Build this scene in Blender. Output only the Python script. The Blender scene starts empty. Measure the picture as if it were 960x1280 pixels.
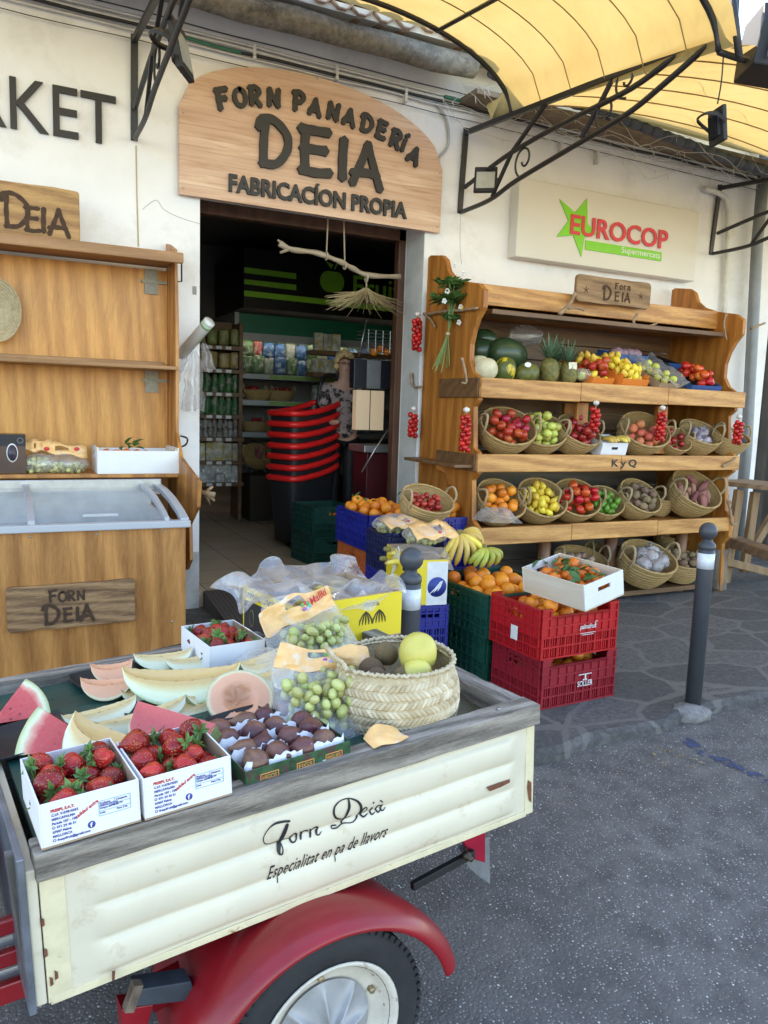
import bpy, bmesh, math, random
from math import sin, cos, pi, radians, sqrt, atan2, hypot
from mathutils import Vector, Matrix, Euler, noise
random.seed(7)
S = bpy.context.scene
COL = S.collection
V = Vector

# ------------------------------------------------------------------ camera, sky, sun, exposure
CF, CP, CR, CY, CH = 975.0, radians(7.6), radians(1.96), radians(26.4), 1.5
FW = V((sin(CY)*cos(CP), cos(CY)*cos(CP), -sin(CP))); RT0 = V((cos(CY), -sin(CY), 0)); UP0 = RT0.cross(FW)
RT = cos(CR)*RT0 + sin(CR)*UP0; UP = -sin(CR)*RT0 + cos(CR)*UP0
CPOS = V((0, 0, CH))
cam = bpy.data.cameras.new('camera'); camo = bpy.data.objects.new('camera', cam); COL.objects.link(camo)
cam.sensor_fit = 'HORIZONTAL'; cam.sensor_width = 36; cam.lens = 36*CF/960
cam.clip_start = .05; cam.clip_end = 2000
m = Matrix((RT, UP, -FW)).transposed().to_4x4(); m.translation = CPOS; camo.matrix_world = m
S.camera = camo
SUN_EL = 52
w = bpy.data.worlds.new('World'); S.world = w; w.use_nodes = True
nt = w.node_tree; bgn = nt.nodes['Background']
sky = nt.nodes.new('ShaderNodeTexSky'); sky.sky_type = 'NISHITA'; sky.sun_disc = False
sky.sun_elevation = radians(SUN_EL); sky.sun_rotation = 0.0; sky.dust_density = .6
nt.links.new(sky.outputs[0], bgn.inputs[0]); bgn.inputs[1].default_value = .15
sl = bpy.data.lights.new('sun', 'SUN'); sl.energy = 2.6; sl.angle = radians(.5); sl.color = (1, .95, .87)
so = bpy.data.objects.new('sun', sl); COL.objects.link(so); so.rotation_euler = (-radians(90-SUN_EL), 0, 0)
S.view_settings.view_transform = 'Standard'; S.view_settings.look = 'None'
S.view_settings.exposure = 2.48; S.view_settings.gamma = 1
S.view_settings.use_white_balance = True; S.view_settings.white_balance_temperature = 7450; S.view_settings.white_balance_tint = 10

# ------------------------------------------------------------------ measuring: photo pixel -> point on a real plane
def ray(px, py): return FW*CF + RT*(px-480) - UP*(py-640)
def on(px, py, p, n):
    d = ray(px, py); return CPOS + d*(((V(p)-CPOS).dot(V(n)))/d.dot(V(n)))
def atx(px, py, v): return on(px, py, (v, 0, 0), (1, 0, 0))
def aty(px, py, v): return on(px, py, (0, v, 0), (0, 1, 0))
def atz(px, py, v): return on(px, py, (0, 0, v), (0, 0, 1))

# ------------------------------------------------------------------ materials
MT = {}
class NT:
    def __init__(s, name):
        s.m = bpy.data.materials.new(name); s.m.use_nodes = True; s.t = s.m.node_tree
        s.b = s.t.nodes['Principled BSDF']; s.out = s.t.nodes['Material Output']
    def n(s, typ, **k):
        n = s.t.nodes.new('ShaderNode'+typ)
        for a, b in k.items(): setattr(n, a, b)
        return n
    def l(s, a, b): s.t.links.new(a, b)
    def inp(s, k, v): s.b.inputs[k].default_value = v
    def coord(s, scale=(1, 1, 1), kind='Object', rot=(0, 0, 0), rnd=False):
        tc = s.n('TexCoord'); mp = s.n('Mapping'); mp.inputs['Scale'].default_value = scale; mp.inputs['Rotation'].default_value = rot
        s.l(tc.outputs[kind], mp.inputs[0])
        if rnd:
            oi = s.n('ObjectInfo'); mu = s.n('Math', operation='MULTIPLY'); mu.inputs[1].default_value = 37.0
            s.l(oi.outputs['Random'], mu.inputs[0]); s.l(mu.outputs[0], mp.inputs['Location'])
        return mp.outputs[0]
    def noise(s, co, scale, detail=4, rough=.55, dist=0):
        n = s.n('TexNoise'); n.inputs['Scale'].default_value = scale; n.inputs['Detail'].default_value = detail
        n.inputs['Roughness'].default_value = rough; n.inputs['Distortion'].default_value = dist; s.l(co, n.inputs['Vector']); return n.outputs['Fac']
    def ramp(s, fac, stops, interp='LINEAR'):
        r = s.n('ValToRGB'); r.color_ramp.interpolation = interp; e = r.color_ramp.elements
        while len(e) < len(stops): e.new(.5)
        for el, (p, c) in zip(e, stops):
            el.position = p; el.color = (c if hasattr(c, '__len__') else (c, c, c))[:3] + (1,) if hasattr(c, '__len__') else (c, c, c, 1)
        s.l(fac, r.inputs[0]); return r.outputs[0]
    def mix(s, fac, a, b, mode='MIX'):
        x = s.n('Mix', data_type='RGBA', blend_type=mode)
        for v, i in ((fac, 0), (a, 6), (b, 7)):
            if hasattr(v, 'links') or hasattr(v, 'is_linked'): s.l(v, x.inputs[i])
            elif i == 0: x.inputs[0].default_value = v
            else: x.inputs[i].default_value = tuple(v)[:3] + (1,)
        return x.outputs[2]
    def math(s, op, a, b=0.0):
        x = s.n('Math', operation=op)
        for v, i in ((a, 0), (b, 1)):
            if hasattr(v, 'is_linked'): s.l(v, x.inputs[i])
            else: x.inputs[i].default_value = v
        return x.outputs[0]
    def bump(s, h, strength=.3, dist=.01):
        b = s.n('Bump'); b.inputs['Strength'].default_value = strength; b.inputs['Distance'].default_value = dist
        s.l(h, b.inputs['Height']); s.l(b.outputs[0], s.b.inputs['Normal'])
    def col(s, c): s.l(c, s.b.inputs['Base Color'])

def mat(name, c, rough=.6, var=.12, scale=12, bump=0, bscale=80, metal=0, spec=None, hue=0, coat=0, dirt=None):
    """painted / plastic / generic: base colour with a little mottling"""
    if name in MT: return MT[name]
    t = NT(name); co = t.coord(rnd=True); f = t.noise(co, scale, 5, .6)
    d = [max(0, x*(1-var)) for x in c]; h = [min(1, x*(1+var)) for x in c]
    cc = t.ramp(f, [(.3, tuple(d)), (.7, tuple(h))])
    if dirt:
        g = t.noise(co, dirt[1], 6, .7); gm = t.ramp(g, [(dirt[2], 0.0), (dirt[2]+dirt[3], 1.0)]); cc = t.mix(gm, cc, dirt[0])
    t.col(cc); t.inp('Roughness', rough); t.inp('Metallic', metal)
    if spec is not None: t.inp('Specular IOR Level', spec)
    if coat: t.inp('Coat Weight', coat); t.inp('Coat Roughness', .15)
    if bump: t.bump(t.noise(co, bscale, 4), bump, .003)
    MT[name] = t.m; return t.m

def wood(name, c1, c2, axis='x', sc=1.0, rough=.5, knots=True, grey=None, bump=.25, dist=1.2):
    if name in MT: return MT[name]
    t = NT(name); st = {'x': (.9, 9, 9), 'y': (9, .9, 9), 'z': (9, 9, .9)}[axis]
    co = t.coord(tuple(a*sc for a in st), rnd=True)
    f1 = t.noise(co, 3.4, 8, .68, dist); f2 = t.noise(co, 19, 4, .75, .4)
    big = t.noise(t.coord((1.2, 1.2, 1.2), rnd=True), 1.5, 3)
    wv = t.n('TexWave', wave_type='BANDS', bands_direction='DIAGONAL'); t.l(co, wv.inputs[0]); wv.inputs['Scale'].default_value = .55
    wv.inputs['Distortion'].default_value = 7; wv.inputs['Detail'].default_value = 3; wv.inputs['Detail Scale'].default_value = 1.2
    g = t.math('ADD', t.math('MULTIPLY', wv.outputs['Fac'], .18), t.math('ADD', t.math('MULTIPLY', f1, .55), t.math('MULTIPLY', f2, .38)))
    cc = t.ramp(g, [(.36, c1), (.54, tuple((a+b)/2 for a, b in zip(c1, c2))), (.70, c2)])
    cc = t.mix(t.math('MULTIPLY', big, .38), cc, tuple(x*.6 for x in c1))
    if knots:
        vo = t.n('TexVoronoi'); t.l(t.coord(tuple(a*.28*sc for a in st), rnd=True), vo.inputs[0]); vo.inputs['Scale'].default_value = 2.6
        k = t.ramp(vo.outputs['Distance'], [(.04, 1.0), (.13, 0.0)]); cc = t.mix(t.math('MULTIPLY', k, .6), cc, tuple(x*.28 for x in c1))
    if grey:
        gm = t.ramp(t.noise(co, 1.3, 5, .7), [(.42, 0.0), (.62, 1.0)]); cc = t.mix(gm, cc, grey)
    t.col(cc); t.inp('Roughness', rough); t.bump(g, bump, .004); MT[name] = t.m; return t.m

def film(name, c=(.9, .92, .95), amt=.22, rough=.12, crinkle=30):
    if name in MT: return MT[name]
    t = NT(name); co = t.coord(); tr = t.n('BsdfTransparent'); gl = t.n('BsdfGlossy'); gl.inputs['Roughness'].default_value = rough
    df = t.n('BsdfDiffuse'); df.inputs[0].default_value = (*c, 1); tl = t.n('BsdfTranslucent'); tl.inputs[0].default_value = (*c, 1)
    bp = t.n('Bump'); bp.inputs['Strength'].default_value = .7; bp.inputs['Distance'].default_value = .01; t.l(t.noise(co, crinkle, 3, .6, 1.0), bp.inputs['Height'])
    t.l(bp.outputs[0], gl.inputs['Normal'])
    a = t.n('MixShader'); a.inputs[0].default_value = .5; t.l(df.outputs[0], a.inputs[1]); t.l(tl.outputs[0], a.inputs[2])
    b = t.n('MixShader'); b.inputs[0].default_value = .35; t.l(a.outputs[0], b.inputs[1]); t.l(gl.outputs[0], b.inputs[2])
    lw = t.n('LayerWeight'); lw.inputs[0].default_value = .25
    f = t.math('ADD', t.math('MULTIPLY', lw.outputs['Facing'], .45), t.math('MULTIPLY', t.noise(co, crinkle*.6, 3), amt*2)); f = t.math('MINIMUM', f, .95)
    e = t.n('MixShader'); t.l(f, e.inputs[0]); t.l(tr.outputs[0], e.inputs[1]); t.l(b.outputs[0], e.inputs[2]); t.l(e.outputs[0], t.out.inputs[0])
    MT[name] = t.m; return t.m

def fruitmat(name, c, c2=None, rough=.4, bs=60, bump=.15, spots=None, sss=.0, blend=(.4, .65), nscale=6, stretch=(1, 1, 1), huevar=.04):
    if name in MT: return MT[name]
    t = NT(name); co = t.coord(stretch, rnd=True); c2 = c2 or tuple(x*.8 for x in c)
    cc = t.ramp(t.noise(co, nscale, 4, .6), [(blend[0], c), (blend[1], c2)])
    oi = t.n('ObjectInfo'); hs = t.n('HueSaturation'); t.l(cc, hs.inputs['Color'])
    t.l(t.math('ADD', t.math('MULTIPLY', oi.outputs['Random'], huevar), .5-huevar/2), hs.inputs['Hue'])
    t.l(t.math('ADD', t.math('MULTIPLY', oi.outputs['Random'], .35), .82), hs.inputs['Value']); cc = hs.outputs[0]
    if spots:
        vo = t.n('TexVoronoi'); vo.inputs['Scale'].default_value = spots[1]; t.l(co, vo.inputs[0])
        cc = t.mix(t.ramp(vo.outputs['Distance'], [(spots[2], 1.0), (spots[2]+.08, 0.0)]), cc, spots[0])
    t.col(cc); t.inp('Roughness', rough)
    if sss: t.inp('Subsurface Weight', sss); t.inp('Subsurface Radius', (.6, .4, .2)); t.inp('Subsurface Scale', .01)
    vb = t.n('TexVoronoi'); vb.inputs['Scale'].default_value = bs; t.l(co, vb.inputs[0]); t.bump(vb.outputs['Distance'], bump, .002)
    MT[name] = t.m; return t.m

# ------------------------------------------------------------------ mesh building
def xf(o):
    return Matrix.LocRotScale(o.location, o.rotation_euler, o.scale)
class MB:
    """collects shapes; build() links them as ONE mesh object"""
    def __init__(s): s.v = []; s.f = []; s.mi = []; s.cur = 0; s.sm = []; s.smooth = False
    def add(s, vs, fs, M=None):
        b = len(s.v)
        for p in vs:
            p = V(p); s.v.append(M @ p if M else p)
        for f in fs: s.f.append([b+i for i in f]); s.mi.append(s.cur); s.sm.append(s.smooth)
        return s
    def box(s, a, b, M=None):
        x0, y0, z0 = a; x1, y1, z1 = b
        s.add([(x0,y0,z0),(x1,y0,z0),(x1,y1,z0),(x0,y1,z0),(x0,y0,z1),(x1,y0,z1),(x1,y1,z1),(x0,y1,z1)],
              [(0,3,2,1),(4,5,6,7),(0,1,5,4),(1,2,6,5),(2,3,7,6),(3,0,4,7)], M); return s
    def bar(s, p, q, wd, ht=None, up=(0,0,1)):
        p = V(p); q = V(q); d = (q-p); L = d.length; d.normalize(); u = V(up)
        if abs(d.dot(u)) > .98: u = V((1,0,0))
        r = d.cross(u).normalized(); u = r.cross(d); ht = ht or wd
        M = Matrix((r, u, d)).transposed().to_4x4(); M.translation = p
        s.box((-wd/2, -ht/2, 0), (wd/2, ht/2, L), M); return s
    def prism(s, pts, d, M=None):
        """pts: closed 2D outline in x,y; extruded 0..d in z (d may be (z0,z1))"""
        z0, z1 = d if hasattr(d, '__len__') else (0, d); n = len(pts)
        area = sum(pts[i][0]*pts[(i+1)%n][1]-pts[(i+1)%n][0]*pts[i][1] for i in range(n))
        if area < 0: pts = pts[::-1]
        vs = [(x,y,z0) for x,y in pts]+[(x,y,z1) for x,y in pts]
        fs = [tuple(range(n-1,-1,-1)), tuple(range(n,2*n))]+[(i,(i+1)%n,n+(i+1)%n,n+i) for i in range(n)]
        s.add(vs, fs, M); return s
    def tube(s, pts, r, seg=8, closed=False, caps=True, flat=1.0):
        pts = [V(p) for p in pts]; n = len(pts); rr = r if hasattr(r, '__len__') else [r]*n
        ts = []
        for i in range(n):
            a = pts[(i-1)%n] if (closed or i>0) else pts[i]; b = pts[(i+1)%n] if (closed or i<n-1) else pts[i]
            ts.append((b-a).normalized() if (b-a).length > 1e-9 else V((0,0,1)))
        up = V((0,0,1)) if abs(ts[0].z) < .9 else V((1,0,0)); u = ts[0].cross(up).normalized(); vs = []
        for i in range(n):
            u = (u-ts[i]*u.dot(ts[i])).normalized(); w_ = ts[i].cross(u)
            for k in range(seg):
                a = 2*pi*k/seg; vs.append(pts[i]+rr[i]*(u*cos(a)+w_*sin(a)*flat))
        fs = []
        for i in range(n if closed else n-1):
            j = (i+1)%n
            for k in range(seg): fs.append((i*seg+k, i*seg+(k+1)%seg, j*seg+(k+1)%seg, j*seg+k))
        if caps and not closed: fs += [tuple(range(seg-1,-1,-1)), tuple((n-1)*seg+k for k in range(seg))]
        sm = s.smooth; s.smooth = seg > 4; s.add(vs, fs); s.smooth = sm; return s
    def lathe(s, prof, seg=24, M=None, ex=1.0, ey=1.0, fn=None, caps=True):
        vs = []; n = len(prof)
        for i, (r, z) in enumerate(prof):
            for k in range(seg):
                a = 2*pi*k/seg; q = r*(fn(a, i) if fn else 1); vs.append((q*cos(a)*ex, q*sin(a)*ey, z))
        fs = [(i*seg+k, i*seg+(k+1)%seg, (i+1)*seg+(k+1)%seg, (i+1)*seg+k) for i in range(n-1) for k in range(seg)]
        if caps: fs += [tuple(range(seg-1,-1,-1)), tuple((n-1)*seg+k for k in range(seg))]
        sm = s.smooth; s.smooth = True; s.add(vs, fs, M); s.smooth = sm; return s
    def ball(s, c, r, seg=16, ring=10, sc=(1,1,1), M=None, fn=None):
        prof = []; vs = [(0,0,-1)]
        for i in range(1, ring):
            t = pi*i/ring
            for k in range(seg): a = 2*pi*k/seg; vs.append((sin(t)*cos(a), sin(t)*sin(a), -cos(t)))
        vs.append((0,0,1)); L = len(vs)-1
        fs = [(0, 1+(k+1)%seg, 1+k) for k in range(seg)]
        for i in range(ring-2):
            for k in range(seg): a = 1+i*seg; fs.append((a+k, a+(k+1)%seg, a+seg+(k+1)%seg, a+seg+k))
        a = 1+(ring-2)*seg; fs += [(a+k, a+(k+1)%seg, L) for k in range(seg)]
        out = []
        for p in vs:
            p = V(p); q = fn(p) if fn else 1
            out.append(V((p.x*sc[0]*r*q+c[0], p.y*sc[1]*r*q+c[1], p.z*sc[2]*r*q+c[2])))
        sm = s.smooth; s.smooth = True; s.add(out, fs, M); s.smooth = sm; return s
    def ribbon(s, pts, ws, d0, d1, M):
        """flat stroke in the M plane (x,y), raised d0..d1, with round-ish ends"""
        pts = [V((p[0],p[1])) for p in pts]; n = len(pts); ws = ws if hasattr(ws,'__len__') else [ws]*n
        L = []; R = []
        for i in range(n):
            a = pts[max(0,i-1)]; b = pts[min(n-1,i+1)]; t = (b-a).normalized(); nn = V((-t.y,t.x))
            L.append(pts[i]+nn*ws[i]/2); R.append(pts[i]-nn*ws[i]/2)
        t0 = (pts[0]-pts[1]).normalized(); t1 = (pts[-1]-pts[-2]).normalized()
        out = [pts[0]+t0*ws[0]*.35] + L + [pts[-1]+t1*ws[-1]*.35] + R[::-1]
        N = n; vs = []; fs = []
        c = [(p.x,p.y) for p in out]; m_ = len(c)
        vs = [(x,y,d0) for x,y in c]+[(x,y,d1) for x,y in c]
        top = [(1+i, 2+i, m_-2-i, m_-1-i) for i in range(n-1)]
        caps_ = [(0,1,m_-1),(n,n+1,n+2)]
        for f in top+caps_:
            fs.append(tuple(m_+i for i in f)); fs.append(tuple(reversed(f)))
        for i in range(m_): j = (i+1)%m_; fs.append((j, i, m_+i, m_+j))
        s.add(vs, fs, M); return s
    def build(s, name, mats, parent=None, bevel=0, world=False, loc=None, sub=0, solid=0, merge=False, bseg=2):
        me = bpy.data.meshes.new(name); vs = s.v
        if world:
            r = parent
            while r is not None and r.parent is not None: r = r.parent
            if r is not None:
                Mi = xf(r).inverted(); vs = [Mi @ p for p in vs]
        if loc is not None and parent is None: L = V(loc); vs = [p-L for p in vs]
        me.from_pydata([tuple(p) for p in vs], [], s.f)
        mats = mats if isinstance(mats, (list, tuple)) else [mats]
        for q in mats: me.materials.append(q)
        me.polygons.foreach_set('material_index', s.mi); me.polygons.foreach_set('use_smooth', s.sm)
        bm = bmesh.new(); bm.from_mesh(me)
        if merge: bmesh.ops.remove_doubles(bm, verts=bm.verts, dist=1e-5)
        bmesh.ops.recalc_face_normals(bm, faces=bm.faces); bm.to_mesh(me); bm.free()
        me.update(); o = bpy.data.objects.new(name, me); COL.objects.link(o)
        if parent is not None: o.parent = parent
        elif loc is not None: o.location = loc
        if solid: md = o.modifiers.new('s', 'SOLIDIFY'); md.thickness = solid; md.offset = 0
        if bevel:
            md = o.modifiers.new('b', 'BEVEL'); md.width = bevel; md.segments = bseg; md.limit_method = 'ANGLE'; md.angle_limit = radians(40)
        if sub: md = o.modifiers.new('u', 'SUBSURF'); md.levels = sub; md.render_levels = sub
        return o
def tag(o, label=None, cat=None, group=None, kind=None):
    if label: o['label'] = label
    if cat: o['category'] = cat
    if group: o['group'] = group
    if kind: o['kind'] = kind
    return o
def thing(name, label, cat, loc=(0,0,0), rot=(0,0,0), group=None):
    o = bpy.data.objects.new(name, None); COL.objects.link(o); o.empty_display_size = .1
    o.location = loc; o.rotation_euler = rot if hasattr(rot,'__len__') else (0,0,rot); return tag(o, label, cat, group)
def kids(o): return [c for c in bpy.data.objects if c.parent == o]
def dup(o, M=None, label=None, group=None, parent=None, top=True):
    c = o.copy(); COL.objects.link(c); c.parent = parent
    if top and M is not None: c.location, q, c.scale = M.decompose(); c.rotation_euler = q.to_euler()
    if label: c['label'] = label
    if group: c['group'] = group
    for ch in KIDS.get(o.name, []): dup(ch, parent=c, top=False)
    return c
KIDS = {}
def reg(o):
    """remember the children of a prototype so that copies are cheap"""
    KIDS[o.name] = kids(o)
    for c in KIDS[o.name]: reg(c)
    return o
def smoothpts(pts, k=6, closed=False):
    P = [V(p) for p in pts]; n = len(P); out = []
    for i in range(n if closed else n-1):
        g = lambda j: P[j % n] if closed else P[min(max(j,0),n-1)]
        p0,p1,p2,p3 = g(i-1),g(i),g(i+1),g(i+2)
        for t in range(k):
            u = t/k; out.append(.5*((2*p1)+(p2-p0)*u+(2*p0-5*p1+4*p2-p3)*u*u+(3*p1-p0-3*p2+p3)*u**3))
    if not closed: out.append(P[-1])
    return out
def frame(origin, xd, yd):
    """matrix whose local x,y lie on a surface and local z faces out of it"""
    x = V(xd).normalized(); y = V(yd); y = (y-x*y.dot(x)).normalized(); z = x.cross(y)
    M = Matrix((x,y,z)).transposed().to_4x4(); M.translation = V(origin); return M
def rz(a): return Matrix.Rotation(a, 4, 'Z')
def text(s_, size, M, name, material, parent, depth=.002, bold=0, shear=0, align='LEFT', width=None, sx=1.0, space=1.0):
    cu = bpy.data.curves.new(name, 'FONT'); cu.body = s_; cu.size = size; cu.extrude = depth/2; cu.offset = bold; cu.shear = shear
    cu.align_x = align; cu.space_character = space; cu.resolution_u = 3
    to = bpy.data.objects.new('t', cu); COL.objects.link(to)
    dg = bpy.context.evaluated_depsgraph_get(); me = bpy.data.meshes.new_from_object(to.evaluated_get(dg)); bpy.data.objects.remove(to)
    k = 1.0
    if width and len(me.vertices):
        xs = [v.co.x for v in me.vertices]; k = width/(max(xs)-min(xs))
    r = parent
    while r is not None and r.parent is not None: r = r.parent
    T = (xf(r).inverted() if r is not None else Matrix()) @ M @ Matrix.Diagonal((k*sx, 1, 1, 1)) @ Matrix.Translation((0,0,depth/2))
    me.transform(T); me.materials.clear(); me.materials.append(material)
    o = bpy.data.objects.new(name, me); COL.objects.link(o); o.parent = parent; return o

# hand-drawn letters (unit height), each a list of strokes
G = {
 'F': (.62, [[(.12,0),(.1,.5),(.14,.98)],[(-.02,.93),(.3,.98),(.62,1.02)],[(.1,.52),(.5,.55)]]),
 'O': (.8, [[(.42,1),(.12,.82),(.04,.45),(.18,.1),(.45,.0),(.7,.2),(.76,.55),(.62,.9),(.38,1.0)]]),
 'R': (.7, [[(.12,0),(.1,.5),(.12,1)],[(-.02,.96),(.35,1.03),(.6,.84),(.5,.6),(.14,.47)],[(.28,.48),(.45,.25),(.68,-.02)]]),
 'N': (.75, [[(.1,0),(.1,.5),(.12,1)],[(.1,.98),(.35,.5),(.65,.04)],[(.66,.0),(.66,.5),(.7,1.02)]]),
 'P': (.68, [[(.14,-.04),(.12,.5),(.14,1)],[(-.04,.94),(.35,1.03),(.64,.82),(.5,.52),(.14,.42)]]),
 'A': (.78, [[(.0,.0),(.2,.5),(.4,1.04)],[(.36,1.04),(.55,.5),(.76,-.04)],[(-.02,.26),(.35,.32),(.68,.3)]]),
 'D': (.8, [[(.16,.0),(.14,.5),(.16,.95)],[(.0,.78),(.06,1),(.4,1.02),(.74,.75),(.76,.4),(.5,.05),(.1,.0)]]),
 'E': (.68, [[(.14,.02),(.12,.5),(.14,.98)],[(.02,.98),(.3,.98),(.62,.99)],[(.06,.53),(.56,.55)],[(.04,.03),(.35,.0),(.66,.05)]]),
 'I': (.3, [[(.14,.0),(.13,.5),(.16,1.0)]]),
 'J': (.3, [[(.14,.0),(.13,.5),(.16,.9)],[(.12,1.12),(.3,1.3)]]),
 'a': (.6, [[(.5,.5),(.3,.62),(.08,.45),(.08,.15),(.3,.0),(.48,.2)],[(.52,.6),(.5,.2),(.6,.0)]]),
 'o': (.55, [[(.3,.6),(.08,.45),(.08,.15),(.28,.0),(.48,.15),(.48,.45),(.28,.6)]]),
 'r': (.45, [[(.1,0),(.1,.35),(.08,.6)],[(.1,.4),(.25,.6),(.42,.56)]]),
 'n': (.58, [[(.1,0),(.1,.35),(.08,.6)],[(.1,.4),(.3,.6),(.46,.45),(.48,.0)]]),
 ' ': (.45, []),
}
_zo = [0]
def letters(mb, s_, size, M, w=.16, d=.01, jitter=0, gap=.1, track=None, sx=1.0):
    x = 0
    for ch in s_:
        adv, st = G[ch]
        for q in st:
            _zo[0] = (_zo[0]+1) % 7; e = _zo[0]*.00035
            pts = smoothpts([(a,b,0) for a,b in q], 5); n = len(pts)
            ws = [w*(1+jitter*sin(i*1.7+x*5)+ (.12 if i in (0,n-1) else 0)) for i in range(n)]
            mb.ribbon([((p.x+x)*size*sx, p.y*size) for p in pts], [a*size for a in ws], -.002, d+e, M)
        x += adv+gap
    return x*size
def tracew(s_, gap=.1): return sum(G[c][0]+gap for c in s_)-gap
# ================================================================== materials used widely
PL = mat('white_plaster', (.78,.78,.775), .85, .05, 3, .25, 40, dirt=((.50,.47,.40), 1.9, .52, .4))
PLd = mat('grey_plaster', (.52,.52,.50), .9, .12, 6, .3, 50, dirt=((.36,.35,.33), 4, .5, .25))
IRON = mat('black_iron', (.018,.018,.02), .45, .3, 30, .3, 90)
DARK = mat('dark_paint', (.012,.012,.014), .6, .3, 8)
WHITEP = mat('white_paint', (.72,.72,.70), .5, .05, 10)
PINE = wood('stained_pine', (.28,.088,.013), (.58,.24,.045), 'x')
PINEY = wood('stained_pine_y', (.28,.088,.013), (.58,.24,.045), 'y')
PINEZ = wood('stained_pine_z', (.26,.08,.012), (.56,.23,.042), 'z')
PINEL = wood('light_worn_pine', (.33,.125,.026), (.74,.39,.12), 'x', 1.3, bump=.5)
PINED = wood('dark_stained_pine', (.10,.05,.022), (.22,.11,.045), 'x')
PLY = wood('varnished_plywood', (.44,.165,.024), (.76,.36,.082), 'z', 1.1, .42, False)
PLYD = wood('brown_plywood', (.24,.085,.016), (.60,.275,.075), 'z', .7, .45, True)
STICK = wood('bare_branch', (.22,.14,.08), (.40,.28,.17), 'x', 1.4, .7, False)
GREYW = wood('weathered_board', (.10,.09,.08), (.30,.27,.23), 'x', 1.6, .85, False, None, .7)
CREAM = mat('cream_paint', (.64,.58,.44), .42, .06, 5, .12, 30, coat=.1, dirt=((.44,.33,.19), 9, .56, .2))
RED = mat('red_paint', (.26,.006,.012), .38, .18, 6, .08, 40, coat=.15, dirt=((.40,.20,.18), 26, .70, .05))
RUST = mat('rust', (.16,.055,.025), .85, .4, 40, .6, 120)
RUBBER = mat('rubber', (.018,.018,.02), .75, .3, 20, .2, 90)
STEEL = mat('steel', (.42,.43,.44), .35, .1, 20, .05, 60, metal=.85)
CARD = mat('brown_cardboard', (.36,.25,.16), .85, .08, 20, .1, 90)
WCARD = mat('white_cardboard', (.72,.72,.73), .7, .03, 20)
BLUEINK = mat('blue_ink', (.05,.06,.30), .7); REDINK = mat('red_ink', (.55,.03,.03), .7); BLACKINK = mat('black_ink', (.012,.012,.014), .6)
STRAW = None
def strawmat(name, c1, c2, st=(1,1,1), sc=60):
    t = NT(name); co = t.coord(st, rnd=False); f = t.noise(co, sc, 4, .7, .4); g = t.noise(co, 7, 3)
    cc = t.ramp(f, [(.3, c1), (.7, c2)]); cc = t.mix(t.math('MULTIPLY', g, .35), cc, tuple(x*.7 for x in c1))
    t.col(cc); t.inp('Roughness', .75); t.bump(f, .5, .004); MT[name] = t.m; return t.m
STRAW = strawmat('palm_straw', (.24,.135,.045), (.60,.42,.18), (1,1,7), 6)
STRAWL = strawmat('pale_palm_braid', (.42,.33,.19), (.68,.58,.40))

def m_asphalt():
    t = NT('asphalt'); co = t.coord()
    v = t.n('TexVoronoi'); v.inputs['Scale'].default_value = 95; t.l(co, v.inputs[0])
    v2 = t.n('TexVoronoi'); v2.inputs['Scale'].default_value = 38; t.l(co, v2.inputs[0])
    f = t.noise(co, 160, 3, .7); g = t.noise(co, 1.6, 5, .65); g2 = t.noise(co, 9, 4, .6)
    base = t.ramp(g, [(.3, (.112,.103,.096)), (.7, (.170,.158,.147))])
    base = t.mix(t.ramp(g2, [(.35, 1.0), (.6, 0.0)]), base, (.088,.082,.077))
    base = t.mix(t.math('MULTIPLY', f, .45), base, (.040,.037,.036))
    sp = t.ramp(v.outputs['Distance'], [(.16, 1.0), (.30, 0.0)])
    hs = t.ramp(v.outputs['Color'], [(.25, 0.0), (.65, 1.0)])
    base = t.mix(t.math('MULTIPLY', t.math('MULTIPLY', sp, hs), .8), base, (.50,.48,.45))
    sp2 = t.ramp(v2.outputs['Distance'], [(.10, 1.0), (.16, 0.0)]); h2 = t.ramp(v2.outputs['Color'], [(.58, 0.0), (.62, 1.0)])
    base = t.mix(t.math('MULTIPLY', sp2, t.math('MULTIPLY', h2, .9)), base, (.62,.60,.56))
    # dark oil spots
    vo = t.n('TexVoronoi'); vo.inputs['Scale'].default_value = .9; t.l(t.coord((1,1,1)), vo.inputs[0])
    base = t.mix(t.ramp(vo.outputs['Distance'], [(.05, .8), (.10, 0.0)]), base, (.03,.03,.03))
    base = t.mix(t.math('MULTIPLY', t.ramp(t.noise(t.coord((1,1,1)), .7, 3, .5, 1.5), [(.5,0.0),(.62,1.0)]), .35), base, (.19,.172,.155))
    t.col(base); t.inp('Roughness', .85); t.bump(t.math('ADD', v.outputs['Distance'], f), .55, .006); return t.m
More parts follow.
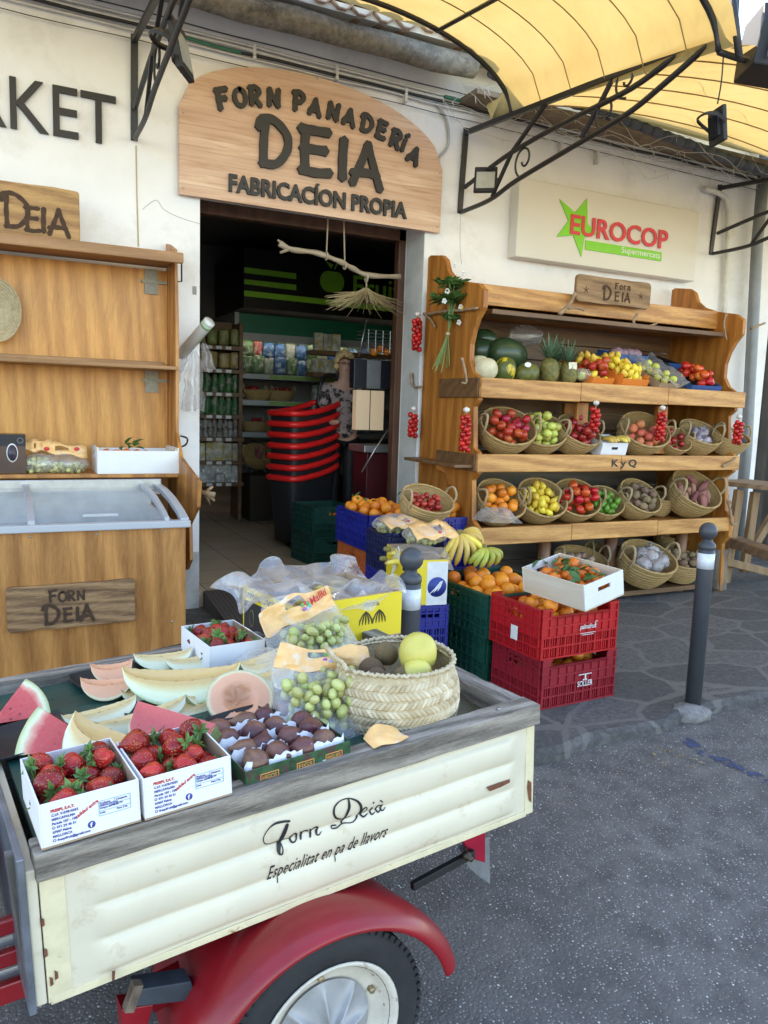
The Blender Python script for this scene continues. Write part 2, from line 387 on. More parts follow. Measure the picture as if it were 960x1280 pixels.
def m_flags():
    t = NT('flagstones'); tc = t.n('TexCoord'); mp = t.n('Mapping'); t.l(tc.outputs['Object'], mp.inputs[0]); mp.inputs['Scale'].default_value = (.8,1.15,1.0)
    nz = t.n('TexNoise'); nz.inputs['Scale'].default_value = 1.4; nz.inputs['Detail'].default_value = 4; t.l(mp.outputs[0], nz.inputs['Vector'])
    x = t.mix(.34, mp.outputs[0], nz.outputs['Color'], 'ADD')
    e = t.n('TexVoronoi', feature='DISTANCE_TO_EDGE'); e.inputs['Scale'].default_value = 2.7; t.l(x, e.inputs[0])
    c = t.n('TexVoronoi'); c.inputs['Scale'].default_value = 2.7; t.l(x, c.inputs[0])
    co = t.coord(); f = t.noise(co, 34, 6, .75, .3); g = t.noise(co, 5, 4); w_ = t.noise(co, 3.5, 3)
    bw = t.n('RGBToBW'); t.l(c.outputs['Color'], bw.inputs[0])
    st = t.ramp(bw.outputs[0], [(.2, (.115,.108,.100)), (.8, (.20,.186,.172))])
    st = t.mix(t.ramp(f, [(.4, .75), (.68, 0.0)]), st, (.036,.035,.036)); st = t.mix(t.math('MULTIPLY', g, .3), st, (.12,.125,.135))
    st = t.mix(t.math('MULTIPLY', t.ramp(t.noise(co, 14, 5, .7), [(.52, 0.0), (.68, 1.0)]), .35), st, (.19,.183,.172))
    ed = t.math('ADD', e.outputs['Distance'], t.math('MULTIPLY', w_, -.06))
    mo = t.ramp(ed, [(-.0, .8), (.008, .7), (.024, 0.0)]); cc = t.mix(mo, st, (.165,.155,.14))
    t.col(cc); t.inp('Roughness', .8); h = t.mix(t.math('MULTIPLY', mo, .3), f, (0,0,0)); t.bump(h, .9, .02); return t.m
def m_tiles():
    t = NT('beige_floor_tiles'); br = t.n('TexBrick'); t.l(t.coord(), br.inputs[0]); br.offset = 0
    for k, v in (('Scale', 1), ('Brick Width', .45), ('Row Height', .45), ('Mortar Size', .004)): br.inputs[k].default_value = v
    br.inputs['Color1'].default_value = (.60,.49,.34,1); br.inputs['Color2'].default_value = (.54,.43,.29,1); br.inputs['Mortar'].default_value = (.2,.17,.13,1)
    cc = t.mix(t.math('MULTIPLY', t.noise(t.coord(), 3, 5), .4), br.outputs['Color'], (.25,.18,.12)); t.col(cc); t.inp('Roughness', .25); return t.m

# ================================================================== ground
YK = 2.72
def road_z(y): return -.055 - max(0, (YK-y))*.088 if y > 1 else -.055-(YK-1)*.088
b = MB(); Y0 = [-60, -8, 0, 1.0, YK, 2.9]
for i in range(len(Y0)-1):
    b.add([(-80,Y0[i],road_z(Y0[i])),(80,Y0[i],road_z(Y0[i])),(80,Y0[i+1],road_z(Y0[i+1])),(-80,Y0[i+1],road_z(Y0[i+1]))], [(0,1,2,3)])
tag(b.build('road', m_asphalt(), merge=True), kind='structure')
# wavy kerb line and sloping flagstone pavement
b = MB(); n = 160; edge = []
for i in range(n+1):
    x = -16+i*.25 if False else -14+i*28/n
    e = YK + .02*noise.noise((x*2.1,0,0))*2 + (.05 if x > 3.1 else -.03) - (0.04 if x < 2.3 else 0)
    edge.append((x, e))
vs = []; rows = [0, .02, .10, 3.2]
for x, e in edge:
    vs += [(x, e-.006+.012*noise.noise((x*9,1,0)), -.3), (x, e, -.022+.012*noise.noise((x*7,4,0))), (x, e+.035, .0), (x, 12, .0)]
fs = [(4*i+k, 4*(i+1)+k, 4*(i+1)+k+1, 4*i+k+1) for i in range(n) for k in range(3)]
b.add(vs, fs); FLAG = m_flags(); pav = tag(b.build('pavement', FLAG), kind='structure')
# faded blue and yellow road paint: thin sheets lying on the road
def paint_mat(name, c, scale, lo):
    t = NT(name); f = t.noise(t.coord(), scale, 5, .75); fa = t.ramp(f, [(lo, 0.0), (lo+.12, 1.0)])
    t.inp('Roughness', .9); t.inp('Base Color', (*c, 1)); t.l(fa, t.b.inputs['Alpha']); return t.m
def roadmark(name, pxs, half, m_):
    P = [V(atz(px, py, -.09)) for px, py in pxs]; P = [V((p.x, p.y, 0)) for p in smoothpts(P, 4)]; b = MB(); vs = []
    for i, p in enumerate(P):
        t_ = (P[min(i+1,len(P)-1)]-P[max(i-1,0)]).normalized(); nn = V((-t_.y, t_.x, 0))*half*(1 if 0 < i < len(P)-1 else .3)
        for q in (p-nn, p+nn): vs.append((q.x, q.y, road_z(q.y)+.004))
    b.add(vs, [(2*i, 2*i+1, 2*i+3, 2*i+2) for i in range(len(P)-1)]); return tag(b.build(name, m_), kind='structure')
roadmark('blue_road_paint', [(850,925),(880,945),(920,958),(985,985)], .035, paint_mat('old_blue_paint', (.045,.06,.13), 22, .47))
roadmark('yellow_road_paint', [(815,960),(835,945),(862,955),(872,962)], .05, paint_mat('old_yellow_paint', (.42,.30,.10), 30, .56))
roadmark('yellow_road_paint', [(690,1002),(715,1000),(730,996)], .04, MT.get('x') or paint_mat('old_yellow_paint_b', (.42,.30,.10), 34, .58))
roadmark('yellow_road_paint', [(755,975),(775,968),(790,968)], .025, paint_mat('old_yellow_paint_c', (.42,.30,.10), 34, .6))

# ================================================================== shop building
WY = 5.589
shop = thing('shop_building', 'white plastered shop front with wide open doorway and tiled eaves', 'building', (0, WY, 0))
DX0, DX1, DZ = 1.285, 3.05, 2.95
def M_xz(y): # local x->x, y->z, z-> toward street (-y)
    return Matrix(((1,0,0,0),(0,0,-1,y),(0,1,0,0),(0,0,0,1)))
b = MB()
for (x0,x1,z0,z1) in ((-9,DX0,-.1,4.2),(DX0,DX1,DZ,4.2),(DX1,7.08,-.1,4.2)): b.box((x0,WY,z0),(x1,WY+.32,z1))
wall = b.build('wall', PL, shop, world=True)
b = MB(); b.box((7.08,WY+.02,-.1),(7.1,9,4.2)); b.build('side_wall', PL, shop, world=True)
b = MB()
for x0,x1 in ((DX0-.002, DX0+.01),):
    pass
# plaster skirt worn grey at the doorway foot
b = MB(); b.box((1.0,WY-.006,0),(1.285,WY+.002,.42)); b.build('grey_plinth', PLd, shop, world=True)
b = MB(); b.box((3.052-.004,WY+.004,.0),(3.05,WY+.30,2.86)); b.build('door_jamb', mat('greyish_jamb', (.50,.51,.50), .8, .12, 6, .2, 40), shop, world=True)
b = MB(); b.box((2.99,WY+.32,0),(3.05,WY+.40,2.95)); b.box((DX0,WY+.32,2.86),(3.05,WY+.40,2.95)); b.build('door_frame', wood('brown_door_frame', (.06,.025,.012), (.13,.055,.028), 'z'), shop, world=True, bevel=.004)
# narrow crack / stain line down the wall and hairline crack
b = MB(); P = [aty(170,182,WY-.004), aty(171,240,WY-.004), aty(173,308,WY-.004)]; b.tube(P, .004, 4); b.build('wall_seam', mat('seam_stain', (.45,.36,.20), .9), shop, world=True)
b = MB(); b.tube(smoothpts([aty(x,y,WY-.001) for x,y in ((178,262),(195,250),(205,262),(225,272),(250,280))],4), .0016, 4); b.tube(smoothpts([aty(x,y,WY-.001) for x,y in ((578,165),(577,200),(575,300),(577,330))],3), .0016, 4); b.build('hairline_crack', mat('crack', (.32,.31,.29), .9), shop, world=True)
b = MB(); b.box((1.235,WY-.004,2.235),(1.262,WY,2.29)); b.build('chipped_patch', mat('chipped_mortar', (.30,.30,.28), .95, .2, 60), shop, world=True)
# interior shell
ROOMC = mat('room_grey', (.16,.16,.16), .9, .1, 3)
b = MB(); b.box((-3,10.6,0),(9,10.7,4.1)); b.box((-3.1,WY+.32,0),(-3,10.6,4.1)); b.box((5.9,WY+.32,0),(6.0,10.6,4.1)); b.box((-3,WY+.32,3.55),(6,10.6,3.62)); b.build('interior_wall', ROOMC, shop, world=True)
b = MB(); b.box((-3,WY+.02,-.05),(6,10.6,.12)); tag(b.build('shop_floor', m_tiles()), kind='structure')
# roof
ROOFT = mat('clay_roof_tile', (.30,.20,.14), .9, .3, 8, .4, 40, dirt=((.10,.10,.10), 6, .5, .2))
b = MB(); b.add([(-9,5.22,4.12),(12,5.22,4.12),(12,12,5.2),(-9,12,5.2),(-9,5.22,4.18),(12,5.22,4.18),(12,12,5.3),(-9,12,5.3)], [(0,3,2,1),(4,5,6,7),(0,1,5,4),(1,2,6,5),(2,3,7,6),(3,0,4,7)]); b.build('roof', mat('roof_underside', (.5,.49,.46), .9), shop, world=True)
b = MB()
for i in range(60):  # barrel tiles along the eave (S-curved row ends)
    x = -1.0+i*.165; z = 4.2+.03*random.random()
    if 3.25 < x: break
    for j in range(3): b.tube([(x+.02*random.uniform(-1,1),5.18+j*.33,z+.06*j),(x,5.6+j*.33,z+.03+.06*j)], [.085,.07], 10, caps=False)
b.build('roof_tile', ROOFT, shop, world=True, solid=.012)
# dark row of bead-like tile ends along the right eave
EAVE = mat('blue_grey_eave_tile', (.085,.10,.13), .6, .3, 10, .3, 40)
b = MB(); p0 = aty(612,90,5.3); p1 = aty(975,222,5.3)
N_ = 26
for i in range(N_):
    a = p0.lerp(p1, i/N_); c = p0.lerp(p1, (i+.93)/N_); b.tube([a,a.lerp(c,.5),c], [.036,.046,.040], 10)
b.build('eave_tile', EAVE, shop, world=True)
b = MB(); b.box((p0.x-.1,5.30,3.86),(7.1,WY,3.90)); b.build('eave_soffit', mat('brown_soffit', (.22,.17,.12), .9, .3, 8), shop, world=True)
# fibre-cement gutter pipe above the doorway
GUT = mat('fibre_cement', (.21,.195,.165), .95, .3, 26, .9, 70, dirt=((.08,.075,.065), 9, .48, .2))
b = MB(); b.tube([(-2+.35*i, 5.3+.004*math.sin(i*2), 4.02+.012*((i%2))) for i in range(16)], [.078+.004*((i*7)%3) for i in range(16)], 14); 
gp = tag(b.build('gutter_pipe', GUT, None, loc=(0,5.3,4)), 'rough grey fibre cement gutter pipe under the roof tiles above the doorway', 'pipe')

# cables on the wall
cab = thing('wall_cable_bundle', 'bundle of thin white and black cables clipped along the wall above the arched sign', 'cables', (0,WY,3.9))
WCAB = mat('white_cable', (.62,.61,.58), .6, .1); GCAB = mat('green_cable', (.03,.16,.10), .6)
def cableline(dz, r, m_, amp=.012, x0=-2.5, x1=7.0, y=WY-.03, seed=0, dy=0.0):
    b = MB(); P = []
    for i in range(60):
        x = x0+(x1-x0)*i/59; z = 3.875+dz-.012*(x-1)*.9+amp*noise.noise((x*1.7+seed,seed,0)); P.append((x, y-dy, z))
    b.tube(P, r, 5); return b.build('cable', m_, cab, world=True)
cableline(.05,.009,WCAB,seed=1); cableline(.02,.012,WCAB,seed=2); cableline(-.03,.007,WCAB,seed=5); cableline(-.005,.011,IRON,.02,seed=3,dy=.01); cableline(-.09,.003,IRON,.01,seed=4)
cableline(.09,.004,IRON,.008,seed=9); cableline(-.006,.012,GCAB,.02,1.05,1.55,seed=3,dy=.016); cableline(.03,.014,GCAB,.02,3.15,3.35,seed=3,dy=.016)
for px_,py_ in ((317,66),(420,92),(506,120),(700,185),(745,198)):
    b = MB(); p = aty(px_,py_,WY-.02); b.box((p.x-.012,p.y-.03,p.z-.05),(p.x+.012,p.y+.02,p.z+.05)); b.build('cable_clip', WCAB, cab, world=True, bevel=.003)
b = MB(); b.tube(smoothpts([aty(x,y,WY-.02) for x,y in ((545,128),(558,150),(560,180),(548,197))],5), .011, 6); b.build('cable', mat('grey_conduit', (.4,.4,.39), .7), cab, world=True)
b = MB(); b.tube(smoothpts([aty(x,y,WY-.05) for x,y in ((880,236),(900,243),(910,262),(908,345),(905,395))],5), .026, 8); b.build('cable', mat('white_downpipe', (.62,.62,.58), .6), cab, world=True)

# tangled fairy lights under the eave
fl = thing('fairy_light_string', 'thin white fairy light string tangled along the eave above the supermarket sign', 'fairy lights', (4.5,5.3,3.8))
b = MB(); rr = random.Random(3)
for k in range(7):
    y = 5.2+.05*k; x = 3.1; P = []
    while x < 7.0:
        P.append((x, y+.05*rr.random(), 3.74+.20*rr.random()-.02*k - .015*(x-3.4))); x += rr.uniform(.1,.34)
    P = smoothpts(P, 3); b.tube(P, .0022, 3)
    for p in P[::4]: b.tube([p, (p.x+rr.uniform(-.015,.015), p.y-.01, p.z-rr.uniform(.025,.06))], [.003,.002], 4)
b.build('light_wire', mat('fairy_wire', (.6,.58,.52), .6), fl, world=True)
# fairy lights strung across under the awning on the right
b = MB()
for k in range(6):
    ya = 3.4+.33*k; P = []
    for i in range(26):
        x = 3.4+i*.14; P.append((x, ya+.1*math.sin(i*.9+k), 3.62+.134*(ya-3.5)*1.0+.16-.03*abs(math.sin(i*.45+k))))
    P = smoothpts(P,2); b.tube(P, .002, 3)
    for p in P[::5]: b.tube([p,(p.x,p.y,p.z-.05)], [.0025,.002], 3)
b.build('light_wire', MT['fairy_wire'], fl, world=True)

# ================================================================== awning
def m_cloth():
    t = NT('yellow_awning_cloth'); co = t.coord(); f = t.noise(co, 2.2, 4); c = t.ramp(f, [(.3,(.62,.44,.16)),(.7,(.69,.51,.21))])
    d = t.n('BsdfDiffuse'); tr = t.n('BsdfTranslucent'); t.l(c, d.inputs[0]); t.l(c, tr.inputs[0]); mx = t.n('MixShader'); mx.inputs[0].default_value = .31
    bp = t.n('Bump'); bp.inputs['Strength'].default_value = .4; bp.inputs['Distance'].default_value = .05; t.l(t.noise(co, 3.5, 3), bp.inputs['Height']); t.l(bp.outputs[0], d.inputs['Normal']); t.l(bp.outputs[0], tr.inputs['Normal'])
    t.l(d.outputs[0], mx.inputs[1]); t.l(tr.outputs[0], mx.inputs[2]); t.l(mx.outputs[0], t.out.inputs[0]); return t.m
def aw_z(x, y):
    base = 3.614+(y-4.926)*.134
    if x <= 3.357:
        return base+.5*sqrt(max(0, 1-((x-2.105)/1.2525)**2)) if x > 2.105 else base+.5+.03*(2.105-x)
    u = (x-3.357)/(6.17-3.357); u = u-math.floor(u)
    wy = min(1, max(0, (y-4.6)/.7)); arch = 4*u*(1-u)
    return base + (1-wy)*.12*arch + wy*(.28+.02*arch)*min(1, (x-3.357)/.12+.0)
aw = thing('awning', 'pale yellow cloth awning on black iron hoops stretched over the shop front', 'awning', (3,4,3.6))
xs = [-1.4+.175*i for i in range(20)]+[2.1+.0629*i for i in range(21)]+[3.42+.16*i for i in range(34)]
xs = sorted(set(round(x,4) for x in xs)); ys = [2.98+.1*i for i in range(25)]
b = MB(); vs = []
for j, t_ in enumerate(range(25)):
    for x in xs:
        ymax = 5.12 if x < 2.5 else max(4.96, 5.12-(x-2.5)*.5) if x < 3.30 else min(5.37, 4.96+(x-3.30)*4)
        y = 2.98+(ymax-2.98)*t_/24; vs.append((x, y, aw_z(x,y)))
n = len(xs); fs = [(j*n+i, j*n+i+1, (j+1)*n+i+1, (j+1)*n+i) for j in range(24) for i in range(n-1)]
b.smooth = True; b.add(vs, fs); b.build('cloth', m_cloth(), aw, world=True)
SEAM = mat('awning_seam', (.30,.20,.08), .9)
for y in (3.3, 3.62, 3.94, 4.26, 4.58):
    b = MB(); b.tube([(x, y, aw_z(x,y)-.006) for x in [1.2+.09*i for i in range(26)]+[3.5+.2*i for i in range(24)]], .0045, 4); b.build('seam', SEAM, aw, world=True)
for y in (4.93, 3.1):
    b = MB(); b.tube([(x, y, aw_z(x,y)-.02) for x in [3.357-1.2525*(1-cos(pi/2*i/16))*1.0 for i in range(17)]+[1.9-.3*i for i in range(9)]], .017, 8); b.build('hoop', IRON, aw, world=True)
for x in (2.72, 1.4):
    b = MB(); b.tube([(x, 4.93, aw_z(x,4.93)-.03), (x,3.1,aw_z(x,3.1)-.03)], .014, 6); b.build('purlin', IRON, aw, world=True)
b = MB(); b.tube([(3.357,3.1,3.36),(8.6,3.1,3.36)], .016, 6); b.build('purlin', IRON, aw, world=True)

# ================================================================== iron brackets
def spiral(c, r, turns, x, flip=1, start=0):
    return [(x, c[1]+flip*r*(1-.8*i/24)*cos(start+turns*2*pi*i/24), c[2]+r*(1-.8*i/24)*sin(start+turns*2*pi*i/24)) for i in range(25)]
def bracket(x, label, extra=0, tipdz=0):
    t = thing('iron_bracket', label, 'bracket', (x, WY, 3.4), group='scrolled iron brackets holding the awning')
    q = lambda px, py: V(atx(px, py, 3.357))+V((x-3.357, 0, 0))
    b = MB(); b.bar(q(583,160), q(574.5,267), .045, .02, up=(0,1,0)); b.build('wall_plate', IRON, t, world=True, bevel=.003)
    b = MB(); b.bar(q(582,166), q(903,43), .035, .035); b.build('top_bar', IRON, t, world=True, bevel=.003)
    for pl in (((577,265),(612,250),(645,226),(705,190),(780,145),(830,105),(900,43)), ((581,234),(630,197),(675,170),(720,146),(790,110),(850,66),(872,52))):
        b = MB(); b.tube(smoothpts([q(*p) for p in pl], 5), .017, 6); b.build('curved_bar', IRON, t, world=True)
    for a, c in (((687,123),(640,190)),((640,190),(615,246)),((770,90),(750,130)),((750,130),(727,172))):
        b = MB(); b.bar(q(*a), q(*c), .022, .022); b.build('strut', IRON, t, world=True)
    for c, r in (((783,100),.10),((757,140),.10),((655,200),.12)):
        b = MB(); b.tube(spiral(q(*c), r, 1.2, x, 1, -1.6), .008, 5); b.build('scroll', IRON, t, world=True)
    return t
bracket(3.357, 'black scrolled iron bracket between the arched wooden sign and the green star sign')
t = bracket(.853, 'black scrolled iron bracket to the left of the arched wooden sign'); t.location.z += .12
t = bracket(6.17, 'black iron bracket at the far right corner of the white wall'); 
# floodlights
def floodlight(loc, yaw, pitch, label, sc=1.0, arm=True):
    t = thing('floodlight', label, 'floodlight', loc, (pitch, 0, yaw), 'black floodlights on the awning ironwork')
    b = MB(); b.box((-.09*sc,-.015*sc,-.11*sc),(.09*sc,.015*sc,.11*sc)); b.build('housing', DARK, t, bevel=.006)
    b = MB(); b.box((-.072*sc,-.02*sc,-.085*sc),(.072*sc,-.016*sc,.06*sc)); b.build('glass', mat('flood_glass', (.35,.36,.33), .15), t)
    b = MB()
    for i in range(6): b.box((-.06*sc+i*.022*sc,.015*sc,-.07*sc),(-.054*sc+i*.022*sc,.035*sc,.07*sc))
    b.build('cooling_fins', DARK, t)
    b = MB(); b.tube(smoothpts([(-.1*sc,.0,0),(-.1*sc,.06*sc,.05*sc),(-.05*sc,.11*sc,.07*sc),(.05*sc,.11*sc,.07*sc),(.1*sc,.06*sc,.05*sc),(.1*sc,0,0)],3), .008*sc, 4, flat=1.6); b.build('mounting_arm', IRON, t); return t
p = atx(607,225,3.34); floodlight(p, radians(-35), radians(-20), 'small black floodlight clamped inside the iron bracket by the arched sign', .95)
p = atx(207,58,.86)+V((.08,0,0)); floodlight(p, radians(60), radians(-12), 'black floodlight seen edge on behind the left iron bracket', 1.2)
p = atx(897,158,3.45); t = floodlight(p, radians(72), radians(-8), 'black floodlight hanging by its cable from the tip of the iron bracket', .8)
b = MB(); b.tube(smoothpts([atx(905,58,3.40), atx(902,100,3.41), atx(897,130,3.44)],5), .004, 5); b.build('cable', IRON, t, world=True)
# speaker at the awning corner
t = thing('speaker', 'large black box speaker on the awning corner against the blue sky', 'speaker', atx(955,58,3.62), (radians(8),0,radians(62)))
b = MB(); b.prism([(-.13,-.15),(.12,-.15),(.15,.0),(.13,.15),(-.10,.16),(-.15,.05)], (-.08,.14), Matrix.Rotation(pi/2,4,'X')); b.build('housing', DARK, t, bevel=.01)
b = MB(); b.box((-.03,-.146,.02),(.02,-.141,.06)); b.build('sticker', WHITEP, t)
b = MB(); b.bar((-.165,.02,-.12),(-.165,.02,.10),.012,.04); b.bar((-.165,.02,.0),(-.13,.02,.0),.02); b.build('mounting_plate', mat('grey_metal', (.16,.16,.17), .5), t)
b = MB(); b.tube([atx(924,72,3.36), atx(912,-40,3.36)], .02, 6); b.tube([atx(917,58,3.4), atx(922,-20,3.5)], .016, 6); b.build('hanger_bar', IRON, t, world=True)
# ================================================================== text that fills a given box
def textfit(s_, w_, h_, M, name, material, parent, depth=.002, bold=0, shear=0, space=1.0):
    cu = bpy.data.curves.new(name, 'FONT'); cu.body = s_; cu.size = 1; cu.extrude = .5; cu.offset = bold; cu.shear = shear; cu.resolution_u = 3; cu.space_character = space
    to = bpy.data.objects.new('t', cu); COL.objects.link(to)
    dg = bpy.context.evaluated_depsgraph_get(); me = bpy.data.meshes.new_from_object(to.evaluated_get(dg)); bpy.data.objects.remove(to)
    xs = [v.co.x for v in me.vertices]; yy = [v.co.y for v in me.vertices]; x0, x1, y0, y1 = min(xs), max(xs), min(yy), max(yy)
    r = parent
    while r is not None and r.parent is not None: r = r.parent
    T = (xf(r).inverted() if r is not None else Matrix()) @ M @ Matrix.Diagonal((w_/(x1-x0), h_/(y1-y0), depth, 1)) @ Matrix.Translation((-x0, -y0, .5))
    me.transform(T); me.materials.clear(); me.materials.append(material)
    o = bpy.data.objects.new(name, me); COL.objects.link(o); o.parent = parent; return o
def wallM(x, y, z, roll=0): # local x right, local y up, local z toward the street
    return Matrix.Translation((x,y,z)) @ Matrix(((1,0,0,0),(0,0,-1,0),(0,1,0,0),(0,0,0,1))) @ rz(roll)

# ---- arched sign
SW = wood('sign_planks', (.50,.33,.21), (.66,.48,.34), 'x', .8, .45, True)
def plankify(name):
    t = NT(name); st = (.9, 9, 9); co = t.coord((.8,9,9)); tc = t.n('TexCoord'); se = t.n('SeparateXYZ'); t.l(tc.outputs['Object'], se.inputs[0])
    row = t.math('FLOOR', t.math('MULTIPLY', se.outputs[2], 13.0)); wn = t.n('TexWhiteNoise', noise_dimensions='1D'); t.l(row, wn.inputs['W'])
    cb = t.n('CombineXYZ'); t.l(t.math('ADD', t.math('MULTIPLY', se.outputs[0], .9), t.math('MULTIPLY', wn.outputs[0], 9)), cb.inputs[0]); t.l(t.math('MULTIPLY', se.outputs[2], 14), cb.inputs[2])
    f = t.noise(cb.outputs[0], 2.2, 6, .65, .8); c = t.ramp(f, [(.28, (.42,.22,.13)), (.48, (.62,.41,.28)), (.72, (.76,.57,.42))])
    c = t.mix(t.math('MULTIPLY', wn.outputs[0], .45), c, (.46,.26,.17))
    fr = t.math('FRACT', t.math('MULTIPLY', se.outputs[2], 13.0)); ln = t.ramp(fr, [(.0, 1.0), (.035, 0.0)]); c = t.mix(t.math('MULTIPLY', ln, .55), c, (.20,.10,.06))
    t.col(c); t.inp('Roughness', .5); t.bump(t.mix(ln, f, (0,0,0)), .2, .004); return t.m
SY = 5.54
sg = thing('bakery_sign', 'arched wooden bakery sign with raised black letters over the doorway', 'sign', (2.13, SY, 2.87))
b = MB(); pts = [(1.134,2.875),(3.155,2.875),(3.155,3.34)]
for i in range(1, 28):
    a = i/28; x = 3.155+(1.134-3.155)*a; s_ = abs(2*a-1); z = 3.34+.10*a + (.42)*sqrt(max(0, 1-s_**2.0)); pts.append((x, z))
pts.append((1.134,3.44)); b.prism([(x,z) for x,z in pts], (0,.035), M_xz(SY+.03) ); b.build('board', plankify('sign_plank_wood'), sg, world=True, bevel=.002)
LET = mat('raised_black_letter', (.022,.020,.019), .55, .1)
YF = SY-.006
arc = [('F',281,139,25,-.10),('O',301,134,21,.0),('R',320,133,22,.06),('N',342,134,22,.10),('P',373,138,22,.20),('A',393,144,20,.26),('N',415,149,21,.30),('A',435,156,20,.34),('D',456,163,20,.40),('E',475,171,21,.45),('R',492,182,21,.52),('J',506,189,18,.54),('A',514,201,20,.62)]
for ch, px_, py_, h, a in arc:
    b = MB()
    p = aty(px_, py_, YF); k = (V(aty(px_, py_-h, YF))-p).length
    letters(b, ch, k*.98, wallM(p.x-.045, YF, p.z, -a*.82+.12), .30, .02, .06); b.build('letter', LET, sg, world=True)
for ch, px_, py_, h, wv, ro, sx_ in (('D',321,203,55,.20,.04,.95),('E',372,213,54,.22,0,1.28),('I',421,223,50,.24,0,1),('A',439,230,52,.20,.02,1.05)):
    b = MB()
    p = aty(px_, py_, YF); k = (V(aty(px_, py_-h, YF))-p).length
    letters(b, ch, k, wallM(p.x, YF, p.z, -ro), wv, .025, .05, sx=sx_); b.build('letter', LET, sg, world=True)
p0 = aty(285.5,235,YF); p1 = aty(507,279,YF); zz = (p0.z+p1.z)/2
textfit('FABRICACÍON PROPIA', p1.x-p0.x, .15, wallM(p0.x, YF, zz), 'lettering', LET, sg, .02, .034)
b = MB()
for x, z in ((1.16,3.40),(1.16,2.92),(3.13,2.92),(3.13,3.32),(2.1,3.80)): b.lathe([(.008,0),(.006,.004)], 8, wallM(x,SY-.005,z))
b.build('screw', STEEL, sg, world=True)

# ---- black wall letters
ml = thing('market_lettering', 'row of plain black capital letters fixed to the white wall at the upper left', 'lettering', (.4,WY,3.3))
k0 = aty(13,157,WY-.02); k1 = aty(145,137,WY-.02); kt = aty(127,180,WY-.02); kh = .262
zz = (k0.z+kt.z)/2
textfit('KET', k1.x-k0.x, .30, wallM(k0.x, WY-.004, zz-.004), 'letter', LET, ml, .018, .002)
textfit('MAR', (k1.x-k0.x)*1.16, .30, wallM(k0.x-.022-(k1.x-k0.x)*1.16, WY-.004, zz-.004), 'letter', LET, ml, .018, .002)

# ---- supermarket sign box
EY = 5.47
eb = thing('supermarket_sign', 'cream box sign with green star and red and green supermarket lettering', 'sign', (4.85, EY, 2.77))
b = MB(); b.box((3.835,EY,2.765),(5.86,WY,3.385)); b.build('box', mat('sign_cream', (.62,.60,.54), .4, .02, 3), eb, world=True, bevel=.008)
GRN = mat('sign_green', (.17,.55,.02), .4, .03); REDS = mat('sign_red', (.62,.03,.05), .4, .03)
b = MB(); st = [(698.8,248.8),(718.4,266),(733.4,248.4),(734,280),(746,292.5),(730,297),(726,321),(716,294.5),(695.4,296),(710,276)]
pp = [aty(x,y,EY) for x,y in st]; b.prism([(p.x,p.z) for p in pp], (.0,.008), M_xz(EY)); b.build('star', GRN, eb, world=True)
pp = [aty(x,y,EY) for x,y in ((731.6,299.4),(827,316),(826,328),(731.6,311))]
z1 = (pp[0].z+pp[1].z)/2; z0 = (pp[2].z+pp[3].z)/2; b = MB(); b.box((pp[0].x,EY-.006,z0),(pp[1].x,EY,z1)); b.build('green_bar', GRN, eb, world=True, bevel=.003)
a = aty(711.5,291.5,EY); c = aty(833,312,EY); h = aty(713,266,EY).z-a.z
textfit('EUROCOP', c.x-a.x, h, wallM(a.x, EY-.0085, (a.z+aty(822,312,EY).z)/2), 'lettering', REDS, eb, .005, .022)
a = aty(776,316,EY); c = aty(824,322,EY); textfit('Supermercats', c.x-a.x, (z1-z0)*.82, wallM(a.x, EY-.0065, z0+.006), 'lettering', WHITEP, eb, .002, .004)

# ================================================================== carved wooden signs
CARV = mat('burnt_carving', (.055,.026,.012), .8, .3, 40)
def carved(name, label, M, w_, h_, th, lines, woodm, stars=False, edge=.03, line=None):
    """M: local x right, y up, z out of the face; origin at lower left corner"""
    t = thing(name, label, 'sign', M.translation, M.to_euler())
    r_ = random.Random(int(w_*1000)); pts = []; e = edge
    for i in range(9): pts.append((e+(w_-2*e)*i/8, r_.uniform(-.004,.004)))
    pts += [(w_-.3*e,.3*e),(w_,e)]+[(w_+r_.uniform(-.004,.002),e+(h_-2*e)*i/3) for i in range(1,3)]+[(w_,h_-e),(w_-.3*e,h_-.3*e)]
    for i in range(8,-1,-1): pts.append((e+(w_-2*e)*i/8, h_+r_.uniform(-.004,.004)))
    pts += [(.3*e,h_-.3*e),(0,h_-e),(0,e),(.3*e,.3*e)]
    b = MB(); b.prism(pts, (-th, 0)); b.build('board', woodm, t, bevel=min(.006, th/3))
    b = MB()
    for s_, x, y, sz, wd in lines: letters(b, s_, sz, Matrix.Translation((x,y,.0015)), wd, .002, .12)
    b.build('carved_letters', CARV, t)
    if stars:
        for cx in (w_*.12, w_*.86):
            b = MB()
            for k in range(5):
                a = k*2*pi/5+pi/2; b.ribbon([(cx+.004*cos(a),h_*.45+.004*sin(a)),(cx+.028*cos(a),h_*.45+.028*sin(a))],[.006,.003],-.001,.0022+k*.0003,Matrix())
            b.build('carved_star', CARV, t)
    return t
OLDW = wood('old_carved_wood', (.17,.09,.04), (.42,.26,.13), 'x', 1.5, .7, True, None, .9)
p = aty(720,376,4.90); q = aty(812,391,4.90); wd = q.x-p.x
carved('carved_sign', 'small carved wooden bakery plaque with two stars leaning on top of the fruit display', wallM(p.x,4.90,p.z-.0,-.0), wd, .205, .035,
       [('F',wd*.50,.125,.045,.17),('o',wd*.56,.125,.055,.14),('r',wd*.615,.125,.055,.14),('n',wd*.665,.125,.055,.14),('D',wd*.34,.035,.10,.15),('E',wd*.50,.035,.068,.17),('I',wd*.595,.035,.068,.19),('A',wd*.64,.035,.068,.16)], OLDW, True)
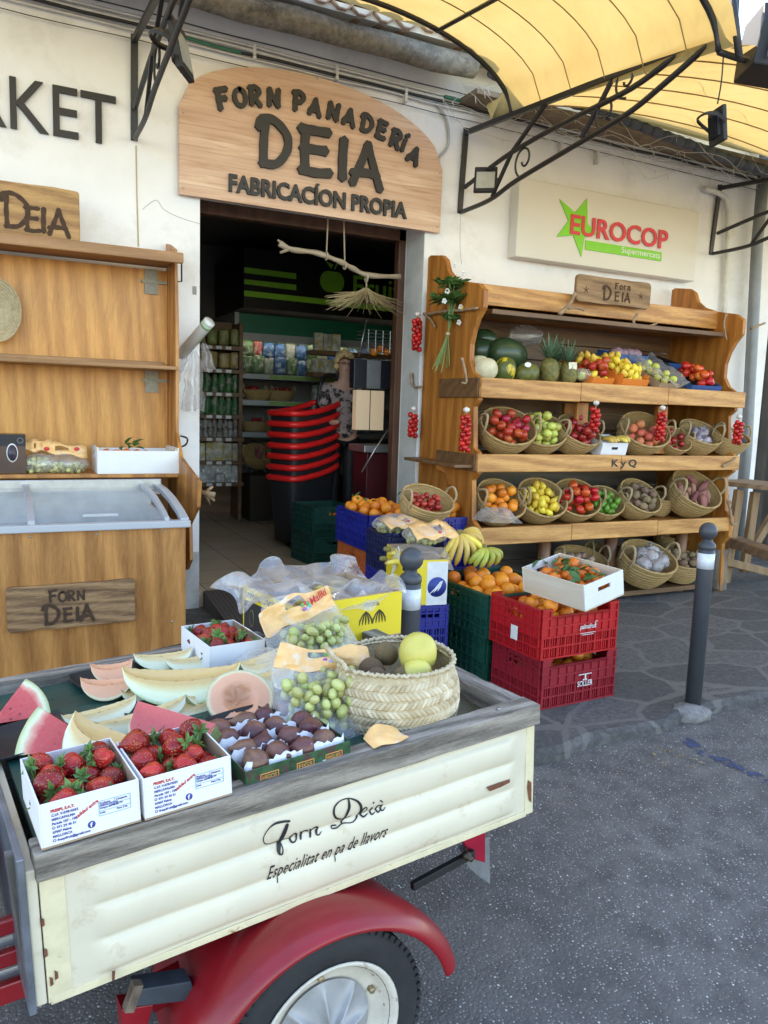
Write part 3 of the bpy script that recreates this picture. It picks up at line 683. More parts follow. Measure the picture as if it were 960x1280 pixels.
p = aty(0,291,5.36); q = aty(100,297,5.36)
carved('carved_sign', 'carved wooden name board standing on top of the empty left shelf unit', wallM(-.62,5.36,2.40), q.x+.62, .36, .04,
       [('D',.62+aty(2,270,5.36).x,.10,.185,.14),('E',.62+aty(30,270,5.36).x,.09,.135,.17),('I',.62+aty(50,272,5.36).x,.09,.14,.2),('A',.62+aty(61,275,5.36).x,.08,.15,.17),
        ('F',.04,.10,.17,.12),('O',.17,.10,.13,.12),('R',.30,.10,.13,.12),('N',.42,.10,.13,.12)], wood('honey_board', (.24,.11,.03),(.55,.32,.11),'x',1.6,.5, bump=.6), False, .02)
p = aty(9,792,4.272); q = aty(170,777,4.272)
carved('carved_sign', 'deeply carved wavy grained name plank screwed to the freezer front', wallM(p.x,4.272,p.z,.01), q.x-p.x, .235, .028,
       [('F',.20,.145,.06,.22),('O',.245,.145,.05,.24),('R',.29,.145,.05,.24),('N',.335,.145,.05,.24),('D',.17,.03,.095,.18),('E',.265,.035,.07,.2),('I',.325,.035,.07,.24),('A',.35,.03,.085,.19)], wood('wavy_carved_wood', (.10,.042,.015), (.50,.29,.13), 'x', 2.2, .5, True, None, 2.0), False, .02)

# ================================================================== right display unit
XL, XR, YFR, YB = 3.06, 5.70, 4.705, 5.575
un = thing('display_shelf', 'large stained pine fruit display stand with three tiers of baskets against the white wall', 'display stand', (4.4, 5.1, 0))
prof = [(534,640),(535,322),(538,319),(552,319),(557,324),(560,338),(566,346),(577,351),(598,354),(605,362),(604,384),(597,398),(592,412),(588,430),(587,450),(591,464),(598,472),(598,500),(592,508),(592,560),(597,566),(597,592),(590,600),(590,650),(596,660),(594,690),(588,700),(588,742)]
def panel(x, name):
    pts = []
    for px_, py_ in prof[1:]:
        p = atx(px_, py_, XL); pts.append((min(p.y, YB), p.z))
    pts = [(YB, 0)] + [(min(p_[0],YB), p_[1]) for p_ in pts]; pts[-1] = (pts[-1][0], .0)
    M = Matrix(((0,0,1,x),(1,0,0,0),(0,1,0,0),(0,0,0,1))); b = MB(); b.prism(pts, (0,.04), M); return b.build(name, PINEZ, un, world=True, bevel=.006)
panel(XL, 'side_panel'); panel(XR-.04, 'side_panel')
for k, (z0, z1) in enumerate(((1.595,1.735),(1.068,1.193),(.534,.662))):
    b = MB(); x0 = XL-.012; nseg = 3 if k != 1 else 2
    for i in range(nseg):
        a = x0+(XR+.02-x0)*i/nseg; c = x0+(XR+.02-x0)*(i+1)/nseg-.003; b.box((a, YFR-.035, z0+.004*i), (c, YFR, z1+.004*((i+k)%2)))
    b.build('shelf_front', PINEL, un, world=True, bevel=.007)
    b = MB(); b.box((XL-.02, YFR+.002, z0), (XL, YFR+.55, z1)); b.build('side_rail', PINED, un, world=True, bevel=.005)
    b = MB(); b.box((XL+.042, YFR+.001, z1-.045), (XR-.042, YB-.02, z1-.02)); b.build('shelf_board', PINE if k else mat('pale_shelf', (.5,.47,.42), .7), un, world=True)
for x, y in ((4.02,4.80),(4.86,4.80),(4.30,5.3)):
    b = MB(); b.box((x,y,1.20),(x+.11,y+.04,1.593)); b.build('upright', PINEZ, un, world=True, bevel=.005)
for x in (3.82, 4.50, 5.3): b = MB(); b.tube([(x,4.86,-.0),(x+.01,4.86,.3),(x,4.85,.53)], [.055,.05,.052], 8); b.build('log_post', wood('red_log', (.12,.05,.025), (.28,.13,.06), 'z'), un, world=True)
b = MB(); b.box((XL+.04,4.99,2.28),(XR-.04,5.02,2.43)); b.build('top_fascia', PINEL, un, world=True, bevel=.005)
b = MB(); b.box((XL+.16,4.84,2.20),(XR-.10,4.99,2.235)); b.build('canopy_edge', PINED, un, world=True, bevel=.004)
b = MB(); b.box((XL+.04,5.02,2.40),(XR-.04,YB,2.43)); b.box((XL+.04,4.99,2.235),(XR-.04,5.5,2.25)); b.build('top_board', PINE, un, world=True)
b = MB()
for i in range(8): b.box((XL+.04,5.50,1.22+i*.146),(XR-.04,5.53,1.36+i*.146))
b.build('back_board', PINED, un, world=True, bevel=.004)
b = MB()
for i in range(7): b.box((XL+.04,5.54,.06+i*.16),(XR-.04,5.56,.215+i*.16))
b.build('back_board', wood('grey_back_boards', (.10,.085,.07), (.20,.17,.14), 'x'), un, world=True, bevel=.004)
textp = [aty(764,588,YFR-.036), aty(795,588,YFR-.036)]
textfit('K y Q', textp[1].x-textp[0].x, .075, wallM(textp[0].x, YFR-.0365, 1.088), 'price_mark', BLACKINK, un, .002, .02)
# side ledge with curved bracket
b = MB(); b.box((XL-.17,YFR+.02,1.095),(XL-.022,5.5,1.118)); b.build('side_ledge', PINED, un, world=True, bevel=.004)
b = MB(); M = Matrix(((1,0,0,0),(0,0,1,5.02),(0,1,0,0),(0,0,0,1)))
b.prism([(XL,1.094),(XL-.14,1.094),(XL-.13,1.06),(XL-.06,1.03),(XL-.04,.95),(XL,.93)], (0,.03), M); b.build('ledge_bracket', PINEZ, un, world=True)
# branch hooks nailed to the stand
b = MB()
def stick(pxs, y=None, x=None, z=None, r=.012, tgt=None):
    P = [aty(*q,y) if y is not None else atx(*q,x) for q in pxs]; P = smoothpts(P, 4); n = len(P)
    b = MB(); b.tube(P, [r*(1-.35*i/n)*(1+.12*sin(i*1.9)) for i in range(n)], 7); b.build('branch_hook', STICK, un, world=True)
stick([(535,393),(555,389),(575,388),(597,385)], x=XL-.03, r=.014); stick([(530,392),(538,399),(544,409)], x=XL-.03, r=.012)
stick([(514,466),(515,480),(520,484),(528,483)], x=XL-.04, r=.013)
stick([(577,447),(581,462),(583,478),(577,478)], y=YFR-.05, r=.010)
stick([(699,393),(712,380),(719,366)], y=4.86, r=.018); stick([(710,385),(722,385),(730,388)], y=4.85, r=.012)
stick([(797,392),(792,402),(800,410),(822,404)], y=4.86, r=.011)
stick([(939,411),(948,407),(956,404)], y=4.75, r=.012); stick([(908,392),(905,405),(908,425)], y=4.7, r=.010)
stick([(910,625),(913,640),(915,655),(921,654)], y=YFR-.05, r=.013); stick([(903,583),(912,578),(920,572)], y=YFR-.05, r=.012)

# ================================================================== left shelf unit
lu = thing('shelf_unit', 'empty varnished plywood wall shelf unit behind the chest freezer', 'shelf unit', (.2,5.4,0))
b = MB(); b.box((-2.2,5.52,.25),(1.05,5.545,2.36)); b.build('back_panel', PLY, lu, world=True)
sp = [(205,310),(214,306),(221,312),(223,400),(223,540),(229,572),(244,592),(252,602),(250,634),(240,655),(241,700),(236,712),(214,712)]
pts = []
for q in sp:
    p = atx(q[0], q[1], 1.07); pts.append((min(p.y,5.575), p.z))
pts = [(5.575,pts[0][1])]+pts[1:]+[(5.575, pts[-1][1])]
M = Matrix(((0,0,1,1.052),(1,0,0,0),(0,1,0,0),(0,0,0,1))); b = MB(); b.prism(pts, (0,.022), M); b.build('side_panel', PLYD, lu, world=True, bevel=.004)
b = MB(); b.box((-2.2,5.16,2.385),(1.05,5.56,2.405)); b.box((-2.2,5.14,2.36),(1.08,5.17,2.425)); b.build('top_board', wood('varnished_trim', (.26,.12,.04),(.42,.22,.09),'x'), lu, world=True, bevel=.006)
b = MB(); b.box((-2.2,5.17,1.695),(1.05,5.52,1.72)); b.build('shelf', MT['varnished_trim'], lu, world=True, bevel=.006)
b = MB(); b.box((-2.2,5.46,1.722),(1.02,5.49,1.755)); b.build('shelf_lip', MT['varnished_trim'], lu, world=True, bevel=.006)
b = MB(); b.box((-2.2,5.14,1.005),(1.05,5.52,1.03)); b.build('shelf', PLYD, lu, world=True, bevel=.005)
for z in (2.27, 1.62):
    b = MB(); b.box((.88,5.50,z),(1.045,5.519,z+.02)); b.box((.90,5.505,z-.07),(.985,5.519,z+.09)); b.build('metal_plate', mat('dull_plate', (.30,.28,.22), .6, .2, 40), lu, world=True)
b = MB(); stickp = [atx(240,612,1.09), atx(256,616,1.15), atx(268,619,1.2)]
b.tube(stickp, [.018,.014,.02], 8); 
for d in ((266,608),(268,626),(262,630)): b.tube([stickp[1], atx(*d,1.2)], [.012,.009], 6)
b.build('root_knob', STICK, lu, world=True)
b = MB(); b.tube(smoothpts([atx(222,560,1.1),atx(232,556,1.12),atx(234,548,1.12),atx(226,545,1.1)],4), .006, 6); b.build('hook', IRON, lu, world=True)
b = MB(); b.tube([atx(224,328,1.08),atx(227,328,1.1),atx(227,352,1.1),atx(222,352,1.08)], .006, 6); b.build('hook', IRON, lu, world=True)

# ================================================================== chest freezer
fz = thing('chest_freezer', 'white chest freezer with sliding curved glass lids boxed in brown plywood', 'freezer', (0,4.7,0))
b = MB(); b.box((-1.3,4.30,0.0),(.915,4.318,.815)); b.build('front_panel', PLYD, fz, world=True, bevel=.003)
b = MB(); b.box((.895,4.32,0),(.915,5.1,.80)); b.build('side_panel', PLYD, fz, world=True, bevel=.003)
LG = mat('freezer_light_grey', (.40,.42,.45), .35, .03, 5)
prof_f = [(4.285,.815),(4.285,.850),(4.42,.885),(4.65,.925),(4.9,.95),(5.12,.955)]
def lidz(y):
    for (a,z0),(c,z1) in zip(prof_f[1:],prof_f[2:]):
        if a <= y <= c: return z0+(z1-z0)*(y-a)/(c-a)
    return .85
def rib(x0, x1, m_, name, up=.0):
    b = MB(); ys = [4.285+(5.12-4.285)*i/14 for i in range(15)]
    pts = [(y, lidz(y)+.012+up) for y in ys]+[(y, lidz(y)-.02) for y in ys[::-1]]
    b.prism(pts, (0, x1-x0), Matrix(((0,0,1,x0),(1,0,0,0),(0,1,0,0),(0,0,0,1)))); return b.build(name, m_, fz, world=True, bevel=.004)
rib(.885,.93,LG,'lid_frame',.002); rib(.80,.825,LG,'lid_rail',.008); rib(.12,.155,LG,'lid_rail',.010); rib(-.55,-.50,LG,'lid_rail',.012)
b = MB(); b.box((-1.3,4.262,.813),(.935,4.32,.852)); b.build('front_trim', LG, fz, world=True, bevel=.006)
b = MB(); b.box((-1.3,5.10,.9),(.93,5.13,1.0)); b.build('rear_trim', STEEL, fz, world=True, bevel=.004)
t = NT('freezer_glass'); t.inp('Base Color',(.75,.8,.82,1)); t.inp('Roughness',.04); t.inp('Alpha',.16); t.inp('Specular IOR Level',.9); GLS = t.m; MT['freezer_glass'] = GLS
for x0, x1, dz in ((-.5,.12,.0),(.165,.79,-.004)):
    b = MB(); ys = [4.32+(5.10-4.32)*i/12 for i in range(13)]; vs = []
    for y in ys: vs += [(x0,y,lidz(y)+dz),(x1,y,lidz(y)+dz)]
    b.smooth = True; b.add(vs, [(2*i,2*i+1,2*i+3,2*i+2) for i in range(12)]); b.build('glass_lid', GLS, fz, world=True)
    b = MB(); b.box((x0+.22,4.33,lidz(4.34)+.012),(x0+.40,4.345,lidz(4.34)+.028)); b.build('lid_handle', LG, fz, world=True, bevel=.004)
b = MB(); b.box((-1.28,4.33,.55),(.86,5.09,.56)); b.box((-1.28,5.07,.55),(.86,5.09,.93)); b.box((.85,4.33,.55),(.862,5.09,.84)); b.box((-1.28,4.322,.55),(.86,4.33,.81)); b.build('liner', mat('freezer_liner', (.40,.42,.43), .5), fz, world=True)
for i,(x,y,c) in enumerate(((.28,4.5,(.6,.6,.6)),(.48,4.62,(.55,.6,.62)),(.66,4.9,(.35,.42,.5)),(.25,4.85,(.08,.15,.35)),(-.02,4.55,(.5,.52,.55)),(-.2,4.8,(.1,.3,.5)),(-.35,4.55,(.6,.55,.5)),(-.1,4.9,(.55,.1,.1)))):
    b = MB(); b.box((-.09,-.07,0),(.09,.07,.05)); o = b.build('frozen_food_pack', mat('pack%d'%i, c, .5), None, bevel=.012)
    o.location = (x,y,.60+.03*(i%3)); o.rotation_euler = (random.uniform(-.2,.2),random.uniform(-.2,.2),random.uniform(-.6,.6)); o.name = 'frozen_food_pack'
    tag(o, 'frozen food pack lying under the sliding glass of the chest freezer', 'frozen food', 'frozen food packs inside the freezer')
b = MB()
for x, y in ((.13,.79),(.45,.79),(.80,.79),(.84,.28)): b.lathe([(.007,0),(.005,.004)], 8, wallM(x,4.30,y))
b.build('screw', STEEL, fz, world=True)

# ---- picnic table and bench on the right
tb = thing('picnic_table', 'rustic wooden picnic table and bench beyond the display stand', 'table', (7,5.4,0))
OW = wood('worn_table_wood', (.20,.135,.08), (.40,.29,.19), 'x', .8, .65); OWZ = wood('worn_table_wood_z', (.20,.12,.06), (.36,.22,.11), 'z', .8, .65)
z = .93; a = atz(899,600,z); c = atz(985,609,z); d = (c-a).normalized(); n_ = V((-d.y,d.x,0)); L = 2.0
for k in range(3):
    b = MB(); o = a+n_*(.17*k); b.bar(o+V((0,0,-.02)), o+d*L+V((0,0,-.02)), .155, .045); b.build('tabletop_board', OW, tb, world=True, bevel=.006)
z = .42; e = atz(893,663,z); f = atz(985,694,z); d2_ = (f-e).normalized()
b = MB(); b.bar(e+V((0,0,-.04)), e+d2_*1.6+V((0,0,-.04)), .16, .09); b.build('bench_seat', wood('bench_wood', (.16,.085,.04), (.33,.21,.12), 'x', .8), tb, world=True, bevel=.01)
b = MB(); g = lambda px_,py_,y: aty(px_,py_,y)
b.bar(g(924,612,4.95), g(905,735,4.95), .09, .05, up=(0,1,0)); b.build('leg', OWZ, tb, world=True, bevel=.004)
b = MB(); b.bar(g(944,615,5.0), g(930,715,5.0), .09, .05, up=(0,1,0)); b.build('leg', OWZ, tb, world=True, bevel=.004)
b = MB(); b.bar(g(985,612,5.05), g(938,690,5.05), .08, .05, up=(0,1,0)); b.build('brace', OWZ, tb, world=True, bevel=.004)
b = MB(); b.bar(g(900,700,4.9), g(1000,725,4.9), .06, .07, up=(0,0,1)); b.build('lower_rail', OWZ, tb, world=True, bevel=.004)
q = atz(900,738,0)
b = MB(); b.lathe([(.075,0),(.085,.02),(.07,.12),(.066,.28),(.072,.36)], 12, Matrix.Translation((q.x+.02,q.y+.05,0)), fn=lambda a,i: 1+.09*sin(3*a+i)); b.build('stump_leg', wood('grey_stump', (.13,.10,.075), (.30,.25,.20), 'z', 1.3, .9, True, None, 1.5), tb, world=True)
# dark tarp / shutter beyond the wall, grey pipe
tp = thing('roller_curtain', 'dark brown heavy curtain hanging beyond the end of the white wall', 'curtain', (7.6,5.8,0))
b = MB(); P = []
for i in range(90):
    x = 7.12+i*.03; P.append((x, 5.85+.05*sin(i*.9)+.025*sin(i*2.3)))
vs = []
for x,y in P: vs += [(x,y,-.05),(x+.01,y+.03,4.3)]
b.smooth = True; b.add(vs, [(2*i,2*i+1,2*i+3,2*i+2) for i in range(len(P)-1)]); b.build('cloth', mat('dark_brown_cloth', (.055,.048,.042), .9, .25, 4, .3, 60), tp, world=True)
b = MB(); b.box((7.1,6.0,-.1),(11,6.1,4.3)); b.build('frame', DARK, tp, world=True)
pp = thing('drainpipe', 'grey galvanised drainpipe at the right end of the white wall', 'pipe', (7.12,5.5,0))
b = MB(); b.tube([aty(927,560,5.45)+V((.07,0,-1.2)), aty(927,560,5.45)+V((.07,0,0)), aty(944,300,5.45)+V((.03,0,0)), aty(944,300,5.45)+V((.03,0,.9))], .055, 12); b.build('pipe', mat('galvanised_grey', (.20,.22,.235), .5, .1, 12, metal=.3), pp, world=True)
b = MB(); 
for zz in (1.3,2.2,2.9): b.lathe([(.065,0),(.065,.03)], 12, Matrix.Translation((7.17,5.45,zz)))
b.build('clamp', STEEL, pp, world=True)
# ================================================================== fruit
FM = dict(
 orange=fruitmat('orange_peel', (.80,.27,.022), (.74,.21,.015), .42, 90, .3, huevar=.015),
 mandarin=fruitmat('mandarin_peel', (.78,.20,.02), (.66,.13,.012), .38, 80, .3, huevar=.015),
 lemon=fruitmat('lemon_peel', (.78,.56,.06), (.70,.46,.04), .42, 80, .25),
 red_apple=fruitmat('red_apple_skin', (.40,.014,.016), (.56,.14,.04), .28, 40, .04, ((.55,.30,.14),40,.03), blend=(.5,.75), nscale=3, stretch=(2,2,.5)),
 plum=fruitmat('dark_red_skin', (.26,.010,.012), (.42,.035,.022), .25, 30, .03, huevar=.01),
 green_apple=fruitmat('green_apple_skin', (.48,.52,.09), (.60,.55,.14), .3, 40, .04),
 tomato=fruitmat('tomato_skin', (.62,.09,.02), (.55,.05,.015), .22, 10, .02),
 cherry=fruitmat('cherry_tomato_skin', (.50,.014,.010), (.36,.008,.008), .25, 10, .02, huevar=.0),
 lime=fruitmat('lime_skin', (.07,.20,.02), (.16,.30,.03), .35, 60, .15),
 potato=fruitmat('brown_potato_skin', (.26,.17,.095), (.15,.095,.055), .8, 50, .3),
 kiwi=fruitmat('kiwi_skin', (.15,.095,.045), (.10,.06,.03), .85, 140, .5),
 sweet=fruitmat('sweet_potato_skin', (.36,.15,.11), (.27,.11,.08), .75, 40, .4),
 peach=fruitmat('peach_skin', (.68,.20,.10), (.52,.07,.05), .6, 40, .05, blend=(.4,.6), nscale=4),
 onion=fruitmat('onion_skin', (.30,.17,.12), (.42,.28,.20), .45, 30, .1, stretch=(3,3,.4)),
 banana=fruitmat('banana_peel', (.72,.52,.09), (.66,.50,.14), .45, 30, .05, ((.10,.055,.02),22,.08), nscale=4),
 greenbanana=fruitmat('green_banana_peel', (.36,.42,.06), (.55,.50,.10), .45, 30, .05, ((.07,.05,.02),26,.08), nscale=4),
 grape=fruitmat('green_grape_skin', (.50,.50,.19), (.36,.38,.12), .2, 30, .03, sss=.15, nscale=20),
 fig=fruitmat('fig_skin', (.10,.032,.034), (.22,.10,.06), .4, 40, .1, ((.35,.25,.18),60,.03), nscale=8, stretch=(3,3,.6)),
 melonrind=fruitmat('pale_netted_rind', (.62,.58,.40), (.50,.46,.28), .6, 60, .3, nscale=20),
 darkmelon=fruitmat('dark_green_rind', (.018,.045,.018), (.04,.075,.03), .3, 30, .08),
 piel=fruitmat('mottled_green_rind', (.07,.09,.02), (.15,.16,.03), .45, 18, .2, nscale=24),
)
LEAF = mat('leaf_green', (.05,.12,.025), .5, .35, 14); LEAF2 = mat('calyx_green', (.10,.20,.045), .5, .35, 30); STEM = mat('stem_brown', (.14,.11,.05), .8, .3)
def m_straw():
    t = NT('strawberry_skin'); co = t.coord(rnd=True); vo = t.n('TexVoronoi'); vo.inputs['Scale'].default_value = 190; t.l(co, vo.inputs[0])
    f = t.noise(co, 22, 3); c = t.ramp(f, [(.3, (.22,.006,.010)), (.55, (.42,.012,.012)), (.8, (.58,.07,.02))])
    oi = t.n('ObjectInfo'); hs = t.n('HueSaturation'); t.l(c, hs.inputs['Color']); t.l(t.math('ADD', t.math('MULTIPLY', oi.outputs['Random'], .6), .6), hs.inputs['Value'])
    c = t.mix(t.ramp(vo.outputs['Distance'], [(.16, 1.0), (.28, 0.0)]), hs.outputs[0], (.50,.22,.05)); t.col(c); t.inp('Roughness', .25)
    t.bump(t.ramp(vo.outputs['Distance'], [(.1, .0), (.45, 1.0)]), .9, .0022); return t.m
FM['strawberry'] = m_straw()
PROTO = {}
HIDE = V((0,0,-50))
def proto(kind, name, build):
    """keeps mesh data for a kind of fruit (root mesh + child meshes)"""
    o = build(); PROTO[kind] = (name, o.data, [(c.name.split('.')[0], c.data) for c in kids(o)])
    for c in kids(o): bpy.data.objects.remove(c)
    bpy.data.objects.remove(o)
def sph(kind, name, r=.038, sc=(1,1,1), mm=None, dimple=0, stem=False, lump=0, tip=0, seg=18, ring=12):
    def f(p):
        q = 1.0
        if dimple: q -= dimple*math.exp(-((1-abs(p.z))*14)) if p.z > 0 else dimple*.6*math.exp(-((1-abs(p.z))*14))
        if lump: q += lump*noise.noise(p*1.6+V((ord(kind[0]),0,0)))
        if tip: q += tip*max(0, abs(p.z)-.86)*7*(1 if p.z > 0 else .6)
        return q
    def bd():
        b = MB(); b.ball((0,0,0), r, seg, ring, sc, fn=f); o = b.build(name, FM[mm or kind])
        if stem:
            b = MB(); b.tube([(0,0,r*sc[2]*.75),(.002,.001,r*sc[2]*1.12)], .0018, 5); b.build('stem', STEM, o)
        return o
    proto(kind, name, bd)
sph('orange','orange', .038, (1,1,.95), dimple=.10, lump=.05)
sph('mandarin','mandarin', .031, (1,1,.84), dimple=.16, lump=.07)
sph('lemon','lemon', .029, (.92,.92,1.15), lump=.08, tip=.25)
sph('red_apple','apple', .037, (1,1,.93), dimple=.32, stem=True, lump=.05)
sph('green_apple','apple', .036, (1,1,.93), dimple=.32, stem=True, lump=.05)
sph('plum','plum', .033, (1,1,.97), dimple=.15, lump=.04)
sph('tomato','tomato', .036, (1,1,.80), dimple=.22, lump=.08)
sph('cherry','cherry_tomato', .0235, (1,1,1), dimple=.06)
sph('lime','lime', .028, (.92,.92,1.1), lump=.06, tip=.15)
sph('potato','potato', .032, (1.1,.9,.8), lump=.25)
sph('kiwi','kiwi', .036, (.92,.92,1.05), lump=.06, tip=-.05)
sph('sweet','sweet_potato', .036, (.8,.75,2.0), lump=.35)
sph('peach','peach', .036, (1,1,.95), dimple=.2, lump=.05)
sph('onion','onion', .036, (1,1,.9), tip=.3, lump=.05)
sph('grape','grape', .012, (.92,.92,1.15), seg=10, ring=8)
sph('pome','pomelo', .058, (1,1,1.02), mm='green_apple', dimple=.05, lump=.04)
def _straw():
    b = MB(); pr = []; 
    for i in range(13):
        t_ = i/12; z = .026-.056*t_; r = .0245*(sin(min(1,t_*2.1+.12)*pi/2))*(1-.97*max(0,(t_-.28)/.72)**1.9)
        pr.append((max(r,.0006), z))
    b.lathe(pr[::-1], 16, fn=lambda a,i: 1+.05*sin(2*a+1)+.03*sin(3*a))
    o = b.build('strawberry', FM['strawberry'])
    b = MB(); rr = random.Random(5)
    for k in range(9):
        a = k*2*pi/9+rr.uniform(-.2,.2); L = rr.uniform(.016,.026); up = rr.uniform(.000,.012); ca, sa = cos(a), sin(a); w_ = .0052
        P = [(0,0,.028),(ca*L*.5-sa*w_,sa*L*.5+ca*w_,.029+up*.5),(ca*L,sa*L,.024+up),(ca*L*.5+sa*w_,sa*L*.5-ca*w_,.029+up*.5),(ca*L*.5,sa*L*.5,.027+up*.4)]
        b.add(P, [(0,1,4),(1,2,4),(2,3,4),(3,0,4)])
    b.tube([(0,0,.026),(.002,.003,.036),(.006,.004,.045)], .0013, 4); b.build('calyx', LEAF2, o, solid=0); return o
proto('strawberry','strawberry',_straw)
def _fig():
    b = MB(); b.lathe([(.001,-.026),(.014,-.024),(.022,-.014),(.0235,-.004),(.020,.008),(.012,.018),(.006,.025),(.003,.033),(.001,.034)], 16, fn=lambda a,i: 1+.03*sin(7*a)); return b.build('fig', FM['fig'])
proto('fig','fig',_fig)
LAB = {}
def fruit(kind, M, label, group, cat=None, s=1.0, rnd=True, name=None):
    nm, me, ch = PROTO[kind]; o = bpy.data.objects.new(name or nm, me); COL.objects.link(o)
    loc, q, sc = M.decompose(); o.location = loc
    e = Euler((random.uniform(-.9,.9), random.uniform(-.9,.9), random.uniform(0,6.28))) if rnd is True else (rnd if rnd else Euler((0,0,0)))
    o.rotation_euler = (q.to_matrix() @ e.to_matrix()).to_euler(); k = s*random.uniform(.93,1.06); o.scale = (k,k,k)
    for cn, cm in ch:
        c = bpy.data.objects.new(cn, cm); COL.objects.link(c); c.parent = o
    return tag(o, label, cat or nm.replace('_',' '), group)
def heap(w_, d_, r, n, floor=0.0, ell=False, K=30, slope=0.0):
    S_ = []
    for i in range(n):
        best = None
        for k in range(K):
            x = random.uniform(-w_/2+r, w_/2-r) if w_ > 2*r else 0; y = random.uniform(-d_/2+r, d_/2-r) if d_ > 2*r else 0
            if ell and (x/(max(w_/2-r,1e-3)))**2+(y/(max(d_/2-r,1e-3)))**2 > 1: continue
            z = (floor(x,y) if callable(floor) else floor)+r+slope*y
            for (a,c,e) in S_:
                q = (a-x)**2+(c-y)**2
                if q < 4*r*r: z = max(z, e+sqrt(4*r*r-q)*.97)
            if best is None or z < best[2]: best = (x,y,z)
        if best: S_.append(best)
    return S_
def fill(kind, M, w_, d_, r, n, label, group, floor=0, ell=False, s=1.0, slope=0.0, cat=None, tiltfix=None):
    for x,y,z in heap(w_, d_, r*.97, n, floor, ell, slope=slope):
        fruit(kind, Matrix.Translation(M @ V((x,y,z))), label, group, cat, s)

# ================================================================== plastic crates
def crate(label, w_, d_, h_, M, c, name='plastic_crate', dip=True, mirror=False, group=None, cat='crate', extras=None):
    loc, q, sc = M.decompose(); t = thing(name, label, cat, loc, q.to_euler(), group)
    m_ = mat('crate_%d_%d_%d'%tuple(int(x*999) for x in c), c, .38, .12, 10, .04, 50, dirt=(tuple(x*.5+.04 for x in c), 7, .6, .25))
    def side(W, M2, hole=True, dp=False, nm='side'):
        b = MB(); T = .005; R = .013
        bx = lambda x0,x1,z0,z1,t0=-T,t1=0: b.box((x0,t0,z0),(x1,t1,z1), M2)
        for z in (0,.22,.42,.62,.80): bx(0,W,z*h_,z*h_+.009,-R,.0015)
        nv = max(5,int(W/.052))
        for i in range(nv+1): x = i*(W-.008)/nv; bx(x,x+.008,0,h_*.97 if not (dp and .1 < i/nv < .9) else h_*.80,-R+.001,.0025)
        ns = int(W/.0145)
        for i in range(ns): x = i*W/ns; bx(x,x+.0075,.01,h_*.42)
        bx(0,W,h_*.42,h_*.62)
        hw = .058 if hole else 0
        if dp:
            bx(0,W*.12,h_*.62,h_); bx(W*.88,W,h_*.62,h_); bx(W*.12,W*.88,h_*.62,h_*.80); bx(W*.115,W*.885,h_*.80,h_*.80+.012,-R,.003)
            bx(0,W*.125,h_-.012,h_,-R,.004); bx(W*.875,W,h_-.012,h_,-R,.004)
        else:
            bx(0,W/2-hw,h_*.62,h_); bx(W/2+hw,W,h_*.62,h_)
            bx(W/2-hw,W/2+hw,h_*.62,h_*.70); bx(W/2-hw,W/2+hw,h_*.86,h_); bx(0,W,h_-.014,h_,-R,.005)
        b.build(nm, m_, t)
    side(w_, Matrix(), dp=dip); side(w_, Matrix.Translation((w_,d_,0)) @ rz(pi), dp=dip)
    side(d_, Matrix.Translation((0,d_,0)) @ rz(-pi/2), nm='end'); side(d_, Matrix.Translation((w_,0,0)) @ rz(pi/2), nm='end')
    b = MB(); b.box((.004,.004,.003),(w_-.004,d_-.004,.009))
    for i in range(10): b.box((.01,.02+i*d_/10.5,.009),(w_-.01,.026+i*d_/10.5,.014))
    b.build('base', m_, t)
    return t
CREM = {'green':(.008,.065,.045),'red':(.44,.010,.014),'dred':(.27,.012,.022),'blue':(.012,.02,.22),'navy':(.012,.018,.07),'orange':(.50,.12,.03)}
def P2(a, b_):  # placement with yaw from two ground points
    d = b_-a; return Matrix.Translation(a) @ rz(atan2(d.y, d.x))
# red crates
M0 = P2(V((2.437,3.055,0)), V((2.947,3.082,0)))
t = crate('dark red plastic crate at the bottom of the stack on the pavement', .51, .39, .262, M0, CREM['dred']); 
INKW = mat('printed_white', (.66,.62,.62), .7)
textfit('SOLLER', .105, .03, M0 @ wallM(.24,-.0145,.088), 'printed_text', INKW, t, .0012, .01)
b = MB(); b.box((.245,-.0155,.15),(.285,-.0145,.155)); b.box((.30,-.0155,.15),(.335,-.0145,.155)); b.box((.288,-.0155,.122),(.297,-.0145,.156)); b.box((.275,-.0155,.12),(.305,-.0145,.126)); b.build('printed_mark', INKW, t)
fill('orange', M0 @ Matrix.Translation((.255,.195,0)), .46, .34, .037, 26, 'orange inside the lower dark red crate', 'oranges in the lower red crate', floor=.11)
M1 = Matrix.Translation((-.022,-.004,.264)) @ M0
t = crate('bright red plastic crate of oranges stacked on a darker red crate', .52, .40, .262, M1, CREM['red'])
textfit('palmafruit', .115, .035, M1 @ wallM(.25,-.0145,.128), 'printed_text', INKW, t, .0012, .012, .2)
b = MB(); b.tube([(.355,-.015,.155),(.36,-.015,.172),(.37,-.015,.17)], .003, 4); 
for i in range(2): b.box((.255+.012*i,-.0155,.112-.009*i),(.36-.012*i,-.0145,.115-.009*i))
b.build('printed_mark', INKW, t)
b = MB(); b.box((-.0155,.16,.06),(-.0145,.215,.135)); b.build('paper_label', WHITEP, t)
fill('orange', M1 @ Matrix.Translation((.26,.20,0)), .48, .36, .037, 44, 'orange heaped in the upper bright red crate', 'oranges in the bright red crate', floor=.10)
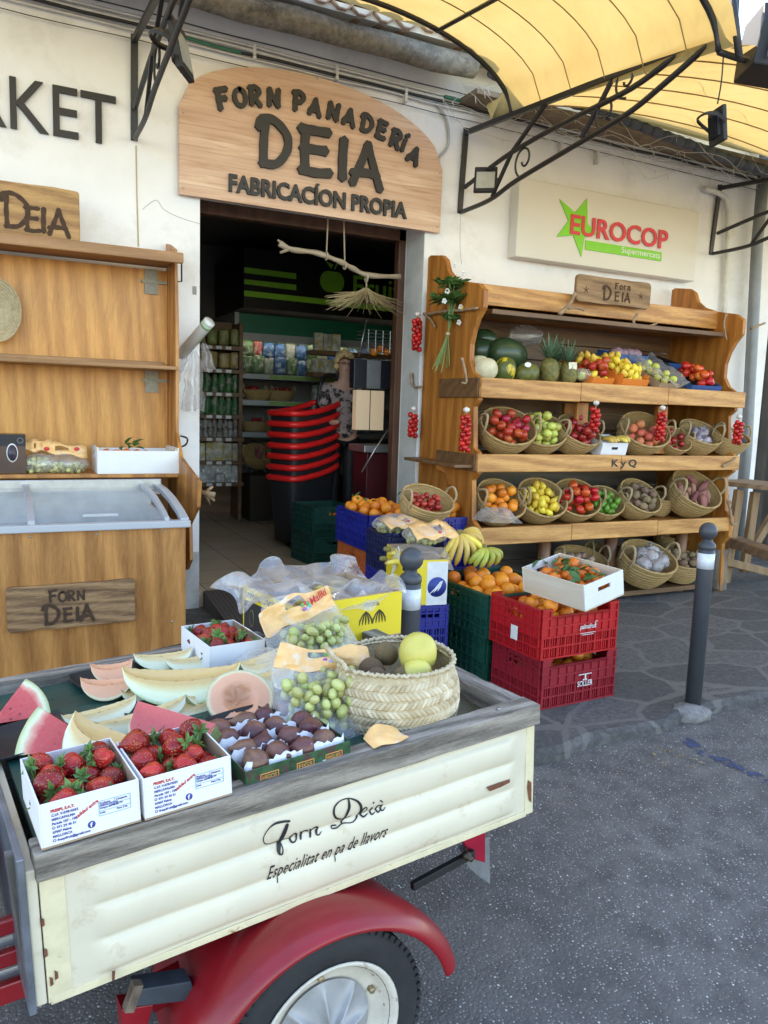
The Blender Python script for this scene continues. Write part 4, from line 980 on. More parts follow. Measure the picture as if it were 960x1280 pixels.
# green crates
MG0 = P2(V((2.40,3.50,0)), V((2.98,3.53,0)))
crate('dark green plastic crate under the green crate of oranges', .56, .62, .255, MG0, CREM['green'], dip=False)
MG1 = Matrix.Translation((-.015,-.03,.257)) @ MG0
t = crate('dark green plastic crate heaped with large oranges next to the red crates', .57, .64, .245, MG1, CREM['green'], dip=False)
b = MB(); b.lathe([(.02,0),(.02,.001)], 14, Matrix.Translation((-.014,.45,.13)) @ Matrix.Rotation(-pi/2,4,'Y')); b.build('round_sticker', mat('orange_sticker', (.7,.35,.03), .5), t)
fill('orange', MG1 @ Matrix.Translation((.285,.32,0)), .50, .58, .043, 62, 'large orange heaped in the dark green crate', 'oranges in the green crate', floor=.09, s=1.14)

# wooden / cardboard open box
def tray(name, label, cat, w_, d_, h_, M, m_, th=.006, group=None, corner=False, ends=None, inner=None, hole=False, fronth=None):
    loc, q, sc = M.decompose(); t = thing(name, label, cat, loc, q.to_euler(), group); fh = fronth or h_
    b = MB(); b.box((0,0,0),(w_,d_,th)); b.build('base', inner or m_, t)
    b = MB(); b.box((th,0,th),(w_-th,th,fh)); b.build('long_side', m_, t, bevel=.001); b = MB(); b.box((th,d_-th,th),(w_-th,d_,fh)); b.build('long_side', m_, t, bevel=.001)
    for x0 in (0, w_-th):
        b = MB()
        if hole:
            c = d_/2; b.box((x0,0,th),(x0+th,d_,h_*.55)); b.box((x0,0,h_*.72),(x0+th,d_,h_)); b.box((x0,0,h_*.55),(x0+th,c-.045,h_*.72)); b.box((x0,c+.045,h_*.55),(x0+th,d_,h_*.72))
        else: b.box((x0,0,th),(x0+th,d_,h_))
        b.build('end', ends or m_, t, bevel=.001)
    if corner:
        b = MB()
        for x0 in (th, w_-th-.018):
            for y0 in (th, d_-th-.018): b.box((x0,y0,th),(x0+.018,y0+.018,h_-.002))
        b.build('corner_post', mat('raw_wood', (.55,.42,.28), .7, .1), t)
    return t
POP = wood('poplar_veneer', (.62,.52,.38), (.76,.68,.55), 'x', .5, .7, False, None, .1)
PAPW = mat('white_veneer', (.70,.70,.69), .6, .04, 6, .05)
# tilted mandarin box on the red crate
def fit_tri(o, xd, yd):  # frame from origin, point along x and along y
    x = (xd-o).normalized(); y = (yd-o); y = (y-x*y.dot(x)).normalized(); z = x.cross(y); M = Matrix((x,y,z)).transposed().to_4x4(); M.translation = o; return M
T_ = Matrix.Translation
MM = T_((2.564,2.903,.540)) @ rz(.134) @ Matrix.Rotation(-.20,4,'Y') @ Matrix.Rotation(.03,4,'X')
t = tray('mandarin_box', 'whitewashed wooden box of leafy mandarins tilted on top of the red crate', 'wooden box', .43, .288, .135, MM @ T_((0,.43,0)) @ rz(-pi/2), POP, .007, corner=True, ends=PAPW, inner=POP, hole=True)
# the box's long axis is y: veneer look for the long sides
fill('mandarin', MM @ T_((.144,.215,0)), .27, .41, .032, 26, 'mandarin with leaves in the tilted white wooden box', 'mandarins in the tilted box', floor=.03, s=1.05)
def leaves(name, label, M, n, spread, mm, L=.06, cat='leaves', group=None, z=.0, parent=None):
    b = MB(); rr = random.Random(n*7+int(spread[0]*1000))
    for i in range(n):
        x, y = rr.uniform(-spread[0],spread[0]), rr.uniform(-spread[1],spread[1]); a = rr.uniform(0,6.28); e = rr.uniform(-.3,.9); l = L*rr.uniform(.7,1.2); w_ = l*.24
        R = T_((x,y,z+rr.uniform(-.01,.02))) @ rz(a) @ Matrix.Rotation(-e,4,'Y') @ Matrix.Rotation(rr.uniform(-.6,.6),4,'X')
        P = [(0,0,0),(l*.3,-w_,.006),(l*.7,-w_*.8,.004),(l,0,-.008),(l*.7,w_*.8,.004),(l*.3,w_,.006),(l*.35,0,-.001),(l*.7,0,-.002)]
        b.smooth = False; b.add(P, [(0,1,6),(1,2,7,6),(2,3,7),(3,4,7),(4,5,6,7),(5,0,6)], M @ R)
    o = b.build(name, mm, parent, world=parent is not None, loc=None if parent else M.translation)
    return tag(o, label, cat, group) if parent is None else o
leaves('mandarin_leaves', 'dark green mandarin leaves and twigs lying among the fruit in the tilted white box', MM @ T_((.144,.24,.11)), 34, (.12,.18), LEAF, .075)

# ---------- left column crates by the doorway
def Mz(x,y,z,a=0): return T_((x,y,z)) @ rz(a)
crate('blue plastic crate on the pavement under the orange crate', .38,.52,.262, Mz(2.27,4.79,0), CREM['blue'], dip=False)
crate('orange plastic crate in the middle of the doorway stack', .38,.52,.25, Mz(2.27,4.79,.264), CREM['orange'], dip=False)
MB1 = Mz(2.25,4.77,.518,.0)
crate('bright blue plastic crate heaped with oranges at the doorway edge', .40,.54,.25, MB1, CREM['blue'], dip=False)
fill('orange', MB1 @ T_((.20,.27,0)), .37, .50, .037, 52, 'orange heaped in the bright blue crate by the doorway', 'oranges in the blue crate', floor=.155)
crate('blue plastic crate filled with oranges behind the cherry basket', .40,.50,.25, Mz(2.68,4.80,.48), CREM['blue'], dip=False)
crate('lower blue plastic crate behind the yellow banana box', .40,.50,.24, Mz(2.68,4.80,.236), CREM['blue'], dip=False)
crate('bottom blue plastic crate behind the yellow banana box', .40,.50,.235, Mz(2.68,4.80,0), CREM['blue'], dip=False)
fill('orange', Mz(2.88,5.05,.48), .37, .46, .037, 40, 'orange heaped beside the wall behind the cherry basket', 'oranges behind the cherry basket', floor=.22)
leaves('orange_leaves', 'green leaves among the oranges in the blue crate by the doorway', Mz(2.5,5.0,.84), 14, (.22,.2), LEAF, .06)
for z, c, lb in ((0,'blue','blue plastic crate on the ground in the middle column beside the doorway'),(.24,'blue','blue plastic crate second from the ground in the middle column beside the doorway'),(.48,'navy','dark navy plastic crate topped with bagged grapes')):
    crate(lb, .34,.42,.238, Mz(2.125,4.17,z,-.10), CREM[c], dip=False)
for z, lb in ((0,'blue plastic crate on the ground under the yellow banana box'),(.22,'blue plastic crate directly beneath the yellow banana box')):
    crate(lb, .20,.50,.222, Mz(1.985,3.61,z,-.15), CREM['blue'], dip=False)
YEL = mat('yellow_card', (.74,.56,.02), .55, .03, 6); CBLK = mat('black_card', (.02,.02,.025), .55); 
def cardbox(name, label, w_, d_, h_, M, mside, mend, inner=CARD, strip=None):
    loc, q, sc = M.decompose(); t = thing(name, label, 'cardboard box', loc, q.to_euler()); th = .008
    b = MB(); b.box((.0,.0,0),(w_,d_,.006)); b.build('base', CARD, t)
    for nm, a, c, mm in (('long_side',(0,0,.006),(w_,th,h_),mside),('long_side',(0,d_-th,.006),(w_,d_,h_),mside),('end',(0,th,.006),(th,d_-th,h_),mend),('end',(w_-th,th,.006),(w_,d_-th,h_),mend)):
        b = MB(); b.box(a,c); b.build(nm, mm, t)
    b = MB(); e = .0012
    b.box((th,th,.02),(w_-th,th+.004,h_+e)); b.box((th,d_-th-.004,.02),(w_-th,d_-th,h_+e)); b.box((th,th+.004,.02),(th+.004,d_-th-.004,h_+e)); b.box((w_-th-.004,th+.004,.02),(w_-th,d_-th-.004,h_+e)); 
    b.box((0,0,h_),(w_,th,h_+e)); b.box((0,d_-th,h_),(w_,d_,h_+e)); b.box((0,th,h_),(th,d_-th,h_+e)); b.box((w_-th,th,h_),(w_,d_-th,h_+e)); b.build('cardboard_lining', inner, t)
    return t
MY = Mz(1.985,3.60,.446,-.15)
t = cardbox('banana_box', 'yellow banana box with white banana drawing beside the bollard', .19,.50,.25, MY, YEL, YEL)
def faceM(M, side, w_, d_): # local x right, y up on a box face as seen from outside
    if side == 'front': L = Matrix(((1,0,0,0),(0,0,-1,0),(0,1,0,0),(0,0,0,1)))
    if side == 'left': L = Matrix(((0,0,-1,0),(-1,0,0,d_),(0,1,0,0),(0,0,0,1)))
    return M @ L
FL = faceM(MY,'left',.19,.50)
b = MB()
for k in range(4):
    P = [( .07+.03*k+.07*sin(u*2.4), .05+.045*k*(.7)+.16*u-.05*u*k*.2, 0) for u in [i/9 for i in range(10)]]
    b.ribbon([(p[0]+.0, p[1]) for p in P], [.008+.022*sin(pi*i/9) for i in range(10)], -.001,.0012+.0003*k, FL)
b.build('banana_drawing', mat('white_print', (.72,.70,.55), .6), t, world=True)
b = MB(); b.box((.30,.03,-.001),(.39,.085,.001), FL); b.build('label', WHITEP, t, world=True)
b = MB(); 
for k in range(3): b.box((.308+.028*k,.04+.008*(k%2),.001),(.325+.028*k,.06,.0016), FL)
b.box((.30,.155,-.001),(.34,.175,.001), FL); b.box((.26,.215,-.001),(.40,.222,.001), FL); b.build('printed_mark', BLACKINK, t, world=True)
FF = faceM(MY,'front',.19,.50)
b = MB(); b.box((.07,.0,-.001),(.19,.24,.0008), FF); b.build('white_patch', mat('white_print2', (.66,.66,.64), .6), t, world=True)
b = MB(); b.lathe([(.055,.0),(.055,.0016)], 24, FF @ T_((.13,.10,0))); b.build('round_blue_emblem', mat('emblem_blue', (.02,.04,.22), .5), t, world=True)
b = MB()
for k in range(3): b.ribbon([(.09+.022*k,.065+.006*k),(.12+.014*k,.09+.006*k),(.15+.006*k,.13+.002*k)], [.003,.008,.003], .0015,.0022+.0002*k, FF)
b.build('printed_mark', WHITEP, t, world=True)
FILM = film('clear_plastic', amt=.25, crinkle=24); FILMW = film('milky_plastic', (.80,.80,.82), .30, .22, 18)
# bananas
def banana_mesh(L=.17, r=.017, bend=1.1, seg=8):
    b = MB(); P = []; R = []
    for i in range(13):
        u = i/12; a = (u-.5)*bend; P.append((L/bend*sin(a), 0, -L/bend*(1-cos(a)))); R.append(r*(min(1, .28+u*5) if u < .5 else min(1,.30+(1-u)*4.0)))
    b.tube(P, R, seg); return b
def bananas(label, M, n, mm='banana', group=None, fan=.16, L=.18, ring=False):
    loc, q, sc = M.decompose(); t = thing('banana_bunch', label, 'bananas', loc, q.to_euler(), group)
    for k in range(n):
        a = (k-(n-1)/2)*fan; b = MB(); src = banana_mesh(L*random.uniform(.9,1.05))
        R = rz(a) @ Matrix.Rotation(.12*(k%2)+.1,4,'Y') @ T_((L*.5+.018,0,.0+.012*(k%2)))
        b.add(src.v, src.f, R); b.sm = [True]*len(b.f); o = b.build('banana', FM[mm], t)
    b = MB(); b.tube([(-.012,0,.0),(.01,0,0),(.03,0,.0)], [.012,.016,.012], 8); b.build('stalk', mat('banana_stalk', (.20,.17,.05), .8, .3), t)
    return t
MBN = T_((2.34,3.99,.775))
def MR(x,y,z,rx=0,ry=0,rz_=0): return T_((x,y,z)) @ rz(rz_) @ Matrix.Rotation(ry,4,'Y') @ Matrix.Rotation(rx,4,'X')
def bunchpx(label, crown, tips, y, mm, sag, r=.019, group='bananas beside the green orange crate'):
    c = aty(*crown, y); t = thing('banana_bunch', label, 'bananas', c, (0,0,0), group)
    for k,(tx,ty,dy,bow) in enumerate(tips):
        e = aty(tx,ty,y+dy); P = []
        for i in range(13):
            u = i/12; q = c.lerp(e,u); s_ = sin(pi*u); q = q+V((bow*s_, -.045*s_*(1-abs(dy)*2), sag*s_)); P.append(q)
        R = [r*min(1,.35+4.5*(i/12))*min(1,.3+(1-i/12)*5) for i in range(13)]; b = MB(); b.tube(P, R, 8); b.build('banana', FM[mm], t, world=True)
    b = MB(); b.tube([c+V((0,.0,.03)), c, c+V((0,-.01,-.02))], [.010,.018,.016], 8); b.build('stalk', mat('banana_stalk', (.20,.17,.05), .8, .3), t, world=True); return t
bunchpx('spotted yellow banana bunch hanging over the crates beside the oranges', (573,668), ((549,703,0,-.03),(559,706,-.03,-.02),(569,707,-.05,0),(581,706,-.05,.01),(592,703,-.04,.02),(601,697,-.02,.03)), 4.05, 'banana', .02)
bunchpx('freckled banana bunch lying to the right of the spotted one', (576,668), ((600,673,.05,0),(603,680,.0,0),(605,688,-.05,.0),(596,692,-.08,.0)), 4.10, 'banana', .05)
bunchpx('greenish unripe banana bunch at the corner of the green crate', (606,686), ((586,705,-.02,-.03),(592,709,-.05,-.02),(600,710,-.06,0),(609,709,-.05,.02),(618,706,-.04,.03),(622,700,0,.03)), 3.98, 'greenbanana', .02, .018)
p = aty(505,685,3.98); bananas('yellow bananas in the box behind the near bollard', MR(p.x-.12,p.y,p.z,0,.1,-.2), 4, 'banana', None, .12, .2)
p = aty(497,697,3.9); bananas('lower yellow bananas poking from the yellow box behind the bollard', MR(p.x-.1,p.y,p.z,0,.1,-.1), 3, 'banana', None, .12, .2)
# bundle support: crate under the bananas
crate('blue plastic crate second from the ground under the spotted bananas', .42,.40,.25, Mz(2.50,4.20,.25), CREM['blue'], dip=False)
crate('blue plastic crate on the ground behind the green crates', .42,.40,.25, Mz(2.50,4.20,0), CREM['blue'], dip=False)
def sheet(name, label, pts_fn, nu, nv, mm, cat, seed=0, amp=.02, fr=6):
    b = MB(); vs = []
    for i in range(nu):
        for j in range(nv):
            p = V(pts_fn(i/(nu-1), j/(nv-1))); n_ = V((noise.noise(p*fr+V((seed,0,0))), noise.noise(p*fr+V((0,seed+7,0))), noise.noise(p*fr+V((3,0,seed)))))
            vs.append(p+n_*amp)
    b.smooth = True; b.add(vs, [(i*nv+j,(i+1)*nv+j,(i+1)*nv+j+1,i*nv+j+1) for i in range(nu-1) for j in range(nv-1)])
    c = sum(vs, V())/len(vs); o = b.build(name, mm, None, loc=c, sub=1); return tag(o, label, cat)
def blob(a, c, d, z0, z1): return None
p0 = aty(545,702,3.75); 
def f(u, v): return (2.10+.42*u, 3.72+.16*v+.2*u, .60+.16*v-.10*(1-v)*1.2+.03*sin(u*9))
sheet('plastic_bag', 'loose clear plastic sheet hanging over the front of the yellow banana box', lambda u,v: (1.99+.24*u+.05*v, 3.58+.45*v, .71-.14*max(0,.2-v)*5*.5), 18, 14, FILM, 'plastic bag', 3, .035, 7)
sheet('plastic_bag', 'clear plastic bag crumpled behind the greenish bananas', lambda u,v: (2.85+.28*u, 4.2+.2*v, .78+.10*sin(v*3)*sin(u*3)), 12, 10, FILMW, 'plastic bag', 5, .04, 8)

# ---------- grapes
def grapes(label, M, w_, d_, h_, n, group='bags of green grapes', labelside=True, r=.012, mm='grape', word=None, topz=None):
    """bunch of grapes in a printed carrier bag"""
    gb = thing('grape_bunch', label.replace('clear bag','bunch inside the clear bag') , 'grapes', M.translation, M.to_euler(), 'bunches of green grapes')
    P = heap(w_, d_, r*1.02, n, 0, True, 10)
    big = r/.012
    for x,y,z in P:
        o = bpy.data.objects.new('grape', PROTO['grape'][1]); COL.objects.link(o); o.parent = gb; o.location = (x,y,z*.9); o.rotation_euler = (random.uniform(-1,1),random.uniform(-1,1),0); k = big*random.uniform(.85,1.22); o.scale = (k,k,k)
    b = MB(); zs = max(p[2] for p in P); b.tube(smoothpts([(-w_*.3,0,zs*.4),(0,.0,zs*.7),(w_*.3,.01,zs*.5)],3), .002*big, 5)
    for i in range(6): x = -w_*.3+i*w_*.12; b.tube([(x,0,zs*.5),(x+.01,.02*(-1)**i,zs*.6)], .0014*big, 4)
    b.build('stalk', mat('grape_stalk', (.26,.28,.10), .7), gb); return gb, zs
BAGY = mat('bag_orange_print', (.80,.47,.19), .3, .14, 30, .5, 45, dirt=((.72,.60,.45), 16, .55, .12))
for _k,_c in enumerate(((.12,.38,.10),(.55,.03,.06),(.35,.12,.45),(.45,.45,.65),(.05,.45,.35),(.10,.35,.12))): mat('logo%d'%_k,_c,.5,0)
def carrier(label, M, w_, d_, h_, bh, lean=0.0, word='Mallki', flip=1, band=.5, seed=1):
    """clear pouch with a printed yellow orange top band and a carry handle"""
    t = thing('grape_bag', label, 'bag', M.translation, M.to_euler(), 'printed bags of grapes'); rr = random.Random(seed)
    b = MB(); nu, nv = 28, 10; vs = []
    for j in range(nv):
        v = j/(nv-1)
        for i in range(nu):
            a = 2*pi*i/nu; z = h_*v; k = 1-.0*v; dd = d_*(1-v**1.6*.96)*.5+.002; ww = w_*.5*(1+.06*v)
            x = ww*math.copysign(abs(cos(a))**.7,cos(a)); y = dd*math.copysign(abs(sin(a))**.7,sin(a))+lean*v
            n_ = noise.noise(V((x*14+seed,y*14,z*14)))*.010; vs.append((x+n_,y+n_,z+(0 if j else -.002)))
    b.smooth = True; b.add(vs, [(j*nu+i,j*nu+(i+1)%nu,(j+1)*nu+(i+1)%nu,(j+1)*nu+i) for j in range(nv-1) for i in range(nu)]); b.build('clear_pouch', FILM, t, sub=1)
    b = MB(); nx, ny = 22, 8; W = w_*1.06
    def pt(u, v, off): 
        x = (u-.5)*W*(1-.10*v); z = h_*.97+bh*v - .022*(1-4*(u-.5)**2)*(-1 if v > .5 else 1)*0 + .012*sin(u*7+seed)*v; y = lean*(.95+v*.5)+.010*sin(u*9+v*3+seed)+.010*noise.noise(V((u*6,v*5,seed)))+off; return (x, y, z+.008*noise.noise(V((u*5,v*3,seed+4))))
    hole = lambda u, v: .32 < u < .68 and .52 < v < .80
    for off in (-.0015,):
        vs = [pt(i/(nx-1), j/(ny-1), off) for j in range(ny) for i in range(nx)]
        b.add(vs, [(j*nx+i,j*nx+i+1,(j+1)*nx+i+1,(j+1)*nx+i) for j in range(ny-1) for i in range(nx-1) if not (7 <= i <= 12 and 4 <= j <= 5 and i >= (7 if flip > 0 else 9))])
    b.build('printed_top', BAGY, t, solid=.0015, sub=1)
    # logo: little fruit cluster and word
    lx = w_*.20*flip
    def S(x, z, out=.004): # point on the band's street side
        u = x/W+.5; v = (z-h_*.97)/bh; p = pt(min(1,max(0,u)), v, -.0015); return (x, p[1]-out, z)
    zc = h_*.97+bh*.48
    for k,(dx,dz,c) in enumerate(((-.012,.010,(.12,.38,.10)),(.0,.013,(.55,.03,.06)),(-.014,-.004,(.35,.12,.45)),(.0,-.006,(.45,.45,.65)),(.012,-.002,(.05,.45,.35)),(.011,.008,(.10,.35,.12)))):
        q = S(lx-.035+dx, zc+dz); b = MB(); b.ball(q, .0068, 8, 6, (1,.15,1)); b.build('logo', mat('logo%d'%k, c, .5, 0), t)
    if word:
        q = S(lx-.012, zc-.004, .006); q2 = S(lx+.075, zc-.004, .006); ang = atan2(q2[1]-q[1], q2[0]-q[0])
        textfit(word, .082, .026, M @ T_(q) @ rz(ang) @ Matrix(((1,0,0,0),(0,0,-1,0),(0,1,0,0),(0,0,0,1))) @ rz(.12), 'lettering', REDINK, t, .001, .012)
    return t
# bagged grapes on the crates (small and far)
for k,(px_,py_,y,z,w_,a) in enumerate(((492,668,4.36,.725,.22,.3),(532,682,4.02,.71,.22,.1))):
    p = aty(px_,py_,y); M = Mz(p.x,p.y,z,a)
    grapes(('green grapes heaped above the navy crate','green grapes behind the near bollard')[k], M, .26, .20, .1, 60, r=.014)
    t = thing('grape_bag', ('flattened printed bag over the grapes above the navy crate','flattened printed bag over the grapes behind the near bollard')[k], 'bag', M.translation, M.to_euler(), 'printed bags of grapes')
    b = MB(); nx = 14; vs = []
    for j in range(5):
        for i in range(nx): u = i/(nx-1)-.5; vs.append((u*.30, -.13+.035*j, .045+.012*j+.01*sin(u*14+j)+.008*j*(k)))
    b.smooth = True; b.add(vs, [(j*nx+i,j*nx+i+1,(j+1)*nx+i+1,(j+1)*nx+i) for j in range(4) for i in range(nx-1) if not (j in (2,) and 7 <= i <= 9)]); b.build('printed_top', BAGY, t, solid=.002)
    b = MB(); b.ball((0,0,.05), .145, 20, 10, (1.08,.78,.42), fn=lambda p: 1+.08*noise.noise(p*4)); b.build('clear_pouch', FILM, t)
    b = MB(); b.ball((.03,-.10,.075), .012, 8, 6, (1,.5,.6)); b.build('logo', MT['logo1'], t)

# ================================================================== palm baskets
def basket_mesh(R, h_, rb, coils, amp, ex=1.0, ey=.9, th=.010, slant=0.0, seg=44, nz=None):
    b = MB(); nz = nz or coils*4; prof = [(.001,0),(rb*.6,0)]
    for i in range(nz+1):
        u = i/nz; r = rb+(R-rb)*(sin(u*pi/2)**.8); prof.append((r+amp*abs(sin(u*coils*pi)), h_*u))
    prof.append((R-th*.5, h_+.004))
    for i in range(8): u = 1-i/7; r = rb+(R-rb)*(sin(u*pi/2)**.8)-th; prof.append((max(r,.002), max(.008,h_*u)))
    prof.append((.001,.008)); b.lathe(prof, seg, ex=ex, ey=ey, caps=False)
    return b
def make_basket(R, h_, name='palm_basket', handles=True, ex=1.08, ey=.92, slant=0):
    t = thing(name, 'prototype palm basket to copy', 'basket'); b = basket_mesh(R, h_, R*.66, 8, R*.034, ex, ey)
    if slant:
        for i,p in enumerate(b.v): p.z += slant*p.y*max(0,p.z/h_)
    b.build('woven_body', STRAW, t)
    b = MB(); b.tube([(R*ex*cos(a), R*ey*sin(a), h_+.002+slant*R*ey*sin(a)) for a in [2*pi*i/40 for i in range(40)]], R*.045, 6, closed=True); b.build('rim', STRAW, t)
    if handles:
        for s_ in (-1,1):
            b = MB(); hw = R*.26; P = smoothpts([(s_*R*ex*.98,-hw,h_*.75),(s_*R*ex*1.02,-hw*1.05,h_+R*.22),(s_*R*ex*.98,0,h_+R*.50),(s_*R*ex*1.02,hw*1.05,h_+R*.22),(s_*R*ex*.98,hw,h_*.75)],5)
            b.tube(P, [R*.048*(1+.12*sin(i*2.2)) for i in range(len(P))], 7); b.build('handle', strawmat('rope_straw',(.33,.23,.12),(.50,.37,.20)) if 'rope_straw' not in MT else MT['rope_straw'], t)
    return t
BK = reg(make_basket(1.0, .95)); BKS = BK.name
def basket(px_, py_, y, z, R, label, tilt=.62, yaw=0, hh=None, group='palm baskets on the display stand', sx=1.0):
    p = aty(px_, py_, y); M = T_((p.x, y, z+sin(tilt)*R*.62)) @ rz(yaw) @ Matrix.Rotation(tilt,4,'X')
    o = dup(BK, M @ Matrix.Diagonal((R*sx,R,R,1)), label, group); return o, M
Z1, Z2, Z3 = 1.715, 1.173, .642
def bfill(kind, M, R, n, label, group, r, s=1.0, floor=.58):
    loc = M; P = heap(R*1.75, R*1.5, r*.97, n, R*floor, True, slope=.28)
    for x,y,z in P: fruit(kind, T_(M @ V((x,y,z))), label, group, None, s)
rows = [
 # px, py, y, z, R, kind, n, r, s, words, yaw
 (624,545,4.93,Z2,.165,'red_apple',16,.037,1.0,'dark red apples','red apple','leftmost on the upper basket tier'),
 (668,545,4.96,Z2,.150,'green_apple',14,.036,1.0,'green and yellow apples','green apple',''),
 (709,548,4.93,Z2,.150,'plum',15,.035,1.05,'shiny red nectarines','red nectarine',''),
 (793,548,4.93,Z2,.165,'peach',8,.037,1.0,'peaches','peach',''),
 (833,553,4.90,Z2,.115,'plum',5,.03,.9,'a few dark red plums','dark red plum',''),
 (612,625,4.93,Z3,.160,'orange',10,.037,1.0,'oranges','orange',''),
 (665,622,4.95,Z3,.160,'lemon',20,.029,1.0,'lemons','lemon',''),
 (709,624,4.95,Z3,.155,'tomato',15,.037,1.0,'orange red tomatoes','tomato',''),
 (746,628,4.93,Z3,.130,'lime',14,.028,1.0,'limes','lime',''),
 (785,622,4.93,Z3,.155,'potato',16,.032,1.1,'brown skinned potatoes','brown potato',''),
 (852,614,4.95,Z3,.190,'sweet',9,.037,1.0,'sweet potatoes','sweet potato',''),
]
for px_,py_,y,z,R,kind,n,r,s_,words,one,_ in rows:
    R *= 1.24; n = int(n*1.55)
    tier = 'upper' if z == Z2 else 'lower'
    o, M = basket(px_,py_,y,z,R,'handled palm basket of %s on the %s basket shelf'%(words,tier), random.uniform(.72,.88), random.uniform(-.2,.2))
    bfill(kind, M, R, n, '%s in its palm basket on the %s basket shelf'%(one,tier), '%s in a palm basket'%(one), r, s_)
# bagged goods
def softbag(label, p, R, mm, sc=(1,.8,.7), seed=0, group=None, cat='bag', name='plastic_bag', tie=True):
    t = thing(name, label, cat, p, (0,0,random.uniform(0,6)), group)
    b = MB(); b.ball((0,0,0), R, 24, 14, sc, fn=lambda q: 1+.22*noise.noise(q*2.6+V((seed,0,0)))+.07*noise.noise(q*9+V((0,seed,0)))+.04*noise.noise(q*20)); b.build('bag', mm, t)
    if tie:
        b = MB(); b.lathe([(R*.25,-R*.1),(R*.06,R*.12),(R*.30,R*.42)], 12, T_((0,0,R*sc[2]*.9)), fn=lambda a,i: 1+.25*sin(5*a)*(i==2), caps=False); b.build('tied_neck', mm, t)
    return t
PURP = mat('purple_netted_garlic', (.24,.19,.22), .35, .35, 20, .6, 60, dirt=((.50,.48,.55), 14, .5, .15)); CLGR = mat('crinkled_clear_grey', (.30,.28,.28), .25, .35, 18, .7, 50, dirt=((.22,.17,.16), 10, .52, .15))
o, M = basket(863,553,4.93,Z2,.190,'handled palm basket of bagged purple garlic on the upper basket shelf', .62, .0)
for k,(x,y) in enumerate(((-.06,-.05),(.03,-.07),(-.02,.04),(.07,.03),(0,-.01))): softbag('small bag of purple garlic in its palm basket', M @ V((x,y,.13+.01*k)), .05, PURP, (1.15,.9,.8), k*3+1, 'bags of purple garlic', tie=True)
o, M = basket(902,564,4.88,Z2,.175,'palm basket of mixed vegetables at the right end of the upper basket shelf', .5, .1)
bfill('onion', M, .15, 5, 'red onion in the end basket of the upper basket shelf', 'red onions in the end basket', .03, .9)
softbag('crumpled white plastic bag in the end basket of the upper basket shelf', M @ V((-.0,-.0,.14)), .05, FILMW if False else mat('white_bag', (.62,.60,.62), .4, .1, 10, .4, 30), (1,.9,.8), 3)
o = softbag('dark charcoal squash in the end basket of the upper basket shelf', M @ V((.07,-.07,.13)), .055, mat('charcoal_skin', (.03,.028,.03), .7, .3, 30), (1.1,.9,.8), 5, None, 'squash', 'squash', False)
# pale baskets lying behind
BKP = None
for px_,py_,z,R,lb,y,tl in ((818,612,Z3,.17,'pale upright palm basket between the potatoes and sweet potatoes',5.05,.25),(893,622,Z3,.13,'small pale palm basket at the right end of the lower basket shelf',5.0,.2),(690,560,Z3,.15,'empty',5.3,.3)):
    if lb == 'empty': continue
    basket(px_,py_,y,z,R,lb,tl,.3)
# floor level baskets
o, M = basket(797,715,4.78,.10,.235,'large palm basket of bagged onions on the bottom tier', .52, .05)
for k,(x,y) in enumerate(((-.10,-.05),(0,-.09),(.09,-.05),(-.05,.04),(.06,.05),(.0,-.01))): softbag('crinkled clear bag of onions in the large floor basket', M @ V((x,y,.19+.008*k)), .068, CLGR, (1.1,.9,.9), k+8, 'clear bags of onions', tie=k%2==0)
o, M = basket(846,706,4.86,.08,.195,'palm basket of potatoes on the bottom tier behind the far bollard', .32, .0)
bfill('potato', M, .185, 16, 'pale potato in the basket on the bottom tier', 'potatoes in the bottom basket', .032, 1.1, .75)
o, M = basket(718,706,4.95,.10,.215,'palm basket of garlic on the bottom tier behind the white mandarin box', .4, .0)
b = MB(); 
for k,(x,y) in enumerate(((-.1,0),(-.03,-.05),(.05,-.04),(.11,.0),(0,.05),(-.06,.06),(.07,.06))):
    fruit('onion', T_(M @ V((x,y,.19))), 'white garlic bulb in the bottom tier basket', 'white garlic bulbs', 'garlic', .9, name='garlic_bulb').data = PROTO['onion'][1]
basket(756,694,5.05,.16,.19,'palm basket standing at the back of the bottom tier beside a log post', .2, .0)
basket(835,672,5.25,.28,.15,'palm basket at the back of the bottom tier above the potatoes', .3, .0)
softbag('mesh bag of brown vegetables at the back of the bottom tier', aty(865,682,5.2), .11, mat('brown_mesh', (.16,.09,.07), .7, .4, 16, .4, 40, dirt=((.4,.35,.32), 12, .55, .1)), (1.1,.8,.8), 4)
# raised plank for the floor baskets
b = MB(); b.box((4.0,4.74,.03),(5.6,5.45,.07)); b.build('bottom_board', PINED, un, world=True)
crate('dark green plastic crate on the ground at the right foot of the display stand', .3,.3,.18, Mz(5.34,4.80,.075), CREM['green'], dip=False)
# bananas with white card box on shelf
p = aty(768,572,YFR+.04); MC = T_((p.x-.16,YFR+.03,Z2)) @ Matrix.Rotation(.25,4,'X')
t = tray('carton', 'small white cardboard carton holding yellow bananas on the upper basket shelf', 'carton', .26,.24,.12, MC, WCARD, .004)
b = MB(); b.box((.10,-.0016,.065),(.16,.0,.085)); b.build('hand_hole', DARK, t)
for k in range(2): bananas('yellow banana bunch in the small white carton', MC @ T_((.06+.11*k,.10,.13)) @ rz(-1.2+.3*k) @ Matrix.Rotation(-.3,4,'Y'), 4, 'banana', 'bananas in the white carton', .28, .13)
